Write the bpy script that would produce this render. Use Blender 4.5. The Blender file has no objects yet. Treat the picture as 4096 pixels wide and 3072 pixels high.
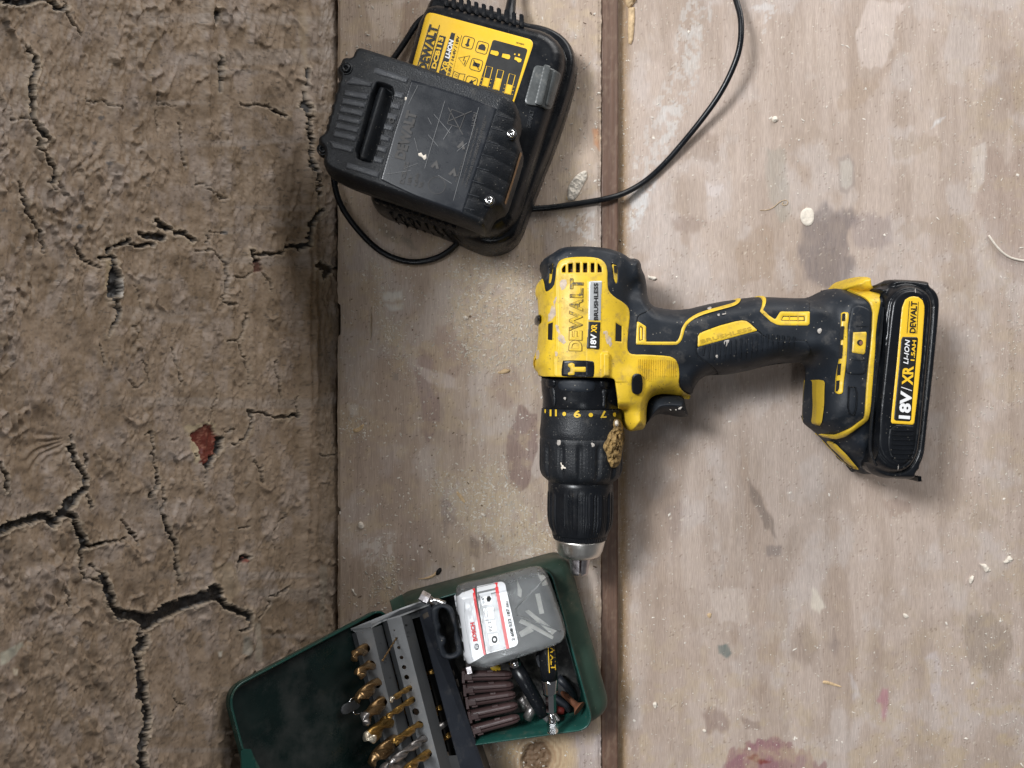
import bpy, bmesh, math, random
import numpy as np
from mathutils import Vector, Matrix
from mathutils.geometry import tessellate_polygon
R_ = math.radians
SC = bpy.context.scene
COL = SC.collection
rng = np.random.default_rng(7)
random.seed(7)

# ------------------------------------------------------------ camera, light, exposure
CAMH = 0.5                       # the camera looks straight down from half a metre above the bench
PW = 0.66                        # width of bench seen
PS = PW / 4096.0
cam_data = bpy.data.cameras.new('camera')
cam = bpy.data.objects.new('camera', cam_data)
COL.objects.link(cam)
cam.location = (0, 0, CAMH)
cam_data.sensor_width = 36.0
cam_data.lens = 36.0 * CAMH / PW
cam_data.clip_start = 0.01
cam_data.clip_end = 50
SC.camera = cam

world = bpy.data.worlds.new('World')
SC.world = world
world.use_nodes = True
bg = world.node_tree.nodes['Background']
bg.inputs[0].default_value = (0.93, 0.95, 1.0, 1)
bg.inputs[1].default_value = 0.085

def area(name, loc, target, size, power, col):
    ld = bpy.data.lights.new(name, 'AREA')
    ld.shape = 'RECTANGLE'
    ld.size, ld.size_y = size
    ld.energy = power
    ld.color = col
    o = bpy.data.objects.new(name, ld)
    COL.objects.link(o)
    o.location = loc
    d = Vector(target) - Vector(loc)
    o.rotation_euler = d.to_track_quat('-Z', 'Y').to_euler()
    return o
area('window_light', (-0.93, 0.56, 1.46), (0.10, 0, 0), (0.34, 0.34), 35, (0.96, 0.98, 1.0))
area('skylight', (-0.66, 0.52, 1.50), (0, 0, 0), (0.50, 0.6), 11, (0.95, 0.975, 1.0))
area('strip_lamp', (-0.03, -0.66, 1.50), (0, 0, 0), (0.12, 0.34), 2.2, (0.93, 0.97, 1.0))
area('wall_fill_light', (0.72, 1.20, 0.58), (-0.15, 0, 0.12), (1.0, 0.8), 17, (1.0, 0.98, 0.96))  # added fill that brightens the wall; stands for no real source
SC.view_settings.view_transform = 'Standard'
SC.view_settings.look = 'None'
SC.view_settings.exposure = 0.0
SC.view_settings.gamma = 1.0

# ------------------------------------------------------------ measuring helpers
CR = {'c1': (1240, 0, .6752), 'c2': (2060, 950, .4822), 'c3': (2060, 1500, .4942), 'c4': (2560, 1050, .4219),
      'c5': (3160, 1050, .5426), 'k1': (880, 2200, .5257), 'k2': (1640, 2180, .4943), 'k3': (1350, 2400, .4051),
      'w1': (0, 0, .6329), 'w2': (0, 1000, .6329), 'w3': (0, 2000, .6461), 'p1': (2200, 0, .6029), 'p2': (3000, 0, .6630),
      'p3': (2200, 1900, .7064), 'p4': (3000, 1900, .7066), 'p5': (1300, 950, .4520), 'p6': (1300, 1600, .5424),
      's': (0, 0, 1.0), 'd': (0, 0, 1.8517)}
def C(key, *pts):
    if len(pts) == 1 and not np.isscalar(pts[0][0]):
        pts = pts[0]
    ox, oy, s = CR[key]
    return [(ox + a * s, oy + b * s) for a, b in pts]
def W(p, z=0.0):
    """point of the bench plan p at height z"""
    f = PS * (1 - z / CAMH)
    return Vector(((p[0] - 2048) * f, (1536 - p[1]) * f, z))
def WN(pts, z=0.0):
    a = np.asarray(pts, float)
    f = PS * (1 - np.asarray(z) / CAMH)
    return np.stack([(a[:, 0] - 2048) * f, (1536 - a[:, 1]) * f], 1)
def on_surface(pts, zf, n=8, zmin=None):
    """plan points carried on to a height field"""
    a = np.asarray(pts, float)
    z = np.full(len(a), 0.04)
    for i in range(n):
        q = WN(a, z)
        zn = zf(q[:, 0], q[:, 1])
        if zmin is not None:
            zn = np.maximum(zn, zmin)
        z = z * .35 + zn * .65
    return WN(a, z), z
def sdf(poly, P):
    """signed distance (inside > 0) and nearest point on the outline"""
    poly = np.asarray(poly, float)
    A = poly; B = np.roll(poly, -1, 0)
    n = len(P)
    best = np.full(n, 1e9); near = np.zeros((n, 2)); ins = np.zeros(n, bool)
    px, py = P[:, 0], P[:, 1]
    for a, b in zip(A, B):
        d = b - a
        L = d @ d
        if L < 1e-16: continue
        t = np.clip(((px - a[0]) * d[0] + (py - a[1]) * d[1]) / L, 0, 1)
        cx = a[0] + t * d[0]; cy = a[1] + t * d[1]
        dd = (px - cx) ** 2 + (py - cy) ** 2
        m = dd < best
        best[m] = dd[m]; near[m, 0] = cx[m]; near[m, 1] = cy[m]
        if a[1] != b[1]:
            c = ((a[1] > py) != (b[1] > py)) & (px < (b[0] - a[0]) * (py - a[1]) / (b[1] - a[1]) + a[0])
            ins ^= c
    r = np.sqrt(best)
    return np.where(ins, r, -r), near
def sdline(line, P):
    best = np.full(len(P), 1e9)
    line = np.asarray(line, float)
    for a, b in zip(line[:-1], line[1:]):
        d = b - a; L = max(d @ d, 1e-16)
        t = np.clip(((P[:, 0] - a[0]) * d[0] + (P[:, 1] - a[1]) * d[1]) / L, 0, 1)
        best = np.minimum(best, (P[:, 0] - a[0] - t * d[0]) ** 2 + (P[:, 1] - a[1] - t * d[1]) ** 2)
    return np.sqrt(best)
def soft(poly, n=2, closed=True):
    p = np.asarray(poly, float)
    for _ in range(n):
        if closed:
            q = np.roll(p, -1, 0)
            p = np.stack([p * .75 + q * .25, p * .25 + q * .75], 1).reshape(-1, 2)
        else:
            a, b = p[:-1], p[1:]
            m = np.stack([a * .75 + b * .25, a * .25 + b * .75], 1).reshape(-1, p.shape[1])
            p = np.concatenate([p[:1], m, p[-1:]])
    return p
def rounded(corners, r, n=6):
    c = np.asarray(corners, float); out = []
    m = len(c)
    for i in range(m):
        a, b, d = c[i - 1], c[i], c[(i + 1) % m]
        u = (a - b); lu = np.linalg.norm(u); u /= lu
        v = (d - b); lv = np.linalg.norm(v); v /= lv
        rr = r[i] if hasattr(r, '__len__') else r
        ang = math.acos(max(-1, min(1, float(u @ v))))
        t = min(rr / math.tan(ang / 2), lu * .48, lv * .48)
        p0 = b + u * t; p1 = b + v * t
        for k in range(n + 1):
            s = k / n
            out.append((1 - s) ** 2 * p0 + 2 * s * (1 - s) * (b * .88 + (p0 + p1) * .06) + s * s * p1)
    return np.array(out)
# lattice noise
_lat = rng.random((256, 256))
def vnoise(x, y):
    xi = np.floor(x).astype(int); yi = np.floor(y).astype(int)
    fx = x - xi; fy = y - yi
    fx = fx * fx * (3 - 2 * fx); fy = fy * fy * (3 - 2 * fy)
    g = lambda a, b: _lat[a & 255, b & 255]
    return (g(xi, yi) * (1 - fx) + g(xi + 1, yi) * fx) * (1 - fy) + (g(xi, yi + 1) * (1 - fx) + g(xi + 1, yi + 1) * fx) * fy
def fbm(x, y, o=4, s=0.0):
    r = 0; a = .5; t = 0
    for i in range(o):
        r = r + a * vnoise(x * 2 ** i + 17.3 * i + s, y * 2 ** i + 9.1 * i + s * 1.7); t += a; a *= .55
    return r / t
def sstep(a, b, x):
    t = np.clip((x - a) / (b - a), 0, 1)
    return t * t * (3 - 2 * t)

# ------------------------------------------------------------ object helpers
def origin_of(parent):
    o = parent
    while o.parent: o = o.parent
    return Vector(o.location)
def thing(name, loc, label, cat, group=None):
    o = bpy.data.objects.new(name, None)
    o.empty_display_size = .01
    COL.objects.link(o)
    o.location = loc
    o['label'] = label; o['category'] = cat
    if group: o['group'] = group
    return o
def tag(o, label=None, cat=None, group=None, kind=None):
    if label: o['label'] = label
    if cat: o['category'] = cat
    if group: o['group'] = group
    if kind: o['kind'] = kind
    return o
def link_mesh(name, me, mat, parent=None, V=None):
    o = bpy.data.objects.new(name, me)
    COL.objects.link(o)
    if mat: me.materials.append(mat)
    if parent: o.parent = parent
    return o
def build(name, V, faces, mat, parent=None, smooth=True, colattr=None):
    """V: (n,3) world points; faces: list of index arrays (quads (m,4) and / or tris (m,3)) or python lists"""
    V = np.asarray(V, float)
    if parent is not None:
        off = np.array(origin_of(parent))
    else:
        off = np.array([(V[:, 0].min() + V[:, 0].max()) / 2, (V[:, 1].min() + V[:, 1].max()) / 2, V[:, 2].min()])
    V = V - off
    me = bpy.data.meshes.new(name)
    if isinstance(faces, np.ndarray): faces = [faces]
    if faces and isinstance(faces[0], np.ndarray):
        loops = np.concatenate([f.ravel() for f in faces]).astype(np.int32)
        sizes = np.concatenate([np.full(len(f), f.shape[1]) for f in faces]).astype(np.int32)
        starts = np.concatenate([[0], np.cumsum(sizes)[:-1]]).astype(np.int32)
        me.vertices.add(len(V)); me.vertices.foreach_set('co', V.astype(np.float32).ravel())
        me.loops.add(len(loops)); me.loops.foreach_set('vertex_index', loops)
        me.polygons.add(len(sizes)); me.polygons.foreach_set('loop_start', starts)
        me.polygons.foreach_set('loop_total', sizes)
    else:
        me.from_pydata([tuple(v) for v in V], [], faces)
    me.update(calc_edges=True)
    if smooth: me.polygons.foreach_set('use_smooth', np.ones(len(me.polygons), bool))
    if colattr is not None:
        for nm, arr in colattr.items():
            at = me.color_attributes.new(nm, 'FLOAT_COLOR', 'POINT')
            c = np.ones((len(V), 4), np.float32); c[:, :arr.shape[1]] = arr
            at.data.foreach_set('color', c.ravel())
    me.validate()
    o = link_mesh(name, me, mat, parent)
    if parent is None: o.location = off
    return o
def grid_faces(nx, ny):
    i = np.arange(nx - 1)[:, None] * ny + np.arange(ny - 1)[None, :]
    i = i.ravel()
    return np.stack([i, i + ny, i + ny + 1, i + 1], 1)
def puff(name, outline, zf, zlow, mat, parent=None, g=.0005, holes=(), post=None, back=False, inset=0.0):
    """solid with an outline, an upper surface zf(x, y, d) (d = distance in from the outline) and side walls down to zlow"""
    outline = np.asarray(outline, float)
    lo = outline.min(0) - g * 1.5; hi = outline.max(0) + g * 1.5
    xs = np.arange(lo[0], hi[0] + g, g); ys = np.arange(lo[1], hi[1] + g, g)
    X, Y = np.meshgrid(xs, ys, indexing='ij')
    P = np.stack([X.ravel(), Y.ravel()], 1)
    d, near = sdf(outline, P)
    for h in holes:
        dh, nh = sdf(h, P)
        m = -dh < d
        d = np.where(m, -dh, d); near = np.where(m[:, None], nh, near)
    q = grid_faces(len(xs), len(ys))
    keep = (d[q] > -.5 * g).all(1) & (d[q].max(1) > 0)
    q = q[keep]
    # boundary
    e = np.concatenate([q[:, [0, 1]], q[:, [1, 2]], q[:, [2, 3]], q[:, [3, 0]]])
    es = np.sort(e, 1)
    key = es[:, 0].astype(np.int64) * len(P) + es[:, 1]
    u, idx, cnt = np.unique(key, return_index=True, return_counts=True)
    be = e[idx[cnt == 1]]
    bv = np.unique(be)
    P[bv] = near[bv]; d[bv] = 0
    used = np.unique(q)
    mp = -np.ones(len(P), int); mp[used] = np.arange(len(used))
    Q = P[used]; dd = np.maximum(d[used], 0)
    z = zf(Q[:, 0], Q[:, 1], dd)
    V = np.column_stack([Q, z])
    q = mp[q]; be = mp[be]
    # side walls
    bu = np.unique(be)
    m2 = -np.ones(len(V), int); m2[bu] = np.arange(len(bu)) + len(V)
    m3 = -np.ones(len(V), int); m3[bu] = np.arange(len(bu)) + len(V) + len(bu)
    top = V[bu].copy(); bot = V[bu].copy()
    zl = zlow(bot[:, 0], bot[:, 1]) if callable(zlow) else np.full(len(bot), zlow)
    bot[:, 2] = np.minimum(zl, top[:, 2] - 1e-5)
    if inset:
        ep = g * 1.5
        pb = bot[:, :2]
        s0 = [sdf(outline, pb + np.array(o_))[0] for o_ in ((ep, 0), (-ep, 0), (0, ep), (0, -ep))]
        gr = np.stack([s0[0] - s0[1], s0[2] - s0[3]], 1)
        gr /= np.maximum(np.linalg.norm(gr, axis=1)[:, None], 1e-9)
        bot[:, :2] += gr * inset
    side = np.stack([m2[be[:, 1]], m2[be[:, 0]], m3[be[:, 0]], m3[be[:, 1]]], 1)
    V = np.concatenate([V, top, bot])
    if post is not None: V = post(V)
    return build(name, V, [q, side], mat, parent)
def tube_mesh(path, rad, n=12, cap=True, closed=False):
    path = [Vector(p) for p in path]
    m = len(path)
    rad = rad if hasattr(rad, '__len__') else [rad] * m
    V = []; F = []
    t0 = (path[1] - path[0]).normalized()
    up = Vector((0, 0, 1)) if abs(t0.z) < .9 else Vector((1, 0, 0))
    nrm = t0.cross(up).normalized()
    for i, p in enumerate(path):
        t = (path[min(i + 1, m - 1)] - path[max(i - 1, 0)]).normalized()
        nrm = (nrm - t * nrm.dot(t)).normalized()
        b = t.cross(nrm)
        for k in range(n):
            a = 2 * math.pi * k / n
            V.append(p + (nrm * math.cos(a) + b * math.sin(a)) * rad[i])
    for i in range(m - 1):
        for k in range(n):
            F.append((i * n + k, i * n + (k + 1) % n, (i + 1) * n + (k + 1) % n, (i + 1) * n + k))
    if cap:
        F.append(tuple(range(n - 1, -1, -1))); F.append(tuple(range((m - 1) * n, m * n)))
    return V, F
def tube(name, path, rad, mat, parent=None, n=12, smooth=True):
    V, F = tube_mesh(path, rad, n)
    o = build(name, np.array([tuple(v) for v in V]), F, mat, parent, smooth)
    for p in o.data.polygons:
        if len(p.vertices) > 4: p.use_smooth = False
    return o
def smooth_path(pts, n=3):
    p = np.asarray(pts, float)
    return [Vector(q) for q in soft(p, n, closed=False)]
def lathe(name, p0, p1, prof, mat, parent=None, n=48, flute=None, smooth=True, caps=True):
    """prof: list of (t, r) with t metres along p0->p1; flute(theta, t) -> radius factor"""
    p0 = Vector(p0); ax = (Vector(p1) - p0).normalized()
    up = Vector((0, 0, 1)) if abs(ax.z) < .95 else Vector((1, 0, 0))
    u = (up - ax * up.dot(ax)).normalized(); v = ax.cross(u)
    V = []; F = []
    for t, r in prof:
        for k in range(n):
            a = 2 * math.pi * k / n
            f = flute(a, t) if flute else 1
            V.append(p0 + ax * t + (u * math.cos(a) + v * math.sin(a)) * r * f)
    m = len(prof)
    for i in range(m - 1):
        for k in range(n):
            F.append((i * n + k, i * n + (k + 1) % n, (i + 1) * n + (k + 1) % n, (i + 1) * n + k))
    if caps:
        F.append(tuple(range(n - 1, -1, -1))); F.append(tuple(range((m - 1) * n, m * n)))
    o = build(name, np.array([tuple(q) for q in V]), F, mat, parent, smooth)
    for p in o.data.polygons:
        if len(p.vertices) > 4: p.use_smooth = False
    return o
def sheet4(name, pts, th, mat, parent=None):
    """flat plate through four 3-D corners, th thick (below its normal), edges bevelled"""
    a = [Vector(p) for p in pts]
    n = (a[1] - a[0]).cross(a[3] - a[0]).normalized()
    if n.z < 0: n = -n
    V = [tuple(p) for p in a] + [tuple(p - n * th) for p in a]
    m = len(a)
    F = [list(range(m)), list(range(2 * m - 1, m - 1, -1))] + [[i, i + m, (i + 1) % m + m, (i + 1) % m] for i in range(m)]
    o = build(name, np.array(V), F, mat, parent, smooth=False)
    fix_normals(o)
    return o
def fix_normals(o):
    bm = bmesh.new(); bm.from_mesh(o.data)
    bmesh.ops.recalc_face_normals(bm, faces=bm.faces)
    bm.to_mesh(o.data); bm.free()
def bevel(o, w, seg=2):
    m = o.modifiers.new('bevel', 'BEVEL'); m.width = w; m.segments = seg; m.limit_method = 'ANGLE'
    return o
def flat(name, polys, zf, mat, parent=None, lift=.00012, seg=.0025, zmin=None, th=0.0):
    """print or thin plate: list of (outline, [holes]) in plan px lying on the surface zf"""
    V = []; F = []
    for item in polys:
        loops = [item] if not isinstance(item, tuple) else [item[0]] + list(item[1])
        flatpts = []
        base = len(V)
        cols = []
        for lp in loops:
            q, z = on_surface(lp, zf, zmin=zmin)
            cols.append([Vector((a, b, 0)) for a, b in q])
            flatpts += [(a, b, c + lift) for (a, b), c in zip(q, z)]
        tris = tessellate_polygon(cols)
        V += flatpts
        F += [tuple(base + i for i in t) for t in tris]
        if th > 0:
            nb = len(V)
            V += [(a, b, c - th) for a, b, c in flatpts]
            k = 0
            for lp in loops:
                m = len(lp)
                for i in range(m):
                    i0 = base + k + i; i1 = base + k + (i + 1) % m
                    F.append((i0, i1, i1 - base + nb, i0 - base + nb))
                k += m
    o = build(name, np.array(V), F, mat, parent, smooth=False)
    # make every face look up, and let long faces follow the surface they lie on
    bm = bmesh.new(); bm.from_mesh(o.data)
    ofs = (origin_of(parent) if parent else Vector(o.location))
    if th == 0:
        for _ in range(5):
            ed = [e for e in bm.edges if e.calc_length() > seg]
            if not ed or len(bm.verts) > 6000: break
            bmesh.ops.subdivide_edges(bm, edges=ed, cuts=1)
            bmesh.ops.triangulate(bm, faces=[f for f in bm.faces if len(f.verts) > 3])
        bm.verts.ensure_lookup_table()
        co = np.array([tuple(v.co + ofs) for v in bm.verts])
        zz = zf(co[:, 0], co[:, 1])
        if zmin is not None: zz = np.maximum(zz, zmin)
        for v, z_ in zip(bm.verts, zz): v.co.z = z_ + lift - ofs.z
    for f in bm.faces:
        if f.normal.z < 0: f.normal_flip()
    bm.to_mesh(o.data); bm.free()
    return o
def stroke(line, w, closed=False):
    """polyline -> outline polygon of given width (px)"""
    p = np.asarray(line, float)
    if closed: p = np.concatenate([p, p[:1]])
    L = []; Rr = []
    for i in range(len(p)):
        a = p[max(i - 1, 0)]; b = p[min(i + 1, len(p) - 1)]
        if closed and i in (0, len(p) - 1): a = p[-2]; b = p[1]
        t = b - a; t /= max(np.linalg.norm(t), 1e-9)
        n = np.array([-t[1], t[0]])
        L.append(p[i] + n * w / 2); Rr.append(p[i] - n * w / 2)
    if closed: return (np.array(L[:-1]), [np.array(Rr[:-1])])
    return np.array(L + Rr[::-1])
_tc = {}
def text_mesh(s, bold=.0, space=1.0, shear=0.0, res=3):
    key = (s, bold, space, shear)
    if key in _tc: return _tc[key]
    cu = bpy.data.curves.new('text', 'FONT'); cu.body = s; cu.offset = bold; cu.space_character = space; cu.shear = shear
    cu.resolution_u = res; cu.fill_mode = 'FRONT'; cu.dimensions = '2D'
    o = bpy.data.objects.new('text', cu); COL.objects.link(o)
    dg = bpy.context.evaluated_depsgraph_get(); dg.update()
    me = bpy.data.meshes.new_from_object(o.evaluated_get(dg))
    v = np.array([tuple(q.co) for q in me.vertices]); f = [tuple(p.vertices) for p in me.polygons]
    bpy.data.objects.remove(o); bpy.data.curves.remove(cu); bpy.data.meshes.remove(me)
    v = v[:, :2]
    v[:, 0] -= v[:, 0].min(); v[:, 0] /= v[:, 0].max()
    cap = .73
    v[:, 1] /= cap
    _tc[key] = (v, f)
    return _tc[key]
def text(name, s, p0, p1, h, zf, mat, parent=None, bold=.02, lift=.00025, th=0.0, space=1.0, shear=0.0, curve=None, zmin=None):
    """lettering from p0 to p1 (plan px, base line), cap height h px"""
    v, f = text_mesh(s, bold, space, shear)
    p0 = np.array(p0, float); p1 = np.array(p1, float)
    d = p1 - p0; n = np.array([d[1], -d[0]]) / np.linalg.norm(d)
    P = p0 + v[:, :1] * d + v[:, 1:] * h * n
    q, z = on_surface(P, zf, zmin=zmin)
    V = np.column_stack([q, z + lift]); F = list(f)
    if th > 0:
        nb = len(V)
        cnt = {}
        for t in f:
            for a, b in zip(t, t[1:] + t[:1]): cnt[(a, b)] = 1
        V = np.concatenate([V, V - [0, 0, th]])
        for (a, b) in cnt:
            if (b, a) not in cnt: F.append((a, b, b + nb, a + nb))
    o = build(name, V, F, mat, parent, smooth=False)
    return o
def text_multi(name, items, zf, mat, parent=None, lift=.00025, **kw):
    """several short strings as one printed part"""
    Vs = []; Fs = []
    for (s, p0, p1, h, bold) in items:
        v, f = text_mesh(s, bold, 1.0, kw.get('shear', 0.0))
        p0 = np.array(p0, float); p1 = np.array(p1, float)
        d = p1 - p0; n = np.array([d[1], -d[0]]) / np.linalg.norm(d)
        q, z = on_surface(p0 + v[:, :1] * d + v[:, 1:] * h * n, zf)
        b = sum(len(x) for x in Vs)
        Vs.append(np.column_stack([q, z + lift])); Fs += [tuple(i + b for i in t) for t in f]
    return build(name, np.concatenate(Vs), Fs, mat, parent, smooth=False)

# ------------------------------------------------------------ materials
def lin(c):
    return tuple(((v / 255 + .055) / 1.055) ** 2.4 if v / 255 > .04045 else v / 255 / 12.92 for v in c)
def M(name, col, rough=.5, metal=0.0, var=.15, vs=60, bump=.12, bs=500, dirt=None, scr=0.0, spec=.5, coat=0.0, trans=0.0,
      attr=None, stretch=(1, 1, 1), speck=None, rvar=.1, ior=1.45, bdist=.0003, alpha=1.0, sub=0.0):
    m = bpy.data.materials.new(name); m.use_nodes = True
    nt = m.node_tree; N = nt.nodes; L = nt.links
    bs_ = N['Principled BSDF']
    bs_.inputs['Metallic'].default_value = metal
    bs_.inputs['Specular IOR Level'].default_value = spec
    bs_.inputs['Coat Weight'].default_value = coat
    bs_.inputs['Transmission Weight'].default_value = trans
    bs_.inputs['IOR'].default_value = ior
    bs_.inputs['Alpha'].default_value = alpha
    if sub:
        bs_.inputs['Subsurface Weight'].default_value = sub
        bs_.inputs['Subsurface Scale'].default_value = .003
    tc = N.new('ShaderNodeTexCoord'); mp = N.new('ShaderNodeMapping')
    mp.inputs['Scale'].default_value = stretch
    L.new(tc.outputs['Object'], mp.inputs[0])
    def noise(s, det=6, rgh=.6, src=None):
        n = N.new('ShaderNodeTexNoise'); n.inputs['Scale'].default_value = s; n.inputs['Detail'].default_value = det
        n.inputs['Roughness'].default_value = rgh
        L.new((src or mp.outputs[0]), n.inputs['Vector']); return n
    def ramp(src, a, b):
        r = N.new('ShaderNodeMapRange'); r.inputs[1].default_value = a; r.inputs[2].default_value = b; r.clamp = True
        L.new(src, r.inputs[0]); return r.outputs[0]
    def mix(fac, a, b, mode='MIX'):
        x = N.new('ShaderNodeMix'); x.data_type = 'RGBA'; x.blend_type = mode; x.clamp_factor = True
        if isinstance(fac, float): x.inputs[0].default_value = fac
        else: L.new(fac, x.inputs[0])
        for s, i in ((a, 6), (b, 7)):
            if isinstance(s, tuple): x.inputs[i].default_value = (*s[:3], 1)
            else: L.new(s, x.inputs[i])
        return x.outputs[2]
    n1 = noise(vs)
    if attr:
        at = N.new('ShaderNodeAttribute'); at.attribute_name = attr
        base = at.outputs['Color']
        v = ramp(n1.outputs[0], .25, .75)
        g = N.new('ShaderNodeMapRange'); g.inputs[3].default_value = 1 - var; g.inputs[4].default_value = 1 + var
        L.new(v, g.inputs[0])
        mm = N.new('ShaderNodeVectorMath'); mm.operation = 'SCALE'
        L.new(base, mm.inputs[0]); L.new(g.outputs[0], mm.inputs['Scale'])
        colr = mm.outputs[0]
    else:
        lo = tuple(c * (1 - var) for c in col); hi = tuple(min(1, c * (1 + var)) for c in col)
        colr = mix(ramp(n1.outputs[0], .3, .7), lo, hi)
    rgh = None
    if dirt:                      # (colour, amount 0..1, scale, sharpness)
        dc, da, ds = dirt[:3]
        nd = noise(ds, 8, .68, tc.outputs['Object'])
        f = ramp(nd.outputs[0], .62 - .3 * da, .72 - .3 * da + .1)
        mulf = N.new('ShaderNodeMath'); mulf.operation = 'MULTIPLY'; mulf.inputs[1].default_value = dirt[3] if len(dirt) > 3 else .8
        L.new(f, mulf.inputs[0])
        colr = mix(mulf.outputs[0], colr, dc); rgh = mulf.outputs[0]
    if speck:                     # (colour, threshold, scale)
        vo = N.new('ShaderNodeTexVoronoi'); vo.inputs['Scale'].default_value = speck[2]; vo.inputs['Randomness'].default_value = 1
        L.new(tc.outputs['Object'], vo.inputs['Vector'])
        cu = ramp(vo.outputs['Distance'], speck[1], speck[1] * .5)
        sel = N.new('ShaderNodeSeparateColor'); L.new(vo.outputs['Color'], sel.inputs[0])
        th = ramp(sel.outputs[0], .6, .75)
        mu = N.new('ShaderNodeMath'); mu.operation = 'MULTIPLY'; L.new(cu, mu.inputs[0]); L.new(th, mu.inputs[1])
        mu2 = N.new('ShaderNodeMath'); mu2.operation = 'MULTIPLY'; mu2.inputs[1].default_value = .7; L.new(mu.outputs[0], mu2.inputs[0])
        colr = mix(mu2.outputs[0], colr, speck[0])
    if scr:                       # pale fine scratches: two stretched noises
        for ang, k in ((.4, 0), (1.9, 1)):
            m2 = N.new('ShaderNodeMapping'); m2.inputs['Rotation'].default_value = (0, 0, ang); m2.inputs['Scale'].default_value = (14, 900, 60)
            m2.inputs['Location'].default_value = (k * 3.3, k, 0)
            L.new(tc.outputs['Object'], m2.inputs[0])
            ns = noise(1.0, 3, .5, m2.outputs[0])
            f = ramp(ns.outputs[0], .70, .78)
            mu = N.new('ShaderNodeMath'); mu.operation = 'MULTIPLY'; mu.inputs[1].default_value = scr; L.new(f, mu.inputs[0])
            colr = mix(mu.outputs[0], colr, (.45, .45, .44))
    L.new(colr, bs_.inputs['Base Color'])
    rn = noise(vs * 1.7)
    rr = N.new('ShaderNodeMapRange'); rr.inputs[1].default_value = .3; rr.inputs[2].default_value = .7
    rr.inputs[3].default_value = max(.02, rough - rvar); rr.inputs[4].default_value = min(1, rough + rvar)
    L.new(rn.outputs[0], rr.inputs[0]); ro = rr.outputs[0]
    if rgh is not None:
        ad = N.new('ShaderNodeMath'); ad.operation = 'MULTIPLY_ADD'; ad.inputs[1].default_value = .35; ad.use_clamp = True
        L.new(rgh, ad.inputs[0]); L.new(ro, ad.inputs[2]); ro = ad.outputs[0]
    L.new(ro, bs_.inputs['Roughness'])
    if bump:
        nb = noise(bs, 4, .6)
        bu = N.new('ShaderNodeBump'); bu.inputs['Strength'].default_value = bump; bu.inputs['Distance'].default_value = bdist
        L.new(nb.outputs[0], bu.inputs['Height']); L.new(bu.outputs[0], bs_.inputs['Normal'])
    return m
YEL = (.64, .425, .028)
DUST = (.40, .33, .25)
MT = {}
MT['yellow'] = M('yellow_plastic', YEL, .42, var=.12, vs=40, bump=.2, dirt=((.22, .15, .06), .40, 150, .60), speck=((.08, .06, .03), .22, 420))
MT['yellow_clean'] = M('yellow_print', (.78, .48, .03), .35, var=.05, bump=.02)
MT['yellow_grimy'] = M('yellow_plastic_grimy', (.38, .25, .02), .5, var=.15, vs=60, bump=.1, speck=((.06, .05, .03), .2, 500))
MT['rubber'] = M('black_rubber', (.012, .015, .020), .50, var=.25, vs=50, bump=.25, bs=900, dirt=((.12, .11, .10), .26, 110, .42), speck=((.30, .27, .22), .17, 420), spec=.30)
MT['plastic'] = M('black_plastic', (.0065, .0075, .0095), .30, var=.2, vs=60, bump=.12, bs=700, dirt=((.11, .095, .08), .08, 140, .35), speck=((.3, .27, .22), .13, 500), spec=.34)
MT['plastic_rough'] = M('black_textured_plastic', (.0095, .011, .0135), .44, var=.3, vs=90, bump=.8, bs=1100, dirt=((.13, .12, .105), .13, 160, .32), speck=((.28, .26, .23), .17, 700), spec=.34)
MT['gloss_black'] = M('glossy_black_plastic', (.012, .014, .018), .27, var=.1, bump=.03, scr=.07, rvar=.09, vs=30, dirt=((.09, .085, .08), .16, 60, .35), spec=.5)
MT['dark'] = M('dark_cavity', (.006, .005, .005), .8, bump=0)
MT['copper'] = M('copper_winding', (.20, .09, .05), .5, var=.4, vs=300, bump=.4)
MT['steel'] = M('brushed_steel', (.82, .79, .74), .34, 1.0, var=.08, stretch=(1, 1, 1), bump=.06, bs=300, dirt=((.18, .12, .07), .05, 120, .5))
MT['jaw'] = M('jaw_steel', (.60, .56, .57), .34, 1.0, var=.2, vs=200, bump=.1)
MT['chrome'] = M('chrome', (.68, .68, .68), .12, 1.0, var=.05, bump=.03, rvar=.05)
MT['white'] = M('white_print', (.72, .72, .72), .4, var=.05, bump=0)
MT['black'] = M('black_print', (.012, .012, .012), .45, var=.1, bump=0)
MT['silver_label'] = M('silver_label', (.42, .43, .43), .38, .3, var=.05, bump=.02)
MT['worn_print'] = M('worn_black_print', (.03, .028, .02), .5, var=.1, bump=0, dirt=(YEL, .66, 330, .95))
MT['grey_print'] = M('grey_print', (.045, .042, .04), .55, var=.3, bump=0)
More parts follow.
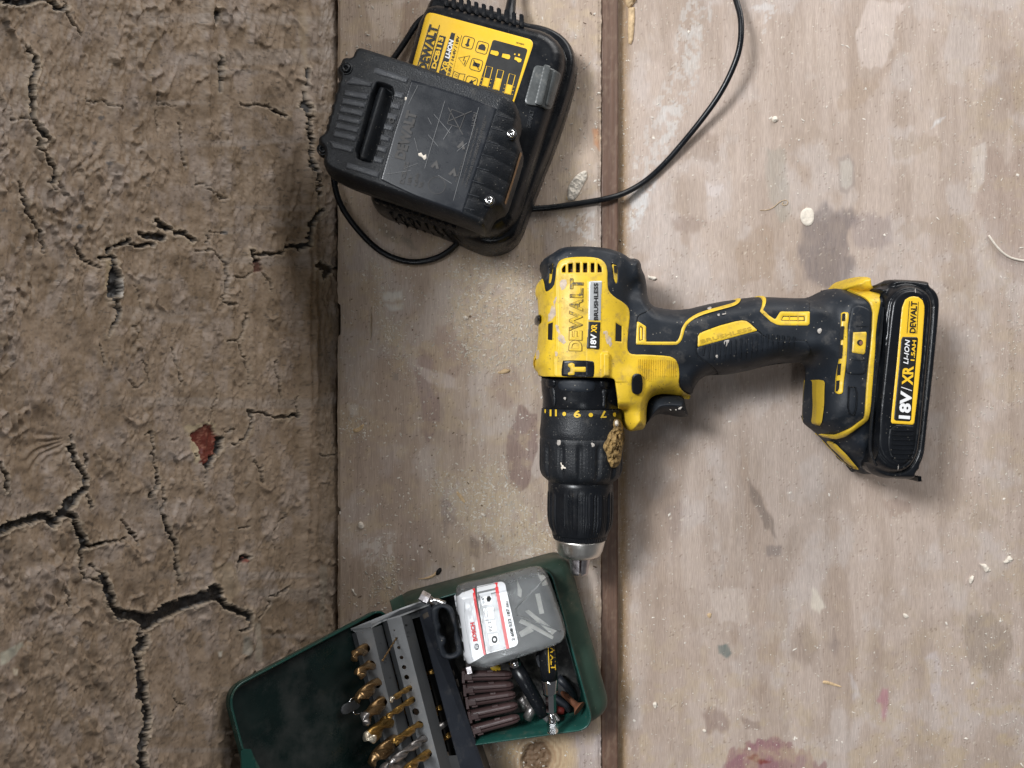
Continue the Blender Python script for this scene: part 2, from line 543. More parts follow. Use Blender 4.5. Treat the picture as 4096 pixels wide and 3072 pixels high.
# ------------------------------------------------------------ bench boards
def blend(col, f, c):
    f = f[:, None]
    return col * (1 - f) + np.array(c)[None, :] * f
def tone(c): return np.array(lin(c))
def axis(lo, hi, a, b, fine, coarse):
    return np.unique(np.concatenate([np.arange(a, lo, coarse), np.arange(lo, hi, fine), np.arange(hi, b + coarse, coarse)]))
def plan(x, y, z):
    f = PS * (1 - z / CAMH)
    return np.stack([x / f + 2048, 1536 - y / f], 1)
def stain(col, PX, poly, c, s, edge=14, nz=30, thr=None, seed=0.0):
    poly = np.asarray(poly, float)
    lo = poly.min(0) - 90; hi = poly.max(0) + 90
    m = (PX[:, 0] > lo[0]) & (PX[:, 0] < hi[0]) & (PX[:, 1] > lo[1]) & (PX[:, 1] < hi[1])
    if not m.any(): return col
    P = PX[m]
    w = np.stack([fbm(P[:, 0] / 26 + seed, P[:, 1] / 75, 4, 3 + seed) - .5, fbm(P[:, 0] / 22 + 9, P[:, 1] / 60 + seed, 4, 7) - .5], 1)
    d, _ = sdf(poly, P + w * nz * 2.2)
    f = sstep(-edge, edge, d) * s
    f *= .75 + .5 * fbm(P[:, 0] / 7, P[:, 1] / 50, 3, seed + 1)
    if thr is not None:
        f *= sstep(thr, thr + .07, fbm(P[:, 0] / 17, P[:, 1] / 20, 5, 5 + seed))
    col[m] = blend(col[m], np.clip(f, 0, 1), c)
    return col
ZP = -.010                       # the plywood sheet lies 10 mm lower than the wall-side board
def wood_base(PX, light, brown, seed):
    x, y = PX[:, 0], PX[:, 1]
    wob = 60 * (fbm(x / 500, y / 900, 3, seed) - .5)
    g1 = fbm((x + wob) / 90, y / 700, 5, seed)
    g2 = fbm((x + wob) / 7.5, y / 260, 4, seed + 5)
    g3 = fbm(x / 160, y / 200, 5, seed + 11)
    col = np.tile(tone(light), (len(x), 1))
    col = blend(col, np.clip(sstep(.42, .62, g1) * .55, 0, 1), tone(brown))
    col = blend(col, sstep(.5, .68, g3) * .35, tone((146, 129, 115)))
    col = blend(col, sstep(.52, .7, fbm(x / 120, y / 160, 5, seed + 21)) * .40, tone((182, 172, 167)))
    col *= (1 + (g2 - .5) * .17)[:, None]
    return col
S = C
# --- plywood sheet on the right
xs = axis(.0655, .345, .0645, .60, .00085, .02)
ys = axis(-.262, .262, -.50, .50, .00085, .02)
X, Y = np.meshgrid(xs, ys, indexing='ij'); X = X.ravel(); Y = Y.ravel()
PX = plan(X, Y, ZP)
col = wood_base(PX, (171, 155, 144), (149, 132, 119), 2.0)
# flame-grained face veneer: darker tongues
for poly, s, sd in ((S('p3', (480, -200), (740, -200), (740, 450), (770, 700), (850, 900), (930, 1080), (1000, 1230), (960, 1300), (860, 1100), (640, 1700), (430, 1700), (560, 1200), (600, 600)), .22, 1),
                    (S('p4', (-60, -200), (20, 40), (95, 160), (130, 300), (160, 470), (190, 650), (215, 820), (180, 950), (105, 1150), (60, 1290), (-40, 1200), (-100, 900), (20, 600), (-20, 300)), .28, 2),
                    (S('p2', (570, -20), (600, 100), (645, 300), (650, 420), (600, 520), (540, 420), (500, 100)), .18, 3),
                    (S('p2', (880, 0), (920, 120), (920, 260), (850, 420), (740, 500), (650, 500), (850, 380), (890, 250)), .22, 4),
                    (S('p4', (480, 300), (560, 700), (620, 1100), (560, 1500), (480, 1100), (440, 700)), .15, 5)):
    col = stain(col, PX, poly, tone((138, 116, 98)), s, 10, 18, seed=sd)
for poly, c, s, e, n in (
    (S('p2', (310, 1400), (390, 1290), (455, 1215), (530, 1270), (610, 1250), (650, 1330), (600, 1400), (580, 1540), (640, 1580), (620, 1700), (470, 1745), (340, 1700), (300, 1500)), (106, 97, 96), .66, 16, 20),
    (S('p2', (600, 1310), (700, 1290), (850, 1320), (850, 1450), (760, 1510), (640, 1480)), (130, 118, 116), .50, 18, 24),
    (S('p2', (535, 950), (600, 930), (632, 980), (635, 1120), (590, 1170), (540, 1150)), (138, 128, 122), .55, 5, 6),
    (S('p2', (548, 975), (600, 960), (618, 1000), (618, 1110), (585, 1140), (555, 1120)), (178, 170, 160), .6, 5, 5),
    (S('p2', (1400, 1010), (1470, 900), (1560, 960), (1660, 880), (1700, 1700), (1500, 1659), (1410, 1400), (1380, 1250)), (140, 120, 108), .42, 14, 34),
    (S('p2', (1470, 560), (1520, 300), (1600, 290), (1700, 400), (1700, 700), (1580, 690), (1520, 600)), (138, 120, 106), .42, 12, 30),
    (S('p2', (1370, 560), (1420, 560), (1430, 780), (1380, 810), (1365, 680)), (145, 128, 112), .40, 8, 12),
    (S('p2', (0, 1390), (60, 1360), (140, 1400), (160, 1500), (140, 1690), (-60, 1700), (-100, 1500)), (146, 126, 108), .5, 10, 22),
    (S('p2', (510, 600), (600, 520), (640, 430), (690, 500), (800, 470), (700, 600), (640, 660), (540, 660)), (150, 130, 112), .45, 10, 24),
    (S('p2', (840, 850), (1000, 780), (1140, 830), (1160, 900), (1000, 900), (900, 980), (860, 960)), (150, 132, 114), .42, 10, 30),
    (S('p2', (870, 1400), (1090, 1290), (1250, 1310), (1380, 1420), (1300, 1500), (1100, 1400), (960, 1450)), (150, 132, 116), .40, 14, 30),
    (S('p2', (90, 900), (200, 900), (240, 1100), (230, 1350), (180, 1350), (110, 1200)), (142, 138, 128), .45, 10, 18),
    (S('p4', (1180, 880), (1260, 760), (1400, 800), (1490, 900), (1480, 1010), (1380, 1150), (1250, 1050)), (132, 118, 104), .55, 16, 28),
    (S('p4', (700, 960), (820, 1000), (830, 1090), (760, 1110), (700, 1040)), (140, 122, 112), .42, 14, 22),
    (S('p4', (85, 400), (175, 400), (178, 455), (90, 460)), (118, 108, 104), .55, 6, 10),
    (S('p4', (740, 130), (900, 140), (915, 200), (790, 250), (760, 190)), (140, 120, 108), .5, 7, 14),
    (S('p4', (1200, 240), (1320, 180), (1420, 260), (1380, 320), (1260, 300)), (146, 130, 114), .35, 14, 22),
    (S('p4', (240, 860), (330, 880), (400, 960), (380, 1090), (300, 1090), (240, 1000)), (126, 110, 98), .40, 18, 40),
    (S('p4', (470, 880), (510, 960), (480, 1020), (450, 960)), (110, 98, 96), .4, 10, 14),
    (S('p3', (860, 1340), (940, 1310), (1010, 1400), (990, 1460), (900, 1450)), (122, 100, 90), .55, 12, 20),
    (S('p3', (1080, 1370), (1180, 1400), (1190, 1440), (1110, 1440)), (126, 108, 98), .6, 5, 10),
    (S('p3', (660, 200), (730, 150), (760, 330), (700, 420), (660, 330)), (128, 114, 108), .4, 14, 26),
    (S('p3', (950, 965), (1000, 955), (1032, 1010), (1010, 1038), (955, 1010)), (92, 104, 100), .75, 5, 8),
    (S('p3', (1120, 20), (1180, 100), (1260, 260), (1280, 360), (1220, 300), (1130, 130)), (110, 98, 90), .6, 6, 12),
    (S('p1', (870, 900), (1010, 880), (1120, 930), (1120, 1060), (1010, 1080), (900, 1040)), (136, 118, 104), .50, 14, 26),
    (S('p1', (800, 1450), (960, 1420), (1040, 1480), (980, 1540), (840, 1540)), (132, 114, 104), .45, 12, 24),
    (S('p4', (755, 1205), (785, 1210), (788, 1290), (772, 1400), (755, 1400), (742, 1290), (720, 1280)), (156, 92, 112), .50, 6, 7),
    (S('p4', (-20, 1520), (80, 1498), (230, 1505), (250, 1560), (330, 1550), (345, 1600), (450, 1660), (430, 1760), (-200, 1760), (-150, 1640), (-120, 1560)), (128, 92, 92), .62, 6, 26),
    (S('p3', (1020, 1640), (1100, 1550), (1180, 1500), (1300, 1520), (1300, 1700), (1010, 1700)), (132, 92, 100), .65, 6, 18),
    (S('p3', (1110, 1590), (1180, 1580), (1200, 1610), (1260, 1630), (1200, 1640), (1120, 1610)), (112, 48, 40), .8, 5, 10)):
    col = stain(col, PX, poly, tone(c), s, e, n, seed=s * 10)
# pale spills
for poly, c, s, thr in (
    (S('p1', (880, -20), (1090, -20), (1020, 350), (950, 620), (860, 860), (720, 1150), (600, 1520), (500, 1540), (540, 1000), (680, 700), (800, 420)), (186, 182, 178), .42, .50),
    (S('p1', (860, 180), (1010, 180), (1000, 380), (930, 600), (880, 560), (890, 380)), (188, 184, 180), .36, .42),
    (S('p1', (720, 700), (880, 620), (830, 900), (720, 1000)), (188, 184, 180), .40, .44),
    (S('p1', (560, 1240), (720, 1180), (640, 1400), (540, 1540), (510, 1500)), (190, 188, 186), .7, .42),
    (S('p1', (1030, 1210), (1150, 1230), (1130, 1300), (1040, 1300)), (192, 182, 178), .6, None),
    (S('p4', (990, 1030), (1050, 1010), (1085, 1110), (1050, 1300), (1020, 1230)), (180, 170, 168), .6, None),
    (S('p4', (550, 1120), (600, 1180), (630, 1280), (580, 1260)), (186, 178, 176), .5, None),
    (S('p4', (338, 655), (380, 648), (402, 700), (412, 755), (385, 776), (358, 745)), (196, 186, 172), .8, None),
    (S('p2', (1080, 770), (1130, 720), (1180, 710), (1120, 760)), (198, 196, 196), .7, None),
    (S('p2', (1340, 900), (1420, 850), (1440, 950), (1390, 1150), (1330, 1160)), (190, 180, 172), .55, None),
    (S('p2', (960, 20), (700, 0), (640, 200), (680, 400), (800, 420), (880, 250), (880, 100)), (196, 182, 174), .5, None),
    (S('p2', (0, 60), (60, 0), (200, 30), (120, 130), (60, 240), (90, 60)), (190, 186, 184), .6, .48),
    (S('p3', (900, 640), (1080, 640), (1140, 780), (1100, 850), (950, 830)), (184, 170, 160), .5, None)):
    col = stain(col, PX, poly, tone(c), s, 7, 16, thr, seed=s * 7)
# yellowish sawdust film
saw = sstep(.46, .7, fbm(PX[:, 0] / 60, PX[:, 1] / 60, 5, 41)) * (sstep(2200, 3000, PX[:, 1]) * .40 + sstep(3600, 4100, PX[:, 0]) * .25 + .05)
saw *= .5 + fbm(PX[:, 0] / 6, PX[:, 1] / 6, 3, 42)
col = blend(col, np.clip(saw, 0, .8), tone((168, 150, 124)))
edge_d = np.exp(-((PX[:, 0] - 2490) / 26) ** 2) * (.5 + .6 * fbm(PX[:, 0] / 9, PX[:, 1] / 9, 4, 50))
col = blend(col, np.clip(edge_d, 0, .9), tone((132, 106, 72)))
sp = fbm(PX[:, 0] / 5, PX[:, 1] / 5, 2, 90)
col = blend(col, sstep(.83, .87, sp) * .35, tone((215, 205, 188)))
col = blend(col, sstep(.17, .13, sp) * .5, tone((96, 78, 64)))
Z = ZP + (fbm(PX[:, 0] / 12, PX[:, 1] / 300, 4, 60) - .5) * .00022 + (fbm(PX[:, 0] / 300, PX[:, 1] / 500, 3, 61) - .5) * .0006
MT['plywood'] = M('weathered_plywood', (1, 1, 1), .62, attr='tint', var=.22, vs=800, bump=.6, bs=420, stretch=(3.2, .20, 1), rvar=.1, spec=.35, bdist=.0004)
V = np.column_stack([X, Y, Z]); n0 = len(V)
ply = build('plywood_sheet', V, grid_faces(len(xs), len(ys)), MT['plywood'], colattr={'tint': col})
tag(ply, 'stained grey brown plywood sheet of the bench, under the handle and battery of the drill', 'plywood board')
so = ply.modifiers.new('thick', 'SOLIDIFY'); so.thickness = .016; so.offset = -1

# --- board along the wall
xs = axis(-.1120, .0565, -.1125, .0572, .00075, .001)
ys = axis(-.262, .262, -.50, .50, .00075, .02)
X, Y = np.meshgrid(xs, ys, indexing='ij'); X = X.ravel(); Y = Y.ravel()
PX = plan(X, Y, 0)
col = wood_base(PX, (168, 151, 136), (146, 128, 114), 31.0)
for poly, c, s, e, n in (
    (S('p6', (1430, 30), (1480, 60), (1510, 100), (1570, 110), (1575, 350), (1525, 500), (1500, 640), (1440, 690), (1380, 640), (1340, 440), (1340, 270), (1390, 170)), (126, 104, 96), .75, 4, 8),
    (S('p6', (700, -400), (830, -300), (840, 0), (850, 160), (760, 310), (710, 230), (720, 60), (660, -200)), (134, 112, 106), .60, 5, 10),
    (S('p5', (990, 780), (1120, 740), (1180, 900), (1300, 1100), (1150, 1250), (960, 1050)), (144, 122, 112), .50, 12, 24),
    (S('p5', (1500, 1200), (1650, 1150), (1750, 1300), (1700, 1500), (1560, 1500), (1450, 1350)), (140, 118, 108), .45, 14, 26),
    (S('p6', (180, 150), (420, 100), (560, 400), (520, 900), (300, 1300), (180, 900)), (142, 124, 112), .35, 24, 50),
    (S('p6', (560, 900), (760, 860), (800, 1200), (640, 1400), (500, 1200)), (140, 122, 112), .42, 20, 40),
    (S('p6', (840, 740), (960, 700), (960, 900), (880, 960)), (124, 110, 104), .5, 12, 24),
    (S('p6', (1060, 1010), (1140, 1020), (1130, 1160), (1070, 1140)), (112, 96, 84), .6, 8, 16),
    (S('p6', (1160, 990), (1330, 1000), (1340, 1110), (1200, 1120)), (122, 102, 90), .55, 12, 24),
    (S('p5', (590, 1200), (650, 1195), (655, 1260), (590, 1260)), (122, 114, 108), .55, 5, 8),
    (S('p5', (680, 0), (760, 30), (830, 120), (760, 110), (690, 50)), (120, 112, 100), .5, 6, 10),
    (S('c1', (500, 20), (640, 10), (640, 120), (560, 220), (480, 140)), (136, 112, 92), .5, 10, 18),
    (S('p1', (280, 860), (325, 850), (330, 1000), (290, 960)), (170, 112, 66), .55, 6, 8),
    (S('c1', (400, 1330), (480, 1360), (600, 1440), (520, 1440), (430, 1400)), (120, 112, 100), .5, 6, 10)):
    col = stain(col, PX, poly, tone(c), s, e, n, seed=s * 13)
for poly, c, s, thr in (
    (S('p5', (518, 488), (680, 478), (684, 556), (520, 562)), (196, 192, 184), .8, None),
    (S('p5', (530, 596), (688, 588), (684, 632), (560, 638)), (196, 192, 184), .8, None),
    (S('p5', (788, 1126), (900, 1160), (1160, 1240), (1158, 1330), (1010, 1322), (880, 1250)), (186, 172, 164), .7, None),
    (S('p6', (160, 20), (250, 30), (250, 110), (180, 110)), (196, 188, 178), .6, None),
    (S('p6', (240, 1040), (480, 980), (500, 1200), (300, 1240)), (192, 184, 176), .45, .45),
    (S('c1', (330, 20), (560, 0), (520, 220), (380, 240)), (196, 180, 166), .5, None),
    (S('c1', (700, -10), (840, -10), (830, 30), (740, 30)), (200, 196, 190), .5, None),
    (S('p6', (1180, 1000), (1330, 960), (1560, 1100), (1500, 1180), (1300, 1150)), (192, 184, 174), .45, .45),
    (S('p3', (150, 1480), (290, 1460), (290, 1700), (160, 1700)), (160, 150, 150), .5, None),
    (S('p1', (20, 1420), (300, 1400), (290, 1600), (100, 1540)), (196, 192, 188), .5, .48)):
    col = stain(col, PX, poly, tone(c), s, 6, 10, thr, seed=s * 3)
SAWP = (S('p5', (400, 200), (500, 240), (520, 700), (640, 780), (740, 1080), (800, 1250), (700, 1180), (600, 1000), (500, 1000), (490, 500)),
        S('p5', (1150, 250), (1500, 150), (1800, 300), (1890, 800), (1850, 1100), (1600, 1210), (1300, 1180), (1150, 1000), (1100, 600)),
        S('p6', (760, 520), (1000, 560), (1280, 430), (1340, 600), (1450, 760), (1640, 900), (1700, 1130), (1400, 1160), (1060, 960), (900, 800)),
        S('p6', (420, 1180), (500, 1190), (540, 1400), (500, 1500), (400, 1500), (360, 1420)),
        S('p6', (170, 130), (300, 170), (260, 260), (180, 240)),
        S('k2', (650, 1610), (850, 1600), (880, 1700), (700, 1700)))
for i, poly in enumerate(SAWP):
    col = stain(col, PX, poly, tone((178, 162, 138)), .58, 26, 40, .42, seed=i * 3.1)
film = sstep(.45, .72, fbm(PX[:, 0] / 50, PX[:, 1] / 50, 5, 77)) * (.35 + fbm(PX[:, 0] / 6, PX[:, 1] / 6, 3, 78)) * .5
col = blend(col, np.clip(film, 0, .7), tone((176, 157, 130)))
sp = fbm(PX[:, 0] / 5, PX[:, 1] / 5, 2, 91)
col = blend(col, sstep(.83, .87, sp) * .4, tone((212, 200, 180)))
col = blend(col, sstep(.19, .15, sp) * .6, tone((86, 70, 56)))
# the knot by the drill-bit tin: growth rings, its heart knocked out
kc = np.array(C('k2', (1010, 1640))[0]); kc = kc + [10, 45]
dx, dy = PX[:, 0] - kc[0], (PX[:, 1] - kc[1]) * .92
rk = np.sqrt(dx * dx + dy * dy) + (fbm(PX[:, 0] / 40, PX[:, 1] / 40, 3, 80) - .5) * 30
kn = sstep(175, 120, rk)
col = blend(col, kn * .55, tone((196, 170, 130)))
rings = (.5 + .5 * np.sin(rk * .30)) * sstep(150, 60, rk)
col = blend(col, kn * rings * .6, tone((128, 96, 66)))
core = sstep(70, 45, rk)
col = blend(col, core * .75, tone((88, 64, 46)))
Z = (fbm(PX[:, 0] / 12, PX[:, 1] / 300, 4, 62) - .5) * .00022 + (fbm(PX[:, 0] / 300, PX[:, 1] / 500, 3, 63) - .5) * .0004 - core * .0035 * (.4 + fbm(PX[:, 0] / 10, PX[:, 1] / 10, 3, 4))
ef = sstep(.0566, .0550, X) * sstep(-.1124, -.1108, X)
Z -= (1 - ef) * .0012 * (.5 + fbm(PX[:, 0] / 30, PX[:, 1] / 30, 3, 9))
col = blend(col, (1 - sstep(.0550, .0535, X)) * .0 + (1 - sstep(-.1125, -.1105, X)) * .5, tone((204, 186, 164)))
MT['board'] = M('weathered_board', (1, 1, 1), .62, attr='tint', var=.22, vs=800, bump=.6, bs=420, stretch=(3.2, .20, 1), spec=.35, bdist=.0004)
e_l = sstep(-.1105, -.1125, X); e_r = sstep(.0550, .0566, X)
X = X + e_l * ((fbm(Y * 60, Y * 0 + 3, 5, 2) - .5) * .0016 + sstep(.66, .74, fbm(Y * 45, Y * 0, 3, 8)) * .0022) - e_r * ((fbm(Y * 70, Y * 0 + 5, 5, 3) - .5) * .0012)
V = np.column_stack([X, Y, Z])
brd = build('bench_board', V, grid_faces(len(xs), len(ys)), MT['board'], colattr={'tint': col})
tag(brd, 'dusty wide wooden bench board running along the foot of the cracked wall', 'board')
so = brd.modifiers.new('thick', 'SOLIDIFY'); so.thickness = .02; so.offset = -1

# --- reddish batten between the boards
xs = np.linspace(.0575, .0690, 24); ys = axis(-.262, .262, -.50, .50, .0016, .02)
X, Y = np.meshgrid(xs, ys, indexing='ij'); X = X.ravel(); Y = Y.ravel()
PX = plan(X, Y, -.003)
g = fbm(PX[:, 0] / 7, PX[:, 1] / 500, 4, 12)
col = np.tile(tone((92, 69, 56)), (len(X), 1)) * (.72 + .56 * g)[:, None]
col = blend(col, sstep(.5, .8, fbm(PX[:, 0] / 25, PX[:, 1] / 160, 4, 13)) * .5, tone((106, 84, 70)))
col = blend(col, np.clip((xs.max() - X) < .0011, 0, 1) * .35, tone((70, 48, 36)))
X = X + (fbm(Y * 40, X * 0 + (X > .063) * 9, 5, 6) - .5) * .0009 * np.clip(np.abs(X - .06325) / .004, 0, 1)
col = blend(col, sstep(.52, .75, fbm(PX[:, 0] / 14, PX[:, 1] / 20, 5, 88)) * .18, tone((150, 132, 112)))
r = .0012
Z = -.0028 - r * (1 - np.sqrt(np.clip(1 - (1 - np.clip(np.minimum(X - xs.min(), xs.max() - X) / r, 0, 1)) ** 2, 0, 1))) + (g - .5) * .0003
MT['batten'] = M('reddish_wood', (1, 1, 1), .5, attr='tint', var=.12, vs=700, bump=.3, bs=500, stretch=(3, .15, 1))
bt = build('wooden_batten', np.column_stack([X, Y, Z]), grid_faces(len(xs), len(ys)), MT['batten'], colattr={'tint': col})
tag(bt, 'narrow reddish brown wooden batten standing between board and plywood', 'batten')
so = bt.modifiers.new('thick', 'SOLIDIFY'); so.thickness = .02; so.offset = -1

# dark ground under the gap between wall and bench
gv = np.array([(-1.2, -.9, -.12), (1.2, -.9, -.12), (1.2, .9, -.12), (-1.2, .9, -.12)])
tag(build('floor', gv, np.array([[0, 1, 2, 3]]), M('dusty_floor', (.06, .05, .04), .9, vs=20)), kind='structure')

# ------------------------------------------------------------ cracked wall
def wall_x(z): return np.where(z < .008, np.minimum(-.1235 + (.008 - z) * .75, -.1133), -.122 - .18 * z)
rows = np.arange(-14, 1392, 4.2)                  # rows at even spacing as the wall recedes
a = (rows[rows < 1300] - 2048) * PS
zr = np.concatenate([(a + .122) / (2 * a - .18), np.arange(-.009, .006, .0005)])
zr = np.sort(zr)
zr = np.concatenate([[-.12, -.09, -.07, -.055], zr[zr > -.045], [.2535]])
ys = axis(-.262, .262, -.50, .50, .00045, .02)
ZZ, YY = np.meshgrid(zr, ys, indexing='ij'); ZZ = ZZ.ravel(); YY = YY.ravel()
XX = wall_x(ZZ)
PX = plan(XX, YY, ZZ)
nx = np.cos(math.atan(.18)); nz = np.sin(math.atan(.18))
lump = fbm(PX[:, 0] / 150, PX[:, 1] / 260, 4, 3) - .5
mid = fbm(PX[:, 0] / 38, PX[:, 1] / 60, 4, 13) - .5
low = lump * .0055 + mid * .0015
for cx0, wdt, am in ((C('w1', (1300, 0))[0][0], 22, .0022), (C('w1', (1440, 0))[0][0], 16, .0018), (C('w1', (740, 0))[0][0], 26, .0016), (1215, 16, .0040), (1000, 14, .0014), (1252, 10, .0030)):
    cxx = cx0 + 26 * (fbm(PX[:, 1] / 330, PX[:, 1] * 0 + cx0, 3, 6) - .5)
    low += am * np.exp(-((PX[:, 0] - cxx) / wdt) ** 2) * (.5 + fbm(PX[:, 1] / 120, PX[:, 1] * 0 + cx0, 3, 16))
foot = sstep(1240, 1285, PX[:, 0] + 32 * (fbm(PX[:, 1] / 60, PX[:, 0] * 0, 4, 71) - .5))
low -= foot * (.0002 + .002 * fbm(PX[:, 0] / 30, PX[:, 1] / 50, 3, 72))
PX = plan(XX + low * nx, YY, ZZ + low * nz)
warp = np.stack([fbm(PX[:, 0] / 9, PX[:, 1] / 9, 3, 1.3) - .5, fbm(PX[:, 0] / 9 + 50, PX[:, 1] / 9, 3, 4.3) - .5], 1) * 16
warp += np.stack([fbm(PX[:, 0] / 30, PX[:, 1] / 30, 2, 1.9) - .5, fbm(PX[:, 0] / 30 + 50, PX[:, 1] / 30, 2, 4.9) - .5], 1) * 20
PW2 = PX + warp
CK = []
def ck(key, w, *pts): CK.append((C(key, pts), w))
ck('w1', 20, (-20, -5), (60, 0), (120, 15), (180, 8), (250, -10)); ck('w1', 8, (250, -5), (310, 20), (345, 45)); ck('w1', 16, (345, 45), (380, 55), (410, 50)); ck('w1', 5, (410, -20), (415, 60)); ck('w1', 5, (410, 60), (450, 140), (510, 210))
ck('w1', 7, (160, 290), (190, 345), (215, 360)); ck('w1', 14, (215, 360), (225, 410), (195, 500), (200, 600), (200, 740), (250, 830), (290, 890)); ck('w1', 11, (235, 880), (260, 960), (320, 1030), (350, 1110), (335, 1150)); ck('w1', 6, (300, 1130), (345, 1210))
ck('w1', 4, (190, 745), (100, 750), (60, 755)); ck('w1', 3, (370, 1160), (415, 1240)); ck('w1', 4, (118, 1150), (130, 1200)); ck('w1', 9, (130, 1200), (150, 1270), (160, 1350), (230, 1430), (245, 1480)); ck('w1', 4, (245, 1480), (260, 1530), (270, 1600))
ck('w1', 4, (540, 635), (600, 655), (650, 635), (690, 665), (760, 670), (770, 700)); ck('w1', 3, (1000, 560), (1000, 660), (1110, 670)); ck('w1', 2.5, (980, 700), (985, 790), (1000, 850))
ck('w1', 3.5, (1130, 780), (1140, 900), (1150, 980), (1175, 1060)); ck('w1', 4, (1230, 1120), (1240, 1170), (1290, 1170), (1380, 1240), (1435, 1265))
ck('w1', 22, (920, 1490), (1010, 1500)); ck('w1', 10, (870, 1470), (940, 1485)); ck('w1', 17, (985, 1400), (1000, 1420), (1060, 1448)); ck('w1', 15, (1100, 1470), (1160, 1475), (1200, 1510)); ck('w1', 10, (670, 1590), (700, 1550), (810, 1525), (850, 1550), (960, 1550))
ck('w1', 9, (1350, 60), (1375, 100), (1360, 150)); ck('w1', 8, (1385, 370), (1390, 480), (1385, 570)); ck('w1', 5, (1530, 655), (1620, 665), (1680, 660), (1740, 700)); ck('w1', 9, (1740, 700), (1800, 740))
ck('w1', 9, (1940, 430), (1925, 560), (1930, 690), (1955, 750), (1960, 960), (1970, 1050), (2010, 1100), (2010, 1250)); ck('w1', 24, (1915, 660), (1950, 690)); ck('w1', 12, (2035, 1340), (1970, 1400), (1960, 1540), (1900, 1560), (1800, 1560)); ck('w1', 8, (1800, 1560), (1780, 1600), (1660, 1610), (1600, 1600))
ck('w1', 4, (1220, 1585), (1330, 1590), (1420, 1659)); ck('w1', 5, (1300, 1490), (1310, 1520)); ck('w1', 4, (1320, 1470), (1410, 1480)); ck('w1', 7, (480, 1560), (510, 1650), (540, 1659)); ck('w1', 13, (1590, 1590), (1610, 1640))
ck('w2', 6, (490, 0), (520, 70), (610, 105)); ck('w2', 10, (620, 45), (690, 45), (705, 90)); ck('w2', 26, (705, 110), (712, 200), (705, 290)); ck('w2', 22, (690, 230), (700, 280)); ck('w2', 8, (725, 320), (745, 380), (735, 440), (680, 540))
ck('w2', 5, (1300, 0), (1350, 20), (1430, 90), (1435, 190), (1420, 260), (1400, 310), (1460, 350), (1490, 340)); ck('w2', 5, (1555, 400), (1520, 560), (1440, 585)); ck('w2', 4, (1490, 565), (1540, 700), (1570, 780), (1580, 860))
ck('w2', 4, (1590, 140), (1540, 170), (1470, 170)); ck('w2', 4, (1660, 150), (1710, 200), (1720, 260)); ck('w2', 22, (2020, 90), (2070, 120), (2050, 160)); ck('w2', 5, (2070, 110), (2150, 130)); ck('w2', 3, (850, 220), (880, 330), (900, 400)); ck('w2', 3.5, (1075, 620), (1110, 740), (1135, 855))
ck('w2', 3, (900, 690), (940, 835)); ck('w2', 3.5, (1735, 700), (1760, 830), (1780, 940)); ck('w2', 2.5, (1385, 860), (1340, 990), (1320, 1090)); ck('w2', 4, (1385, 1190), (1420, 1155), (1480, 1145)); ck('w2', 15, (1390, 1190), (1375, 1280)); ck('w2', 11, (1345, 1300), (1305, 1370)); ck('w2', 3.5, (1305, 1370), (1305, 1430), (1280, 1500))
ck('w2', 7, (1470, 1230), (1560, 1180), (1585, 1120), (1590, 1050), (1575, 1020)); ck('w2', 7, (1575, 1020), (1660, 1030), (1720, 1070), (1830, 1050)); ck('w2', 14, (1835, 1050), (1870, 1045)); ck('w2', 3.5, (1875, 1040), (1880, 930)); ck('w2', 4.5, (2020, 1295), (2120, 1295), (2180, 1245)); ck('w2', 4, (1610, 1310), (1640, 1400), (1665, 1470))
ck('w2', 5, (450, 1170), (447, 1240)); ck('w2', 20, (447, 1250), (460, 1330)); ck('w2', 15, (460, 1330), (490, 1360), (530, 1430), (520, 1510), (470, 1550)); ck('w2', 24, (470, 1550), (410, 1630)); ck('w2', 8, (540, 1540), (570, 1620)); ck('w2', 10, (0, 1355), (40, 1450), (40, 1530)); ck('w2', 6, (540, 1290), (540, 1350), (530, 1430)); ck('w2', 3, (820, 830), (850, 870), (900, 855)); ck('w2', 3, (840, 470), (870, 560))
ck('w2', 4, (910, 1165), (950, 1160)); ck('w2', 5, (950, 1160), (965, 1270), (980, 1380)); ck('w2', 8, (980, 1380), (995, 1440), (985, 1490), (940, 1560)); ck('w2', 5, (1030, 1510), (1040, 1600), (1010, 1659)); ck('w2', 4, (625, 600), (650, 660), (660, 720)); ck('w2', 3, (1090, 1200), (1130, 1190)); ck('w2', 6, (1225, 1290), (1240, 1300))
ck('w3', 24, (-20, 200), (80, 150), (200, 115), (280, 100)); ck('w3', 22, (280, 100), (320, 150), (400, 70), (440, 20)); ck('w3', 16, (400, 70), (460, 120)); ck('w3', 22, (465, 150), (490, 200), (510, 280)); ck('w3', 10, (510, 290), (640, 265)); ck('w3', 6, (640, 265), (700, 250), (780, 235)); ck('w3', 9, (490, 300), (485, 380), (510, 470)); ck('w3', 5, (510, 470), (570, 495), (620, 520))
ck('w3', 7, (560, 410), (610, 460)); ck('w3', 22, (620, 480), (650, 560), (690, 660), (740, 710)); ck('w3', 26, (740, 710), (840, 720), (890, 750)); ck('w3', 36, (900, 760), (960, 730), (1050, 670), (1200, 615), (1320, 580)); ck('w3', 26, (1320, 545), (1345, 575)); ck('w3', 20, (1350, 600), (1400, 660), (1480, 700), (1540, 715))
ck('w3', 7, (1540, 715), (1560, 760), (1550, 800), (1490, 810)); ck('w3', 5, (1610, 740), (1660, 650), (1660, 600), (1720, 590), (1780, 540)); ck('w3', 10, (885, 780), (850, 820), (845, 870)); ck('w3', 24, (885, 860), (870, 900), (840, 930)); ck('w3', 16, (840, 940), (860, 1060), (860, 1150)); ck('w3', 30, (870, 1150), (880, 1200)); ck('w3', 18, (885, 1200), (900, 1330), (885, 1450), (865, 1540)); ck('w3', 26, (870, 1570), (885, 1680))
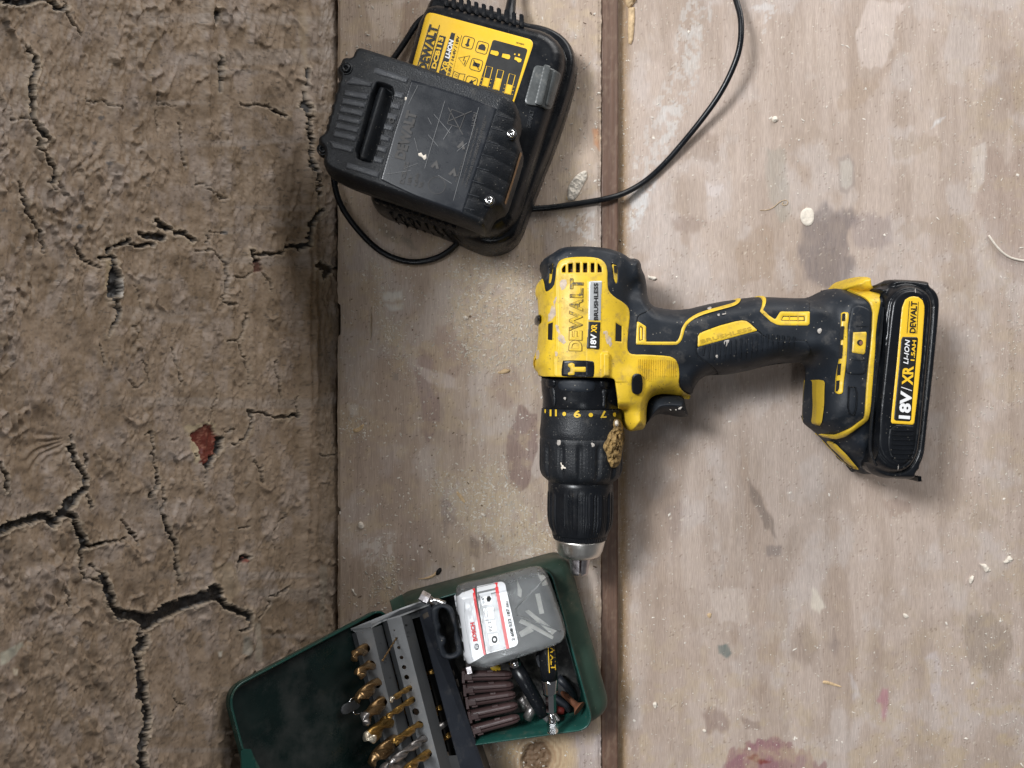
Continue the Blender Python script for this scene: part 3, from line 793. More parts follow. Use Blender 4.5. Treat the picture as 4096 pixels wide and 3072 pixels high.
ck('w3', 6, (980, 40), (1000, 90)); ck('w3', 9, (1005, 100), (1030, 180), (1075, 270)); ck('w3', 8, (1075, 270), (1075, 370), (1100, 460)); ck('w3', 4, (1100, 460), (1105, 540)); ck('w3', 5, (750, 130), (790, 180)); ck('w3', 10, (795, 185), (820, 215)); ck('w3', 5, (820, 215), (850, 265))
ck('w3', 3, (1780, 60), (1720, 160), (1680, 200)); ck('w3', 3, (1680, 200), (1700, 330)); ck('w3', 9, (1475, 380), (1490, 350), (1540, 350)); ck('w3', 4, (1465, 440), (1475, 390)); ck('w3', 6, (385, 560), (415, 650)); ck('w3', 3, (420, 480), (420, 530), (385, 545)); ck('w3', 3.5, (1075, 1190), (1090, 1260), (1150, 1265)); ck('w3', 3, (1090, 1270), (1060, 1330)); ck('w3', 4, (1480, 180), (1530, 160)); ck('w3', 4, (540, 0), (560, 60)); ck('w3', 4, (1480, 800), (1500, 820))
crack = np.zeros(len(PX)); lip = np.zeros(len(PX))
for line, w in CK:
    L = np.asarray(line); lo = L.min(0) - 70; hi = L.max(0) + 70
    m = np.where((PX[:, 0] > lo[0]) & (PX[:, 0] < hi[0]) & (PX[:, 1] > lo[1]) & (PX[:, 1] < hi[1]))[0]
    if not len(m): continue
    d = sdline(L, PW2[m])
    hw = np.maximum(w * .64 * (.6 + .9 * fbm(PX[m, 0] / 14, PX[m, 1] / 14, 2, 8)), 1.4)
    strength = min(1.0, .35 + w / 14)
    crack[m] = np.maximum(crack[m], sstep(hw + 2.2, hw - .6, d) * strength)
    lip[m] = np.maximum(lip[m], np.exp(-((d - hw - 4) / 7) ** 2) * min(1, w / 14))
def inpoly(key, pts, e=4, wp=True):
    d, _ = sdf(C(key, pts), PW2 if wp else PX)
    return sstep(-e, e, d)
hole = np.maximum.reduce([inpoly('w1', [(890, 1475), (1000, 1468), (1040, 1500), (1010, 1535), (950, 1520)]),
                          inpoly('w2', [(690, 60), (722, 110), (728, 200), (742, 260), (715, 315), (665, 270), (670, 190), (685, 120)]),
                          inpoly('w3', [(440, -20), (470, -20), (430, 60), (390, 70)])])
crack = np.maximum(crack, hole)
red = inpoly('w2', [(1195, 1150), (1225, 1145), (1250, 1125), (1310, 1105), (1340, 1110), (1345, 1150), (1385, 1180), (1370, 1240), (1355, 1290), (1325, 1330), (1305, 1370), (1260, 1335), (1255, 1290), (1250, 1230), (1215, 1190), (1190, 1170)], 3)
red2 = inpoly('w2', [(1595, 60), (1640, 60), (1660, 140), (1600, 150)], 3)
redrim = np.clip(inpoly('w2', [(1160, 1120), (1300, 1085), (1370, 1100), (1330, 1200), (1240, 1340), (1210, 1320), (1200, 1200)], 10) - red, 0, 1)
x, y = PX[:, 0], PX[:, 1]
slant = y + x * .22
brush = fbm(x / 7.5, slant / 60, 4, 23) - .5
pit = fbm(x / 9, y / 9, 3, 33)
calm = sstep(.35, .6, fbm(x / 120, y / 60, 3, 17))
out = brush * .00065 * (.25 + .9 * calm) + (fbm(x / 7, y / 7, 3, 44) - .5) * .00016
ridged = 1 - np.abs(fbm(x / 24, y / 75 + x / 50, 3, 27) * 2 - 1)
out += sstep(.80, 1.0, ridged) * .0007 * sstep(.42, .56, fbm(x / 150, y / 150, 2, 29))
ridge2 = 1 - np.abs(fbm(x / 60 + y / 300, y / 140 - x / 160, 3, 47) * 2 - 1)
out += sstep(.84, 1.0, ridge2) * .0014 * sstep(.45, .6, fbm(x / 190, y / 190, 2, 49))
# wrinkled folds that fan out on the left
for cx, cy, a0, rx in ((C('w2', (440, 1180))[0][0], C('w2', (440, 1180))[0][1], 2.6, 330), (C('w1', (420, 1150))[0][0], C('w1', (420, 1150))[0][1], -1.2, 330)):
    dx, dy = x - cx, y - cy
    ang = np.arctan2(dy, dx); rr = np.hypot(dx, dy)
    wd = sstep(1.1, .2, np.abs(np.angle(np.exp(1j * (ang - a0))))) * sstep(rx, rx * .3, rr) * sstep(10, 60, rr)
    out += wd * .0007 * np.sin(ang * 22 + 14 * fbm(x / 90, y / 90, 3, 5)) * fbm(x / 40, y / 40, 2, 15) * 1.6
# long vertical swellings of the render
out += lip * .0007
# curled flap beside the big gash and pale tongues of loose render
flap = inpoly('w2', [(620, 60), (690, 60), (668, 190), (660, 270), (600, 340), (560, 200)], 22)
out += flap * .0016
rimw = np.exp(-((sdline(C('w2', (745, 130), (755, 250), (735, 320), (755, 380), (735, 450)), PX) - 0) / 7) ** 2)
out += rimw * .0010
out -= crack * .0018 + np.maximum(red, red2) * .0012
bandx = (sstep(.56, .68, fbm(y / 70, x / 900, 3, 91)))           # thin washed bands
col = np.tile(tone((150, 132, 114)), (len(x), 1))
col = blend(col, sstep(.45, .65, fbm(x / 90, y / 120, 5, 51)) * .60, tone((130, 112, 92)))
col = blend(col, sstep(.50, .68, fbm(x / 60, y / 90, 5, 52)) * .5, tone((164, 151, 143)))
col = blend(col, bandx * .35 * sstep(300, 700, x), tone((164, 155, 149)))
col = blend(col, sstep(.54, .72, pit) * .30, tone((104, 87, 66)))
col = blend(col, sstep(.66, .78, fbm(x / 10, slant / 26, 4, 55)) * .5, tone((96, 78, 58)))
col = blend(col, sstep(.70, .76, fbm(x / 14, y / 10, 3, 57)) * .6, tone((74, 68, 62)))
col = blend(col, lip * .5, tone((196, 180, 158)))
for poly, c, s in ((C('w3', (0, 950), (140, 880), (150, 900), (60, 1000), (0, 1020)), (178, 176, 160), .8),
                   (C('w3', (1570, 760), (1610, 760), (1625, 900), (1620, 1010), (1580, 1000), (1580, 860)), (176, 164, 148), .85),
                   (C('w3', (1510, 840), (1545, 850), (1555, 920), (1540, 980), (1500, 950)), (150, 146, 136), .7),
                   (C('w3', (1980, 400), (2020, 400), (2010, 800), (1970, 800)), (160, 152, 138), .5),
                   (C('w3', (80, 1045), (108, 1045), (106, 1085), (80, 1085)), (214, 202, 180), .9),
                   (C('w3', (1355, 945), (1375, 940), (1370, 970), (1358, 970)), (220, 214, 200), .9),
                   (C('w2', (1980, 110), (2010, 130), (2010, 180), (1980, 190)), (176, 164, 148), .7),
                   (C('w2', (735, 130), (760, 200), (765, 290), (735, 300), (745, 200)), (196, 192, 186), .8),
                   (C('w2', (640, 60), (690, 60), (668, 190), (660, 260), (640, 260)), (176, 158, 130), .8),
                   (C('w1', (1880, 60), (1935, 60), (1945, 400), (1935, 430), (1890, 300)), (160, 142, 118), .5),
                   (C('w1', (1970, 1380), (2030, 1320), (2020, 1280), (1980, 1340)), (186, 166, 138), .8),
                   (C('w3', (1300, 400), (1440, 380), (1500, 560), (1420, 640), (1350, 540)), (164, 146, 122), .6)):
    col = stain(col, PX, poly, tone(c), s, 5, 6, seed=s)
for cx, cy in ((500, 1430), (860, 1390), (1420, 1470), (690, 1035), (605, 905), (640, 745), (25, 1330), (1540, 935)):
    p = C('w1', (cx, cy))[0]
    col = blend(col, sstep(10, 5, np.hypot((x - p[0]) * .6, y - p[1]) + (pit - .5) * 16) * .7, tone((70, 74, 78)))
col = blend(col, redrim * .75, tone((200, 184, 152)))
col = blend(col, np.clip(red, 0, 1), tone((104, 46, 36)))
col = blend(col, red * sstep(.6, .7, fbm(x / 8, y / 8, 3, 66)) * .5, tone((170, 120, 100)))
col = blend(col, red2 * .9, tone((84, 50, 42)))
col = blend(col, np.clip(inpoly('w3', [(1480, 350), (1520, 340), (1530, 380), (1490, 380)], 4), 0, 1) * .8, tone((130, 46, 34)))
col = blend(col, np.clip(crack * 1.1 - .1, 0, 1), tone((24, 21, 20)))
col = blend(col, foot * .25, tone((110, 96, 80)))  # wall foot tinted darker: shade of the gap put into the colour
out = out + low
V = np.column_stack([XX + out * nx, YY, ZZ + out * nz])
ncol = len(ys); nrow = len(zr)
# wall head: the top runs back
back = V[(nrow - 1) * ncol:].copy(); back[:, 0] -= .16; back[:, 2] -= .004
V = np.concatenate([V, back]); col = np.concatenate([col, col[-ncol:]])
F = grid_faces(nrow + 1, ncol)[:, ::-1]
MT['render'] = M('old_lime_render', (1, 1, 1), .58, attr='tint', var=.14, vs=420, bump=.30, bs=600, spec=.55, bdist=.0006)
wl = build('cracked_wall', V, F, MT['render'], colattr={'tint': col})
tag(wl, 'old cracked and peeling brown rendered wall rising behind the bench', 'wall')
# ------------------------------------------------------------ cordless drill lying on its side
DC = WN(C('c2', (800, 700)), .031)[0]
drill = thing('cordless_drill', (DC[0], DC[1], 0), 'yellow and black cordless hammer drill lying on its side across the bench boards', 'drill')
ZC = .031
def at(key, pts, z=ZC): return WN(C(key, pts), z)
AX0 = at('s', [(2330, 1100)])[0]; AX1 = at('s', [(2318, 2280)])[0]
def axis_x(y): return AX0[0] + (AX1[0] - AX0[0]) * (y - AX0[1]) / (AX1[1] - AX0[1])
# heights (px, py, top z) of the moulded body away from the motor barrel
HP = [('c2', 960, 300, .050), ('c2', 1040, 420, .044), ('c2', 1000, 560, .050), ('c2', 1100, 700, .0515), ('c2', 1000, 1000, .0530), ('c2', 1200, 1100, .0500), ('c2', 1180, 1230, .0490),
      ('c2', 1000, 1500, .0500), ('c2', 1100, 1480, .047), ('c2', 860, 1390, .0560), ('c2', 880, 1300, .0570), ('c2', 860, 1200, .0575), ('c2', 900, 1420, .054), ('c2', 1420, 1300, .044), ('c2', 1300, 900, .0520), ('c2', 1450, 900, .0525), ('c2', 1400, 1150, .048), ('c4', 450, 1150, .046),
      ('c4', 700, 560, .0505), ('c4', 700, 850, .0520), ('c4', 1000, 480, .050), ('c4', 1000, 750, .0525), ('c4', 1000, 950, .049), ('c4', 1400, 450, .050), ('c4', 1400, 700, .0525), ('c4', 1400, 880, .050), ('c4', 1700, 500, .053), ('c4', 1700, 900, .0545),
      ('c5', 300, 300, .050), ('c5', 500, 150, .044), ('c5', 500, 350, .0560), ('c5', 300, 700, .0550), ('c5', 500, 700, .0570), ('c5', 300, 1050, .0550), ('c5', 500, 1050, .0570), ('c5', 200, 1000, .0500), ('c5', 400, 1230, .0530),
      ('c5', 400, 1380, .0400), ('c5', 520, 1480, .0400), ('c5', 520, 1330, .0480), ('c5', 640, 300, .057), ('c5', 620, 900, .057)]
HPx = np.array([at(k, [(a, b)], z)[0] for k, a, b, z in HP]); HPz = np.array([h[3] for h in HP])
YG = at('s', [(2330, 1530)])[0][1]
BARREL_TOP = .0300
def H0(x, y):
    w = 1 / (((x[:, None] - HPx[None, :, 0]) ** 2 + (y[:, None] - HPx[None, :, 1]) ** 2) + .006 ** 2) ** 2
    h = (w * HPz).sum(1) / w.sum(1)
    r = np.abs(x - axis_x(y)) / .0285
    yb = at('s', [(2330, 1190)])[0][1]
    back = np.clip((y - yb) / .034, 0, 1)
    m = ZC + (BARREL_TOP * (1 - .25 * back ** 2)) * np.clip(1 - np.minimum(r, 1) ** 2.3, 0, 1) ** (1 / 2.3)
    on = (r < 1) & ((y > YG) | (x < axis_x(y)))
    m = np.where(on, m, 0)
    left = x < axis_x(y)
    k = 420.0
    sm = np.log(np.exp(np.clip(h * k, 0, 60)) + np.exp(np.clip(m * k, 0, 60))) / k
    h2 = np.where(on & left, m, np.where(on, np.where(m > 0, np.maximum(m, np.minimum(sm, .0645)), h), h))
    return h2
# raised boss behind the clutch and ridges
BOSS = np.concatenate([at('c2', [(712, 960), (735, 940), (780, 940), (808, 970), (805, 1170), (712, 1170)], .063)])
RID = [at('c2', [(345, 230), (345, 420), (350, 900), (330, 1000), (335, 1150)], .062), at('c2', [(590, 330), (580, 950)], .064), at('c2', [(725, 340), (715, 950)], .063)]
def bumps(x, y):
    P = np.column_stack([x, y])
    b = sstep(0, .0022, sdf(BOSS, P)[0]) * .0030
    for ln in RID[:1]:
        b += np.exp(-(sdline(ln, P) / .0006) ** 2) * .0006
    return b
OUT = C('c2', (390, 90), (480, 86), (600, 86), (740, 98), (850, 125), (920, 155), (945, 175), (985, 168), (1030, 185), (1052, 225), (1055, 265), (1085, 310), (1100, 380), (1108, 470), (1122, 530), (1150, 562)) \
    + C('c4', (200, 425), (330, 442), (480, 432), (620, 395), (780, 360), (900, 345), (1000, 327), (1120, 318), (1300, 322), (1480, 332), (1600, 328), (1660, 310), (1740, 268), (1820, 240)) \
    + C('c5', (250, 198), (330, 182), (395, 188), (425, 200), (520, 205), (622, 207), (645, 250), (650, 300), (640, 700), (600, 1100), (590, 1350), (620, 1480), (700, 1560), (580, 1580), (500, 1530), (400, 1450), (300, 1340), (230, 1265), (160, 1212), (135, 1190), (128, 1170), (135, 1000), (145, 862)) \
    + C('c4', (1622, 1100), (1620, 1010), (1590, 960), (1540, 934), (1350, 935), (1200, 965), (1050, 1010), (900, 1045), (840, 1055), (740, 1062), (640, 1075), (570, 1115), (525, 1190), (510, 1250), (490, 1250)) \
    + C('c2', (1430, 1300), (1360, 1310), (1300, 1300), (1180, 1300), (1110, 1345), (1090, 1420), (1082, 1583), (1010, 1596), (945, 1604), (925, 1580), (905, 1540), (897, 1470), (893, 1430), (860, 1427), (840, 1427), (829, 1427), (600, 1427), (203, 1427), (203, 1300), (200, 1110), (178, 1090), (160, 1060), (165, 990), (203, 900), (205, 510), (180, 470), (180, 400), (222, 350), (225, 290), (207, 260), (212, 195), (250, 165), (300, 140), (345, 108))
OUTW = soft(WN(OUT, ZC), 2)
YF = WN(C('c2', (500, 1152)), .045)[0][1]         # front face of the yellow housing
HOUSE = OUTW.copy()
_m = (HOUSE[:, 1] < YF) & (HOUSE[:, 0] < WN(C('c2', (834, 1200)), ZC)[0][0]); HOUSE[_m, 1] = YF
PITS = [(at('c2', [(385, 262), (400, 225), (440, 208), (690, 210), (722, 240), (728, 292), (385, 296)], .060), .006),
        (at('c2', [(282, 380), (290, 230), (315, 205), (322, 230), (302, 370)], .055), .004), (at('c2', [(805, 215), (845, 222), (858, 260), (852, 368), (838, 378), (820, 330)], .058), .004),
        (at('c2', [(272, 715), (318, 702), (312, 855), (268, 850)], .054), .006), (at('c2', [(835, 705), (887, 735), (885, 866), (830, 862)], .058), .006),
        ]
ZB0 = .023
def Hbody(x, y, d=None, e=0.0, pits=True):
    P = np.column_stack([x, y])
    if d is None: d = sdf(OUTW, P)[0]
    h = H0(x, y) + bumps(x, y) + e
    hx = x - axis_x(y)
    w = .0065 + .0062 * sstep(.064, .086, x)
    t = np.clip((d + e * 1.2) / w, 0, 1)
    f = np.sqrt(np.clip(1 - (1 - t) ** 2.2, 0, 1))
    z = ZB0 + (h - ZB0) * f
    z = np.where(t <= 0, ZB0, z)
    if pits:
        for pl, dep in PITS:
            z = z - sstep(-.0001, .0007, sdf(pl, P)[0]) * dep
    return z
puff('rubber_housing', HOUSE, lambda x, y, d: Hbody(x, y), .003, MT['rubber'], drill, g=.00055, inset=.007)
Hsurf = lambda x, y: Hbody(x, y, None, 0.0, False)
def panel(name, key, pts, mat, e=.0005, n=2, holes=(), parent=None, g=.0005, zadd=0.0, under=.003, keepz=None):
    src = C(key, pts) if key else pts
    q, z = on_surface(src, Hsurf, zmin=ZC)
    q = soft(q, n) if n else q
    hs = [on_surface(C(key, h) if key else h, Hsurf, zmin=ZC)[0] for h in holes]
    zf = lambda x, y, d: Hbody(x, y, None, e, False) + zadd - .0004 * (1 - np.clip(d / .0007, 0, 1)) ** 2
    def low(x, y):
        dd = sdf(OUTW, np.column_stack([x, y]))[0]
        zz = Hbody(x, y, dd, 0, False)
        return np.where(dd < .0012, np.minimum(.020, zz - .001), zz - under)
    return puff(name, q, zf, low, mat, parent or drill, g=g, holes=hs)
vents = [[(390, 290), (388, 262), (405, 236), (420, 228), (420, 292)], [(440, 218), (480, 212), (480, 290), (440, 292)], [(505, 211), (540, 211), (540, 291), (505, 291)], [(564, 211), (600, 211), (600, 291), (564, 291)],
         [(628, 212), (660, 212), (660, 291), (628, 291)], [(684, 214), (700, 222), (720, 250), (722, 288), (684, 291)],
         [(274, 718), (314, 704), (309, 853), (271, 849)], [(836, 708), (885, 737), (883, 864), (832, 860)]]
shell = panel('yellow_shell', 'c2', [(345, 235), (372, 190), (430, 168), (560, 160), (680, 168), (735, 195), (766, 250), (766, 400), (778, 450), (830, 500), (900, 540), (942, 580), (953, 640), (940, 760), (928, 900), (938, 950), (972, 972), (1100, 972), (1270, 983), (1320, 1002), (1350, 1040), (1362, 1110), (1350, 1220), (1382, 1275), (1440, 1303), (1482, 1312), (1480, 1335), (1468, 1346), (1420, 1336), (1300, 1300), (1180, 1297), (1110, 1338), (1087, 1400), (1084, 1500), (1086, 1590), (1010, 1600), (943, 1610), (903, 1540), (895, 1432), (840, 1412), (838, 1240), (832, 1180), (800, 1163), (650, 1160), (385, 1157), (330, 1154), (200, 1153), (194, 1115), (172, 1100), (152, 1060), (158, 985), (198, 900), (199, 510), (174, 475), (172, 395), (222, 342), (240, 380), (248, 442), (265, 455), (322, 408), (336, 340)], MT['yellow'], e=.0007, n=1, holes=vents, g=.0004, under=.0016)
fl = lambda x, y: Hbody(x, y, None, 0, False) - .0052
flat('motor_winding', [C('c2', (388, 296), (388, 262), (405, 240), (440, 240), (640, 238), (700, 240), (726, 290), (722, 300))], lambda x, y: Hbody(x, y, None, 0, False) - .0049, MT['copper'], drill)
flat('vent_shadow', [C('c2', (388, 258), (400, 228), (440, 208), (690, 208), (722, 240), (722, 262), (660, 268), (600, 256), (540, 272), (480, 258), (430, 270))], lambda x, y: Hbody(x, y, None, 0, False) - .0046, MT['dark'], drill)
for pts in ([(277, 384), (288, 232), (315, 206), (324, 232), (302, 372)], [(802, 208), (842, 220), (860, 252), (855, 372), (842, 388), (820, 372), (814, 282)]):
    o = panel('side_vent', 'c2', pts, MT['yellow'], e=-.0004, n=1, parent=drill)
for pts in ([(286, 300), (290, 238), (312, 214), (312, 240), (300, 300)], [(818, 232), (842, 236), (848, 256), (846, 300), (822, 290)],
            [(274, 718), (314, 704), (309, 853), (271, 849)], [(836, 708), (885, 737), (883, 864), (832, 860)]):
    flat('vent_opening_shade', [C('c2', pts)], lambda x, y: Hbody(x, y, None, 0, False) + .0003, MT['dark'], drill)  # dark flats draw the shade inside the side vents
# label plate and lettering
MT['letter_edge'] = M('grimy_letter_edge', (.20, .12, .015), .6, var=.4, vs=500)
pl = panel('rating_plate', 'c2', [(600, 356), (726, 360), (728, 366), (716, 928), (708, 936), (596, 930), (590, 922), (598, 364)], MT['yellow'], e=.0010, n=0)
panel('silver_plate', 'c2', [(613, 362), (720, 362), (722, 372), (712, 695), (603, 692), (610, 372)], MT['silver_label'], e=.0012, n=0, parent=pl)
panel('black_plate', 'c2', [(603, 695), (712, 698), (705, 926), (696, 931), (600, 926), (593, 918)], MT['black'], e=.0012, n=0, parent=pl)
T = lambda n, s, key, a, b, h, m, par, **kw: text(n, s, C(key, a)[0], C(key, b)[0], h * CR[key][2], kw.pop('zf', Hsurf), m, par, **kw)
T('lettering', 'BRUSHLESS', 'c2', (685, 688), (685, 380), 34, MT['black'], pl, bold=.03, lift=.0016)
T('lettering', '18V', 'c2', (668, 914), (672, 802), 48, MT['white'], pl, bold=.03, lift=.0016)
T('lettering', 'XR', 'c2', (672, 792), (677, 722), 46, MT['yellow_clean'], pl, bold=.03, lift=.0016)
for ch, a, b, m in (('D', 941, 858, 'yellow'), ('E', 852, 778, 'yellow'), ('W', 772, 612, 'worn_print'), ('A', 612, 512, 'worn_print'), ('L', 500, 425, 'worn_print'), ('T', 428, 345, 'worn_print')):
    xx = 545 + (940 - a) * .022
    T('letter_outline', ch, 'c2', (xx + 4, a + 4), (xx + 6, b - 4), 108, MT['letter_edge'], drill, bold=.045, lift=.0011)  # wider grimy copy beneath each letter gives its dark outline
    T('embossed_letter', ch, 'c2', (xx, a), (xx + 2, b), 100, MT[m], drill, bold=.025, lift=.0015, th=.0006)
for xa, xb in ((418, 436), (572, 586)):
    for o_ in (0,):
        L_ = C('c2', (xa - 6, 936), (xa, 640), (xb - 2, 350))
        panel('raised_line', None, list(map(tuple, stroke(L_, 3.2))), MT['yellow'], e=.0011, n=0)
# hammer symbol
hp = panel('hammer_window', 'c2', [(392, 1030), (405, 1018), (640, 1022), (658, 1040), (656, 1148), (640, 1160), (395, 1154), (382, 1140)], MT['plastic'], e=.0012, n=1)
panel('hammer_symbol', 'c2', [(438, 1050), (468, 1038), (492, 1050), (492, 1074), (580, 1074), (586, 1080), (586, 1108), (580, 1116), (494, 1114), (490, 1140), (440, 1142), (436, 1124), (458, 1112), (458, 1082), (438, 1068)], MT['yellow'], e=.0017, n=0, parent=hp)
# moulded creases and ribs of the switch housing
ribs = [stroke(C('c2', (x, 1010 + max(0, (x - 1250) * .25)), (x + 2, 1195 - max(0, (1110 - x)) * .7 - max(0, x - 1250) * .1)), 2.6) for x in range(1020, 1345, 15)]
V = []; F = []
def prisms(name, lines, w, hgt, zf, mat, parent, kind=None):
    V = []; F = []
    for ln in lines:
        q, z = on_surface(soft(ln, 1, False) if len(ln) > 2 else np.array([ln[0], (np.array(ln[0]) * .75 + np.array(ln[1]) * .25), (np.array(ln[0]) + np.array(ln[1])) / 2, (np.array(ln[0]) * .25 + np.array(ln[1]) * .75), ln[1]]), zf)
        for i in range(len(q)):
            a = q[max(i - 1, 0)]; b = q[min(i + 1, len(q) - 1)]
            t = (b - a) / max(np.linalg.norm(b - a), 1e-9); n = np.array([-t[1], t[0]]) * w / 2
            base = len(V)
            V += [(q[i][0] + n[0], q[i][1] + n[1], z[i] - .0008), (q[i][0] + n[0] * .4, q[i][1] + n[1] * .4, z[i] + hgt), (q[i][0] - n[0] * .4, q[i][1] - n[1] * .4, z[i] + hgt), (q[i][0] - n[0], q[i][1] - n[1], z[i] - .0008)]
            if i:
                p = base - 4
                for k in range(3): F.append((p + k, base + k, base + k + 1, p + k + 1))
            if i in (0, len(q) - 1): F.append((base, base + 1, base + 2, base + 3))
    return build(name, np.array(V), F, mat, parent, smooth=False)
tag(prisms('grip_rib', [C('c2', (x, 1010 + max(0, (x - 1250) * .25)), (x + 2, 1195 - max(0, (1110 - x)) * .7)) for x in range(1020, 1345, 15)], .0006, .0012, Hsurf, MT['yellow'], drill), kind='stuff')
panel('cast_crease', None, [tuple(p) for p in stroke(soft(C('c2', (1095, 1212), (1150, 1214), (1190, 1232), (1225, 1262)), 1, False), 2.5)], MT['black'], e=.0009, n=0)
# reversing button, side slider, trigger
panel('reverse_button', 'c2', [(962, 1160), (985, 1130), (1025, 1128), (1052, 1150), (1054, 1270), (1030, 1300), (985, 1300), (962, 1275)], MT['plastic'], e=.0032, n=2)
puff('speed_selector', soft(at('c2', [(168, 655), (180, 640), (225, 630), (225, 725), (180, 712), (168, 700)], .036), 1), lambda x, y, d: .030 + .014 * np.sqrt(np.clip(1 - (1 - np.clip(d / .003, 0, 1)) ** 2, 0, 1)), .02, MT['plastic'], drill)
trg = soft(at('c2', [(1085, 1560), (1085, 1400), (1105, 1345), (1150, 1300), (1300, 1290), (1420, 1310), (1436, 1360), (1445, 1420), (1468, 1470), (1462, 1492), (1430, 1500), (1370, 1492), (1300, 1476), (1210, 1475), (1160, 1500), (1120, 1550), (1100, 1566)], .034), 1)
puff('trigger', trg, lambda x, y, d: .018 + .0265 * np.sqrt(np.clip(1 - (1 - np.clip(d / .010, 0, 1)) ** 2, 0, 1)), .018, MT['rubber'], drill)
# handle trims
panel('handle_trim', None, [tuple(p) for p in stroke(C('c2', (1040, 876), (1200, 878), (1340, 878)) + C('c4', (345, 765), (375, 740), (395, 690), (410, 620), (450, 560), (530, 505), (620, 470), (760, 432), (850, 408), (900, 390), (922, 372), (926, 340)), 12.5)], MT['yellow'], e=.0006, n=1)
panel('handle_trim', 'c2', [(1012, 698), (1030, 702), (1086, 738), (1088, 862), (1110, 890), (1003, 886)], MT['yellow'], e=.0007, n=0, holes=[[(1030, 745), (1045, 735), (1062, 750), (1060, 850), (1030, 858)]])
panel('trim_inlay', 'c2', [(1030, 745), (1045, 735), (1062, 750), (1060, 850), (1030, 858)], MT['yellow_clean'], e=.0001, n=0)
panel('handle_trim', 'c4', [(1130, 310), (1165, 310), (1165, 450), (1225, 505), (1272, 536), (1288, 532), (1326, 470), (1340, 465), (1606, 465), (1606, 580), (1590, 596), (1330, 595), (1295, 588), (1240, 560), (1135, 465)], MT['yellow'], e=.0006, n=0, holes=[[(1335, 552), (1355, 508), (1560, 510), (1562, 556)]])
panel('trim_inlay', 'c4', [(1335, 552), (1355, 508), (1560, 510), (1562, 556)], MT['yellow_clean'], e=.0001, n=0)
flat('trim_inlay', [C('c4', (1410, 508), (1418, 508), (1418, 556), (1410, 556)), C('c4', (1490, 508), (1500, 508), (1500, 556), (1490, 556))], Hsurf, MT['yellow_grimy'], drill, lift=.0005)
pad = panel('grip_pad', 'c4', [(545, 800), (620, 775), (800, 728), (1105, 645), (1160, 690), (1230, 728), (1300, 738), (1565, 736), (1582, 758), (1552, 930), (1540, 945), (1350, 960), (1200, 985), (1050, 1030), (740, 1075), (730, 1040), (700, 1000), (620, 940), (560, 900), (538, 850)], MT['rubber'], e=.0007, n=1)
tag(prisms('grip_rib', [C('c4', (x, 790 - (x - 600) * .20 + (max(0, x - 1180) * .30)), (x - 12, 1000 + 24 - (x - 600) * .10 if x > 740 else 880 + (x - 600) * .6)) for x in range(605, 1480, 50)], .0011, .0016, Hsurf, MT['rubber'], pad), kind='stuff')
bp = panel('motor_badge', 'c4', [(545, 800), (548, 700), (565, 672), (600, 655), (750, 600), (900, 560), (960, 550), (1005, 555), (1040, 580), (1105, 640), (1100, 648)], MT['yellow'], e=.0011, n=0)
T('lettering', 'BRUSHLESS', 'c4', (572, 768), (1055, 640), 34, MT['yellow_grimy'], bp, bold=.02, lift=.0014)
prisms('mould_line', [C('c4', (545, 700), (530, 780), (535, 860), (560, 905), (640, 950), (700, 1000), (740, 1060)), C('c4', (590, 650), (760, 590), (900, 552), (1000, 545), (1050, 570), (1120, 640), (1180, 700), (1240, 728), (1310, 736), (1570, 736), (1585, 760), (1552, 940)),
      C('c4', (1585, 330), (1605, 360), (1606, 465)), C('c2', (1140, 565), (1100, 610), (1015, 645), (1008, 700))], .0007, .0006, Hsurf, MT['plastic_rough'], drill)
# foot of the drill
fs = panel('foot_vent', 'c5', [(374, 376), (392, 365), (425, 370), (430, 385), (428, 420), (385, 955), (372, 968), (345, 970), (330, 955)], MT['yellow'], e=.0010, n=0,
           g=.0004)
flat('vent_shadow', [C('c5', p_) for p_ in ([(384, 380), (396, 374), (406, 376), (404, 428), (380, 430)], [(374, 470), (400, 468), (392, 566), (365, 570)], [(363, 610), (388, 606), (382, 706), (356, 710)], [(352, 746), (378, 744), (371, 830), (346, 834)], [(340, 872), (366, 868), (360, 932), (350, 950), (336, 950)])], lambda x, y: Hbody(x, y, None, 0, False) + .0020, MT['dark'], fs)  # dark flats on the vent paint the shade of its windows
lt = panel('lamp_housing', 'c5', [(445, 345), (470, 322), (520, 318), (575, 345), (594, 370), (592, 480), (556, 810), (530, 826), (430, 824), (408, 806), (412, 700)], MT['rubber'], e=.0010, n=1)
panel('yellow_badge', 'c5', [(460, 516), (555, 512), (558, 525), (546, 666), (535, 678), (452, 664), (450, 650)], MT['yellow'], e=.0016, n=0, parent=lt)
an = [(505 + 22 * math.cos(t), 592 + 22 * math.sin(t)) for t in np.linspace(0, 2 * math.pi, 16, endpoint=False)]
flat('screw_hole', [C('c5', an)], Hsurf, MT['dark'], lt, lift=.0019)
an = [(511 + 13 * math.cos(t), 594 + 15 * math.sin(t)) for t in np.linspace(0, 2 * math.pi, 12, endpoint=False)]
flat('screw_tip', [C('c5', an)], Hsurf, MT['copper'], lt, lift=.0021)
prisms('mould_line', [C('c5', (480, 470), (565, 472)), C('c5', (445, 715), (550, 722)), C('c5', (430, 915), (492, 915), (478, 1125), (420, 1115), (430, 915))], .0006, .0014, Hsurf, MT['plastic_rough'], lt)
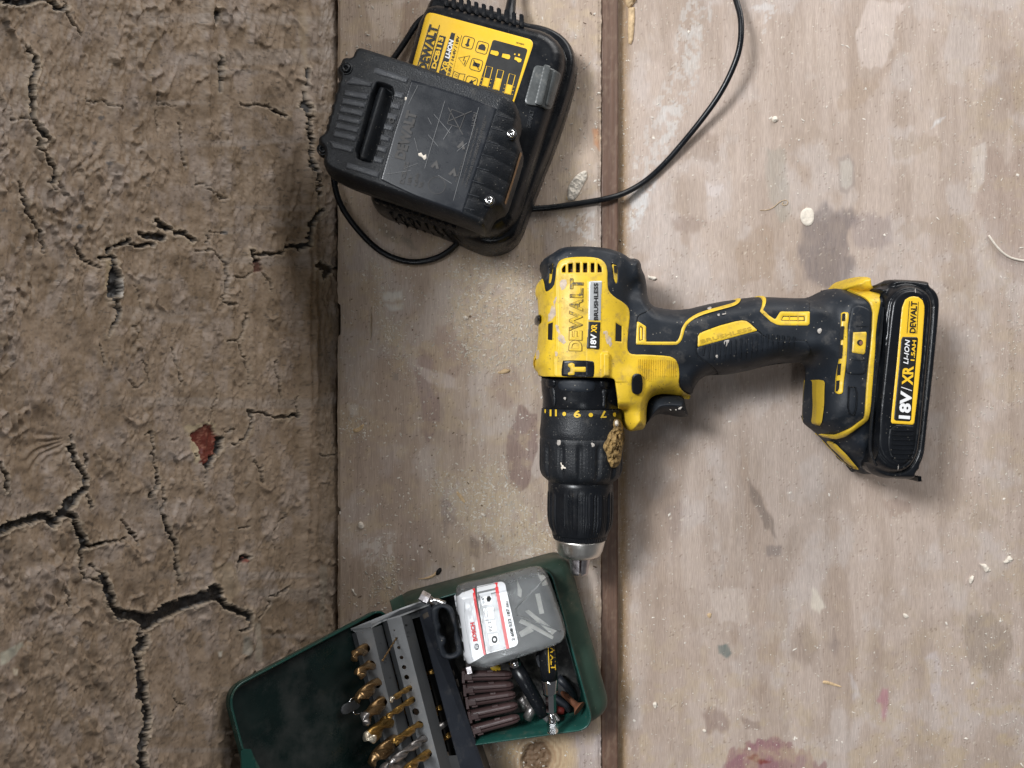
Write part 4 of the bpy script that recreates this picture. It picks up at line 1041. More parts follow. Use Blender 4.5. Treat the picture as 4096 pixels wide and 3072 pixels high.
panel('foot_edge', 'c5', [(395, 188), (430, 202), (520, 205), (622, 206), (638, 225), (645, 260), (642, 400), (625, 600), (612, 780), (598, 960), (586, 1100), (572, 1160), (540, 1190), (480, 1232), (430, 1262), (390, 1285), (310, 1299), (260, 1290), (228, 1265), (330, 1268), (400, 1240), (470, 1202), (540, 1150), (552, 1060), (562, 900), (580, 720), (602, 500), (606, 370), (590, 310), (560, 275), (500, 242)], MT['yellow'], e=.0012, n=0)
puff('belt_hook_seat', soft(at('c5', [(390, 195), (412, 155), (440, 125), (480, 99), (540, 92), (572, 100), (583, 120), (590, 180), (625, 208), (622, 240), (520, 250), (430, 215)], .036), 1), lambda x, y, d: .022 + .0245 * np.sqrt(np.clip(1 - (1 - np.clip(d / .005, 0, 1)) ** 2, 0, 1)), .01, MT['yellow'], drill)
panel('yellow_hook', 'c5', [(160, 862), (225, 870), (238, 888), (236, 960), (224, 1110), (210, 1180), (190, 1202), (160, 1186), (144, 1170)], MT['yellow_grimy'], e=.0011, n=0)
prisms('hook_edge', [C('c5', (232, 880), (236, 900), (222, 1100), (208, 1180))], .0009, .0019, Hsurf, MT['yellow'], drill)
panel('foot_stripe', 'c5', [(262, 1300), (290, 1325), (345, 1385), (430, 1470), (520, 1542), (440, 1460), (380, 1392), (330, 1342)], MT['yellow'], e=.0010, n=0)
# stuck-on grime of the grip
def blob(name, key, pts, hgt, zf, mat, parent, n=1, nz=.5, g=.0004, sc=700, seed=0):
    q, z = on_surface(C(key, pts), zf)
    q = soft(q, n + 1)
    q = q + (np.stack([fbm(q[:, 0] * 900 + 31, q[:, 1] * 900, 3, 1), fbm(q[:, 0] * 900, q[:, 1] * 900 + 77, 3, 2)], 1) - .5) * (.0030 if len(pts) > 5 else .0012)
    f = lambda x, y, d: zf(x, y) + hgt * np.sqrt(np.clip(d / .0022, 0, 1)) * (1 - nz + 2 * nz * fbm(x * sc + 40, y * sc + 60, 3, seed))
    return puff(name, q, f, lambda x, y: zf(x, y) - .0006, mat, parent, g=g)
MT['plaster'] = M('plaster_crumb', (.62, .56, .48), .85, var=.15, vs=300, bump=.6, bs=1200)
MT['paint_dab'] = M('paint_dab', (.36, .33, .30), .7, var=.3, vs=500, bump=.3)
MT['paint_smear'] = M('paint_smear', (.46, .37, .29), .6, var=.25, vs=400, bump=.3, dirt=(YEL, .42, 260, .9))
MT['mud'] = M('dried_foam', (.22, .14, .05), .75, var=.6, vs=420, bump=.8, bs=1500, dirt=((.07, .045, .02), .40, 260, .7), speck=((.45, .33, .2), .2, 700))
for key, pts in (('c4', [(640, 430), (680, 412), (675, 440), (650, 445)]), ('c4', [(730, 490), (760, 485), (755, 505), (740, 505)]), ('c4', [(780, 488), (815, 478), (815, 488), (790, 498)]),
                 ('c4', [(795, 740), (850, 730), (835, 760), (815, 800), (800, 770)]), ('c4', [(1070, 560), (1085, 568), (1075, 582)]), ('c4', [(720, 880), (740, 880), (745, 925), (722, 915)]),
                 ('c4', [(275, 1385), (298, 1392), (290, 1402)]), ('c4', [(330, 1390), (352, 1398), (340, 1408)]), ('c4', [(355, 1380), (400, 1368), (400, 1382), (370, 1398)]),
                 ('c5', [(200, 490), (225, 482), (240, 500), (220, 525), (205, 512)]), ('c4', [(1680, 630), (1735, 625), (1715, 670), (1690, 655)])):
    blob('plaster_dab', key, pts, .0004, (lambda x, y: Hbody(x, y, None, 0, False) + .0008) if key != 'c4' or pts[0][1] < 1300 else (lambda x, y: np.full_like(x, .0440)), MT['paint_dab'], drill, g=.0003)
for pts in ([(335, 480), (345, 500), (330, 640), (300, 700), (272, 690), (280, 610), (300, 600), (320, 520)], [(340, 700), (385, 800), (415, 870), (405, 900), (360, 850), (345, 760)], [(330, 945), (355, 950), (350, 990), (335, 985)],
            [(370, 355), (430, 345), (430, 400), (390, 450), (370, 400)], [(730, 770), (775, 790), (800, 850), (802, 900), (775, 905), (745, 840)], [(176, 930), (205, 930), (195, 1010), (170, 1015)]):
    blob('plaster_dab', 'c2', pts, .00018, lambda x, y: Hbody(x, y, None, .0007, False) + .0001, MT['paint_smear'], drill, g=.0004)

# ---- clutch, gearbox nose and chuck: turned parts about the barrel axis
ZA = .031
def axp(py): return Vector((*WN([(2328 - (py - 1500) * .0135, py)], ZA)[0], ZA))
A0 = axp(1500); A1 = axp(2280)
def tt(py): return (axp(py) - A0).length
def rr(px): return px * PS * (1 - ZA / CAMH)
lathe('gearbox_nose', A0, A1, [(tt(1490), rr(150)), (tt(1500), rr(162)), (tt(1530), rr(163)), (tt(1565), rr(160)), (tt(1600), rr(156)), (tt(1630), rr(157)), (tt(1634), rr(154))], MT['plastic'], drill, n=64)
lathe('clutch_ring', A0, A1, [(tt(1633), rr(150)), (tt(1635), rr(160)), (tt(1660), rr(161)), (tt(1700), rr(163)), (tt(1722), rr(166)), (tt(1740), rr(166)), (tt(1760), rr(161)), (tt(1765), rr(158))], MT['plastic_rough'], drill, n=96)
def fl_collar(a, t):
    s = sstep(tt(1760), tt(1785), t) * (1 - sstep(tt(1888), tt(1915), t))
    k = (a / (2 * math.pi) * 14 + .25) % 1
    dip = math.exp(-((k - .5) / .16) ** 2)
    fine = .006 * (.5 + .5 * math.cos(k * 2 * math.pi * 6)) if abs(k - .5) > .25 else 0
    return 1 - .060 * dip * float(s) - fine * 1.6 * float(s)
lathe('torque_collar', A0, A1, [(tt(y), rr(r)) for y, r in ((1745, 160), (1752, 164), (1760, 166), (1772, 166), (1785, 166), (1800, 166), (1830, 166), (1860, 166), (1880, 164), (1895, 159), (1905, 152), (1914, 142), (1920, 134), (1926, 128), (1930, 120))], MT['plastic_rough'], drill, n=224, flute=fl_collar)
def fl_chuck(a, t):
    s = sstep(tt(1958), tt(1975), t) * (1 - sstep(tt(2098), tt(2130), t))
    k = (a / (2 * math.pi) * 8 + .5) % 1
    flat_ = 1 if abs(k - .5) < .24 else 0
    ed = .016 * math.exp(-((abs(k - .5) - .25) / .025) ** 2)
    fine = .010 * (.5 + .5 * math.cos(k * 2 * math.pi * 30)) * flat_
    g2 = .03 * math.exp(-(((k % 1) - 0.06) / .03) ** 2) + .03 * math.exp(-(((k % 1) - .94) / .03) ** 2)
    return 1 - (.030 * flat_ + fine - ed * 1.5 + g2 * 1.6) * float(s)
lathe('chuck_sleeve', A0, A1, [(tt(y), rr(r)) for y, r in ((1912, 120), (1915, 129), (1940, 130), (1956, 130), (1966, 130), (1980, 130), (2010, 130), (2040, 130), (2070, 129), (2085, 127), (2100, 124), (2116, 118), (2130, 112), (2136, 110))], MT['plastic'], drill, n=320, flute=fl_chuck)
lathe('knurled_band', A0, A1, [(tt(2134), rr(107)), (tt(2136), rr(111)), (tt(2146), rr(108)), (tt(2153), rr(106)), (tt(2158), rr(100))], MT['plastic'], drill, n=240, flute=lambda a, t: 1 - .012 * (.5 + .5 * math.cos(a * 60)), smooth=False)
lathe('chuck_nose', A0, A1, [(tt(2154), rr(96)), (tt(2156), rr(102)), (tt(2162), rr(101)), (tt(2200), rr(91)), (tt(2216), rr(84)), (tt(2226), rr(70)), (tt(2230), rr(52)), (tt(2231), rr(30))], MT['steel'], drill, n=96)
for k in range(3):
    th = math.pi * (.5 + k * 2 / 3) + math.pi / 3 + .52
    V = []; n = 12
    ax = (A1 - A0).normalized(); u = Vector((0, 0, 1)); v = ax.cross(u)
    for (py, ro, ri) in ((2222, 45, 6), (2258, 39, 6), (2290, 34, 7), (2296, 30, 9)):
        for i in range(n):
            f = i / (n - 1); an_ = th + (f - .5) * 1.86
            V.append(A0 + ax * tt(py) + (u * math.cos(an_) + v * math.sin(an_)) * rr(ro))
        V.append(A0 + ax * tt(py) + (u * math.cos(th) + v * math.sin(th)) * rr(ri))
    m = n + 1; F = []
    for i in range(3):
        for j in range(m): F.append((i * m + j, i * m + (j + 1) % m, (i + 1) * m + (j + 1) % m, (i + 1) * m + j))
    F.append(tuple(range(m))); F.append(tuple(range(3 * m, 4 * m)))
    o = build('chuck_jaw', np.array([tuple(q) for q in V]), F, MT['jaw'], drill, smooth=False); fix_normals(o)
# numbers on the ring
def Hring(x, y):
    q = np.column_stack([x, y]); a0 = np.array(A0[:2]); a = np.array((A1 - A0)[:2]); a /= np.linalg.norm(a)
    r = np.abs((q - a0) @ np.array([-a[1], a[0]])); R = rr(162)
    return ZA + np.sqrt(np.clip(R * R - r * r, 1e-8, None))
for s, a, b, h in (('9', (532, 292), (474, 292), 56), ('7', (738, 294), (688, 296), 54), ('11', (338, 284), (280, 284), 52)):
    text('clutch_number', s, C('c3', (a[0], a[1] - 2))[0], C('c3', (b[0], b[1] - 2))[0], h * .494, Hring, MT['yellow'], drill, bold=.035, lift=.0004)
dots = []
for cx, cy, rx in ((398, 315, 15), (613, 323, 18), (805, 320, 13), (244, 292, 6)):
    dots.append(C('c3', [(cx + rx * math.cos(t), cy + 17 * math.sin(t)) for t in np.linspace(0, 2 * math.pi, 14, endpoint=False)]))
flat('clutch_dot', dots, Hring, MT['yellow'], drill, lift=.0004)
# gearbox details: clips and shoulder
for pts in ([(248, 22), (328, 24), (330, 90), (300, 108), (262, 100), (246, 80)], [(682, 30), (775, 34), (776, 100), (740, 118), (700, 110), (682, 92)]):
    q, z = on_surface(C('c3', pts), Hring); q = soft(q, 1)
    puff('gearbox_clip', q, lambda x, y, d: Hring(x, y) + .0018 * np.sqrt(np.clip(d / .0015, 0, 1)), lambda x, y: Hring(x, y) - .004, MT['plastic'], drill)
for pts in ([(272, 100), (325, 100), (328, 250), (310, 255), (300, 200)], [(700, 110), (765, 112), (735, 200), (740, 268), (705, 268), (715, 200)]):
    q, z = on_surface(C('c3', pts), Hring); q = soft(q, 1)
    puff('gearbox_rib', q, lambda x, y, d: Hring(x, y) - .0004 + .0010 * np.sqrt(np.clip(d / .0015, 0, 1)), lambda x, y: Hring(x, y) - .004, MT['plastic_rough'], drill)
q, z = on_surface(C('c3', (345, 30), (660, 34), (655, 120), (600, 140), (400, 132), (350, 110)), Hring); q = soft(q, 2)
puff('gearbox_cover', q, lambda x, y, d: Hring(x, y) + .0008 * np.sqrt(np.clip(d / .002, 0, 1)), lambda x, y: Hring(x, y) - .004, MT['rubber'], drill)
# dried foam stuck on the collar
def Hcol(x, y):
    q = np.column_stack([x, y]); a0 = np.array(A0[:2]); a = np.array((A1 - A0)[:2]); a /= np.linalg.norm(a)
    r = np.abs((q - a0) @ np.array([-a[1], a[0]])); R = rr(164)
    return ZA + np.sqrt(np.clip(R * R - r * r, 1e-8, None))
q, z = on_surface(C('c3', (800, 362), (835, 352), (862, 372), (880, 430), (888, 500), (884, 560), (866, 620), (855, 700), (838, 730), (818, 748), (780, 754), (765, 720), (748, 690), (742, 640), (722, 610), (710, 580), (722, 545), (745, 520), (750, 490), (770, 455), (800, 430), (792, 395)), Hcol)
q = soft(q, 1)
foam = lambda x, y, d: Hcol(x, y) + .0038 * np.sqrt(np.clip(d / .005, 0, 1)) * (.3 + 1.2 * sstep(.2, .8, fbm(x * 620 + 40, y * 420 + 60, 4))) + .0004
puff('dried_foam', q, foam, lambda x, y: Hcol(x, y) - .004, MT['mud'], drill, g=.0003)
fz = lambda x, y: Hcol(x, y) + .0036
q, z = on_surface(C('c3', (808, 375), (835, 362), (842, 400), (830, 420), (812, 408)), fz)
puff('foam_crust', soft(q, 1), lambda x, y, d: fz(x, y) + .001 * np.sqrt(np.clip(d / .001, 0, 1)) * fbm(x * 900, y * 900, 2) * 2, lambda x, y: Hcol(x, y), MT['plaster'], drill, g=.0003)
for pts in ([(335, 530), (365, 525), (368, 560), (345, 575)], [(612, 550), (642, 548), (642, 578), (620, 585)], [(390, 185), (412, 180), (415, 198), (396, 204)]):
    blob('plaster_dab', 'c3', pts, .0004, lambda x, y: Hcol(x, y) + .0004, MT['paint_dab'], drill, g=.0003)
blob('plaster_dab', 'c3', [(372, 705), (385, 735), (410, 752), (402, 765), (385, 758), (368, 770), (375, 745), (362, 715)], .0005, lambda x, y: Hcol(x, y) + .0004, MT['plaster'], drill, g=.0003)

# ---- slide-on battery of the drill
ZB = .026
bat_out = soft(WN(C('c5', (600, 190), (690, 180), (697, 150), (712, 130), (735, 121), (860, 124), (990, 134), (1005, 150), (1006, 172), (1040, 195), (1068, 235), (1083, 290), (1078, 400), (1060, 600), (1040, 800), (1022, 960), (1000, 1150), (978, 1380), (962, 1450), (940, 1490), (936, 1525), (908, 1550), (905, 1580), (885, 1600), (800, 1600), (690, 1592), (620, 1560), (585, 1500), (578, 1400), (600, 1000), (640, 600), (645, 260)), .048), 1)
FACE = soft(WN(C('c5', (700, 330), (715, 260), (760, 200), (830, 160), (910, 152), (985, 172), (1045, 215), (1076, 290), (1072, 400), (1052, 640), (1020, 960), (980, 1360), (955, 1450), (900, 1530), (820, 1562), (730, 1550), (655, 1500), (605, 1400), (600, 1280), (640, 800)), .060), 1)
INN = soft(WN(C('c5', (752, 330), (772, 262), (830, 208), (910, 192), (980, 215), (1024, 280), (1026, 360), (1000, 640), (968, 960), (934, 1340), (905, 1440), (850, 1500), (790, 1510), (720, 1470), (668, 1400), (652, 1300), (680, 1000), (720, 640)), .062), 1)
def Hbat(x, y, d=None):
    P = np.column_stack([x, y])
    if d is None: d = sdf(bat_out, P)[0]
    f = np.sqrt(np.clip(1 - (1 - np.clip(d / .004, 0, 1)) ** 2, 0, 1))
    z = .044 + .0115 * f
    fd = sdf(FACE, P)[0]; idd = sdf(INN, P)[0]
    z = np.where(fd > 0, np.maximum(z, .052 + .0092 * np.sqrt(np.clip(1 - (1 - np.clip(fd / .0055, 0, 1)) ** 2, 0, 1))), z)
    z = z - .0009 * np.exp(-(idd / .0006) ** 2) - .0010 * np.exp(-((fd + .0006) / .0008) ** 2)
    return z
bat = puff('battery_pack', bat_out, lambda x, y, d: Hbat(x, y, d), -.0095, MT['plastic'], drill, g=.0005, inset=.004)
Hb = lambda x, y: Hbat(x, y)
def bpanel(name, pts, mat, e, n=0, parent=None, g=.0004):
    q, z = on_surface(C('c5', pts), Hb); q = soft(q, n) if n else q
    return puff(name, q, lambda x, y, d: Hbat(x, y) + e - .0003 * (1 - np.clip(d / .0006, 0, 1)) ** 2, lambda x, y: Hbat(x, y) - .001, mat, parent or bat, g=g)
rl = [(818, 400), (826, 330), (848, 275), (880, 255), (910, 250), (945, 256), (975, 280), (988, 320), (988, 370), (965, 700), (940, 960), (914, 1180), (905, 1194), (890, 1195), (752, 1186), (744, 1176), (748, 1120), (785, 760)]
lb = bpanel('yellow_label', rl, MT['yellow_clean'], .0006, 0)
bpanel('black_field', [(826, 548), (930, 550), (940, 562), (938, 590), (900, 1000), (890, 1158), (878, 1172), (776, 1166), (762, 1154), (768, 1080), (800, 760), (815, 570)], MT['black'], .0009, 0, lb)
Tb = lambda s, a, b, h, m, **kw: T('lettering', s, 'c5', a, b, h, m, lb, zf=Hb, lift=.0012, **kw)
Tb('DeWALT'.upper(), (915, 522), (928, 288), 44, MT['black'], bold=.03)
flat('lettering', [stroke(C('c5', (854, 522), (872, 286)), 2), stroke(C('c5', (926, 526), (938, 290)), 2)], Hb, MT['black'], lb, lift=.0012)
Tb('LI-ION', (862, 750), (876, 570), 36, MT['white'], bold=.02, shear=.2, space=1.08)
Tb('1.5AH', (908, 726), (922, 575), 28, MT['yellow_clean'], bold=.025)
Tb('18V', (872, 1155), (888, 950), 80, MT['white'], bold=.04)
Tb('XR', (893, 905), (900, 765), 78, MT['yellow_clean'], bold=.035)
flat('lettering', [stroke(C('c5', (890, 945), (812, 918)), 3)], Hb, MT['white'], lb, lift=.0012)
bt_ = bpanel('release_button', [(738, 1196), (905, 1202), (915, 1215), (905, 1330), (885, 1420), (850, 1475), (800, 1482), (755, 1450), (728, 1400), (720, 1330)], MT['plastic'], .0008, 1)
V = prisms('button_rib', [C('c5', (748, y), (830, y + 4), (900, y + 2)) for y in range(1235, 1460, 34)], .0016, .0016, Hb, MT['plastic'], bt_)
prisms('rim_line', [C('c5', (690, 330), (668, 600), (640, 800), (610, 1100), (592, 1300), (596, 1410), (640, 1500))], .0014, .0004, Hb, MT['plastic_rough'], bat)
puff('release_latch', soft(WN(C('c5', (594, 185), (600, 172), (690, 166), (694, 205), (600, 208)), .03), 0), lambda x, y, d: np.full_like(x, .048), .02, MT['plastic'], bat)
puff('release_latch', soft(WN(C('c5', (880, 1560), (904, 1562), (906, 1598), (880, 1602)), .03), 0), lambda x, y, d: np.full_like(x, .040), .01, MT['plastic'], bat)
for a, b in (((922, 180), (924, 222)), ((800, 1490), (796, 1530))):
    prisms('rim_notch', [C('c5', a, b)], .0008, .0002, Hb, MT['paint_dab'], bat)
# ------------------------------------------------------------ charger with the big battery on top
CC = WN(C('c1', (1050, 800)), .02)[0]
chg = thing('battery_charger', (CC[0], CC[1], 0), 'black battery charger with yellow instruction label and coiled black mains lead', 'charger')
COUT = C('c1', (690, 40), (715, 12), (760, 2), (800, 8), (880, 22), (1000, 52), (1120, 84), (1200, 112), (1275, 146), (1390, 165), (1480, 205), (1548, 265), (1584, 345), (1592, 430), (1562, 560), (1505, 740), (1440, 915), (1400, 1010), (1345, 1160), (1292, 1300), (1268, 1372), (1228, 1440), (1150, 1490), (1050, 1502), (960, 1472), (860, 1424), (730, 1372), (560, 1312), (430, 1270), (372, 1222), (348, 1160), (430, 900), (520, 620), (600, 360), (625, 250))
CW = soft(WN(COUT, .014), 1)
CTOP = soft(WN(C('c1', (702, 60), (760, 44), (1000, 110), (1270, 178), (1385, 205), (1450, 260), (1470, 330), (1440, 450), (1330, 780), (1240, 1060), (1180, 1240), (1120, 1310), (1020, 1330), (760, 1270), (420, 1170), (395, 1130), (500, 760), (640, 290)), .040), 1)
def Hc(x, y, d=None):
    P = np.column_stack([x, y])
    if d is None: d = sdf(CW, P)[0]
    lo = .004 + .022 * np.sqrt(np.clip(1 - (1 - np.clip(d / .006, 0, 1)) ** 2, 0, 1))
    td = sdf(CTOP, P)[0]
    up = .026 + .0150 * np.sqrt(np.clip(1 - (1 - np.clip((td + .006) / .010, 0, 1)) ** 2, 0, 1))
    z = np.where(td > -.006, np.maximum(lo, np.minimum(up, lo + .015)), lo)
    return z - .0007 * np.exp(-((d - .0022) / .0004) ** 2)
body = puff('charger_body', CW, lambda x, y, d: Hc(x, y, d), .0005, MT['plastic'], chg, g=.0006)
Hcs = lambda x, y: Hc(x, y)
def cpanel(name, pts, mat, e, n=0, parent=None, key='c1', holes=(), g=.0005, zf=None):
    zf = zf or Hcs
    q, z = on_surface(C(key, pts), zf); q = soft(q, n) if n else q
    hs = [on_surface(C(key, h), zf)[0] for h in holes]
    return puff(name, q, lambda x, y, d: zf(x, y) + e - min(.0003, e) * (1 - np.clip(d / .0006, 0, 1)) ** 2, lambda x, y: zf(x, y) - .001, mat, parent or chg, g=g, holes=hs)
lab = cpanel('instruction_label', rounded([(692, 68), (1330, 240), (1190, 660), (560, 560)], 34), MT['yellow_clean'], .0003)
def ct(s, a, b, h, m, **kw): return text('lettering', s, C('c1', a)[0], C('c1', b)[0], h * CR['c1'][2], Hcs, m, lab, lift=kw.pop('lift', .0007), **kw)
ct('DEWALT', (686, 430), (758, 158), 50, MT['black'], bold=.05)
flat('lettering', [stroke(C('c1', (636, 400), (710, 150)), 3), stroke(C('c1', (698, 418), (768, 150)), 3)], Hcs, MT['black'], lab, lift=.0006)
flat('text_block', [C('c1', (768, 210), (806, 220), (748, 430), (704, 418)), C('c1', (838, 194), (900, 212), (820, 490), (752, 470))], Hcs, MT['black'], lab, lift=.0005)
ct('DCB113', (744, 412), (792, 226), 26, MT['yellow_clean'], bold=.05)
ct('XR', (808, 432), (828, 366), 36, MT['yellow_clean'], bold=.03)
ct('LI-ION', (824, 352), (852, 240), 26, MT['white'], bold=.05, shear=.15)
ct('10.8V / 14.4V / 18V', (826, 462), (888, 218), 17, MT['black'], bold=.03, lift=.0009)
flat('text_block', [C('c1', (862, 202), (897, 212), (834, 480), (800, 470))], Hcs, MT['yellow_clean'], lab, lift=.00065)
ic = []
def rbox(cx, cy, s, w=2.4, ang=R_(16)):
    p = []
    for u, v in rounded([(-s, -s), (s, -s), (s, s), (-s, s)], s * .4, 3):
        p.append((cx + u * math.cos(ang) - v * math.sin(ang), cy + u * math.sin(ang) + v * math.cos(ang)))
    return stroke(C('c1', p), w, closed=True)
def loc(cx, cy, pts, ang=R_(16)): return [(cx + u * math.cos(ang) - v * math.sin(ang), cy + u * math.sin(ang) + v * math.cos(ang)) for u, v in pts]
for cx, cy in ((936, 254), (1020, 284), (985, 386), (955, 490)): ic.append(rbox(cx, cy, 34))
ic.append(stroke(C('c1', (880, 345), (948, 332), (918, 395)), 3, closed=True))
ic += [stroke(C('c1', (916, 340), (908, 362), (922, 360), (914, 384)), 3)]
ic += [C('c1', loc(936, 254, [(-6, -24), (6, -24), (6, 6), (14, 16), (0, 26), (-14, 16), (-6, 6)])), C('c1', loc(1020, 284, [(-22, 14), (-22, -8), (-8, -20), (8, -20), (20, -6), (20, 14)])), C('c1', loc(985, 386, [(-20, -12), (20, -12), (20, 10), (-20, 10)])),
       stroke(C('c1', loc(985, 386, [(-24, -24), (24, 24)])), 3), C('c1', loc(955, 490, [(-16, 8), (0, -18), (18, 8)])), stroke(C('c1', loc(955, 490, [(-24, 24), (24, -24)])), 3), stroke(C('c1', loc(880, 455, [(-34, -24), (0, -18), (34, -24), (34, 18), (0, 24), (-34, 18)])), 2.6, closed=True), stroke(C('c1', loc(880, 455, [(0, -18), (0, 24)])), 2.6),
       stroke(C('c1', loc(880, 455, [(-26, -10), (-6, -6)])), 2), stroke(C('c1', loc(880, 455, [(-26, 0), (-6, 4)])), 2)]
flat('safety_icon', ic, Hcs, MT['black'], lab, lift=.0005)
bf = flat('indicator_field', [C('c1', rounded([(1084, 236), (1290, 292), (1200, 600), (985, 560)], 14))], Hcs, MT['black'], lab, lift=.0005)
yi = []
for cx, cy in ((1092, 316), (1160, 336)):
    yi += [C('c1', loc(cx, cy, [(-22, -10), (18, -14), (26, -6), (26, 8), (18, 14), (-22, 12)]))]
yi += [C('c1', loc(1236, 352, [(-24, -6), (6, -6), (18, -2), (18, 14), (4, 20), (-10, 12), (-24, 10)])), C('c1', loc(1225, 328, [(-16, -4), (-8, -4), (-8, 4), (-16, 4)])), C('c1', loc(1243, 330, [(-10, -6), (0, -6), (0, 6), (-10, 6)]))]
for cx, top, fill in ((1062, 395, .45), (1128, 415, .62), (1196, 440, .5)):
    cx2 = cx - 12
    p = loc(cx2, top + 62, [(-18, -60), (18, -60), (18, 60), (-18, 60)], R_(14))
    yi.append(stroke(C('c1', p), 2.6, closed=True))
    if fill: yi.append(C('c1', loc(cx2, top + 62, [(-15, 58 - 110 * fill), (15, 58 - 110 * fill), (15, 57), (-15, 57)], R_(14))))
    for s in (-1, 1):
        for k in range(3):
            if cx != 1128: yi.append(stroke(C('c1', loc(cx2, top + 62, [(s * 24, 10 + k * 22), (s * 31, 10 + k * 22)], R_(14))), 2))
flat('indicator_icon', yi, Hcs, MT['yellow_clean'], lab, lift=.0008)
ct('DE9135', (1268, 262), (1222, 250), 9, MT['black'], bold=.02)
# translucent indicator window with its ridges
MT['smoke'] = M('smoked_plastic', (.075, .08, .08), .32, var=.25, vs=150, bump=.1, dirt=((.22, .20, .17), .2, 150, .5))
win = cpanel('indicator_window', rounded([(1332, 388), (1490, 440), (1428, 660), (1268, 618)], 26), MT['smoke'], .0022)
cpanel('window_ridge', rounded([(1385, 395), (1425, 408), (1372, 640), (1330, 626)], 12), MT['smoke'], .0042, parent=win)
cpanel('window_ridge', rounded([(1440, 430), (1470, 440), (1425, 640), (1395, 630)], 10), MT['smoke'], .0034, parent=win)
T('embossed_lettering', 'DEWALT', 'c1', (1304, 760), (1326, 658), 24, MT['plastic_rough'], body, zf=Hcs, lift=.0006, bold=.05)
# cooling ribs along two edges: alike blocks
def rib_row(p0, p1, n, w, d_, hgt, zf, nm='cooling_rib'):
    p0 = np.array(p0, float); p1 = np.array(p1, float); t = (p1 - p0) / np.linalg.norm(p1 - p0); nn = np.array([-t[1], t[0]])
    first = None
    c0 = None
    for i in range(n):
        c = p0 + (p1 - p0) * (i + .5) / n
        if first is None:
            q, z = on_surface([c + t * a + nn * b for a, b in ((-w, -d_), (w, -d_), (w, d_), (-w, d_))], zf)
            zt = z.max() + hgt
            V = [(a, b, zt) for a, b in q] + [(a, b, zt - .012) for a, b in q]
            off = np.array([*q.mean(0), zt])
            V = np.array(V)
            first = build(nm, V, [(0, 1, 2, 3), (0, 4, 5, 1), (1, 5, 6, 2), (2, 6, 7, 3), (3, 7, 4, 0)], MT['plastic'], chg, smooth=False)
            bm = bmesh.new(); bm.from_mesh(first.data); bmesh.ops.recalc_face_normals(bm, faces=bm.faces)
            bmesh.ops.bevel(bm, geom=[e for e in bm.edges], offset=.0005, segments=2, affect='EDGES'); bm.to_mesh(first.data); bm.free()
            c0 = q.mean(0); z0 = zt
        else:
            q, z = on_surface([c + t * a + nn * b for a, b in ((-w, -d_), (w, -d_), (w, d_), (-w, d_))], zf)
            o = first.copy(); COL.objects.link(o); o.location = (*(q.mean(0) - c0), z.max() + hgt - z0)
rib_row(C('c1', (790, 22))[0], C('c1', (1275, 160))[0], 11, 9, 9, .0012, Hcs)
rib_row(C('c1', (385, 1185))[0], C('c1', (880, 1350))[0], 11, 9, 12, .0016, Hcs)
tag(prisms('side_flute', [C('c1', (470 + i * 52, 1258 + i * 17), (530 + i * 52, 1330 + i * 15)) for i in range(8)], .0016, .0010, Hcs, MT['plastic'], body), kind='stuff')
prisms('body_seam', [C('c1', (1585, 400), (1550, 560), (1490, 740), (1425, 920), (1330, 1160), (1270, 1310), (1240, 1400), (1160, 1460))], .0006, .0003, Hcs, MT['plastic_rough'], body)
# mains lead
CR_ = .0019
def cp(key, pts, zs): return [Vector((*WN([p], z)[0], z)) for p, z in zip(C(key, pts) if key else pts, zs)]
sr = cp('c1', [(1178, 128), (1180, 95), (1188, 50), (1196, -10)], [.022, .022, .020, .016])
tube('strain_relief', smooth_path(sr, 2), [.0042 - .0012 * i / 12 for i in range(20)][:len(smooth_path(sr, 2))] if len(smooth_path(sr, 2)) <= 20 else .0035, MT['plastic'], chg)
path = cp('c1', [(1196, 10), (1205, -120)], [.018, .010]) + cp('d', [(1250, -150), (1400, -200), (1540, -150)], [.003] * 3) \
    + cp('d', [(1572, -60), (1590, 0), (1602, 40), (1600, 100), (1583, 150), (1555, 205), (1515, 260), (1470, 315), (1435, 355), (1395, 392), (1350, 418)], [.004, .008, .010, .010, .007, .003, -.002, -.005, -.0070, -.0070, -.002]) \
    + cp('d', [(1310, 430), (1262, 438), (1210, 446), (1165, 451), (1120, 452), (1050, 470), (1000, 512)], [.0022] * 7) \
    + cp('d', [(975, 540), (940, 560), (895, 568), (855, 560), (815, 540), (775, 500), (745, 460), (728, 425), (720, 385), (722, 330), (745, 260)], [.0022, .0026, .003, .004, .006, .009, .012, .014, .016, .017, .017]) \
    + cp('d', [(800, 190), (840, 140), (862, 110), (885, 75), (900, 50), (925, 30), (960, 60)], [.014, .010, .008, .006, .004, .003, .003])
sp_ = smooth_path(path, 3)
tube('mains_lead', sp_, CR_, MT['plastic'], chg, n=14)

# ---- large battery pack resting upside down across the charger
BC = WN(C('c1', (660, 850)), .08)[0]
bb = thing('battery_pack', (BC[0], BC[1], .041), 'large black scuffed battery pack lying upside down across the charger', 'battery')
BT = .083
BO = C('c1', (270, 350), (285, 325), (315, 311), (352, 318), (420, 340), (600, 398), (800, 462), (1000, 528), (1150, 580), (1200, 600), (1236, 640), (1258, 700), (1250, 760), (1238, 790), (1256, 850), (1272, 900), (1240, 1010), (1200, 1140), (1166, 1240), (1128, 1256), (1092, 1284), (1070, 1330), (1050, 1372), (1022, 1382), (960, 1350), (880, 1320), (700, 1258), (500, 1190), (320, 1130), (160, 1072), (108, 1036), (86, 985), (98, 932), (66, 905), (58, 855), (70, 830), (106, 808), (104, 770), (118, 755), (116, 715), (136, 705), (134, 655), (152, 640), (150, 592), (170, 575), (168, 525), (186, 512), (170, 480), (168, 440), (188, 420), (200, 385), (235, 366), (262, 372))
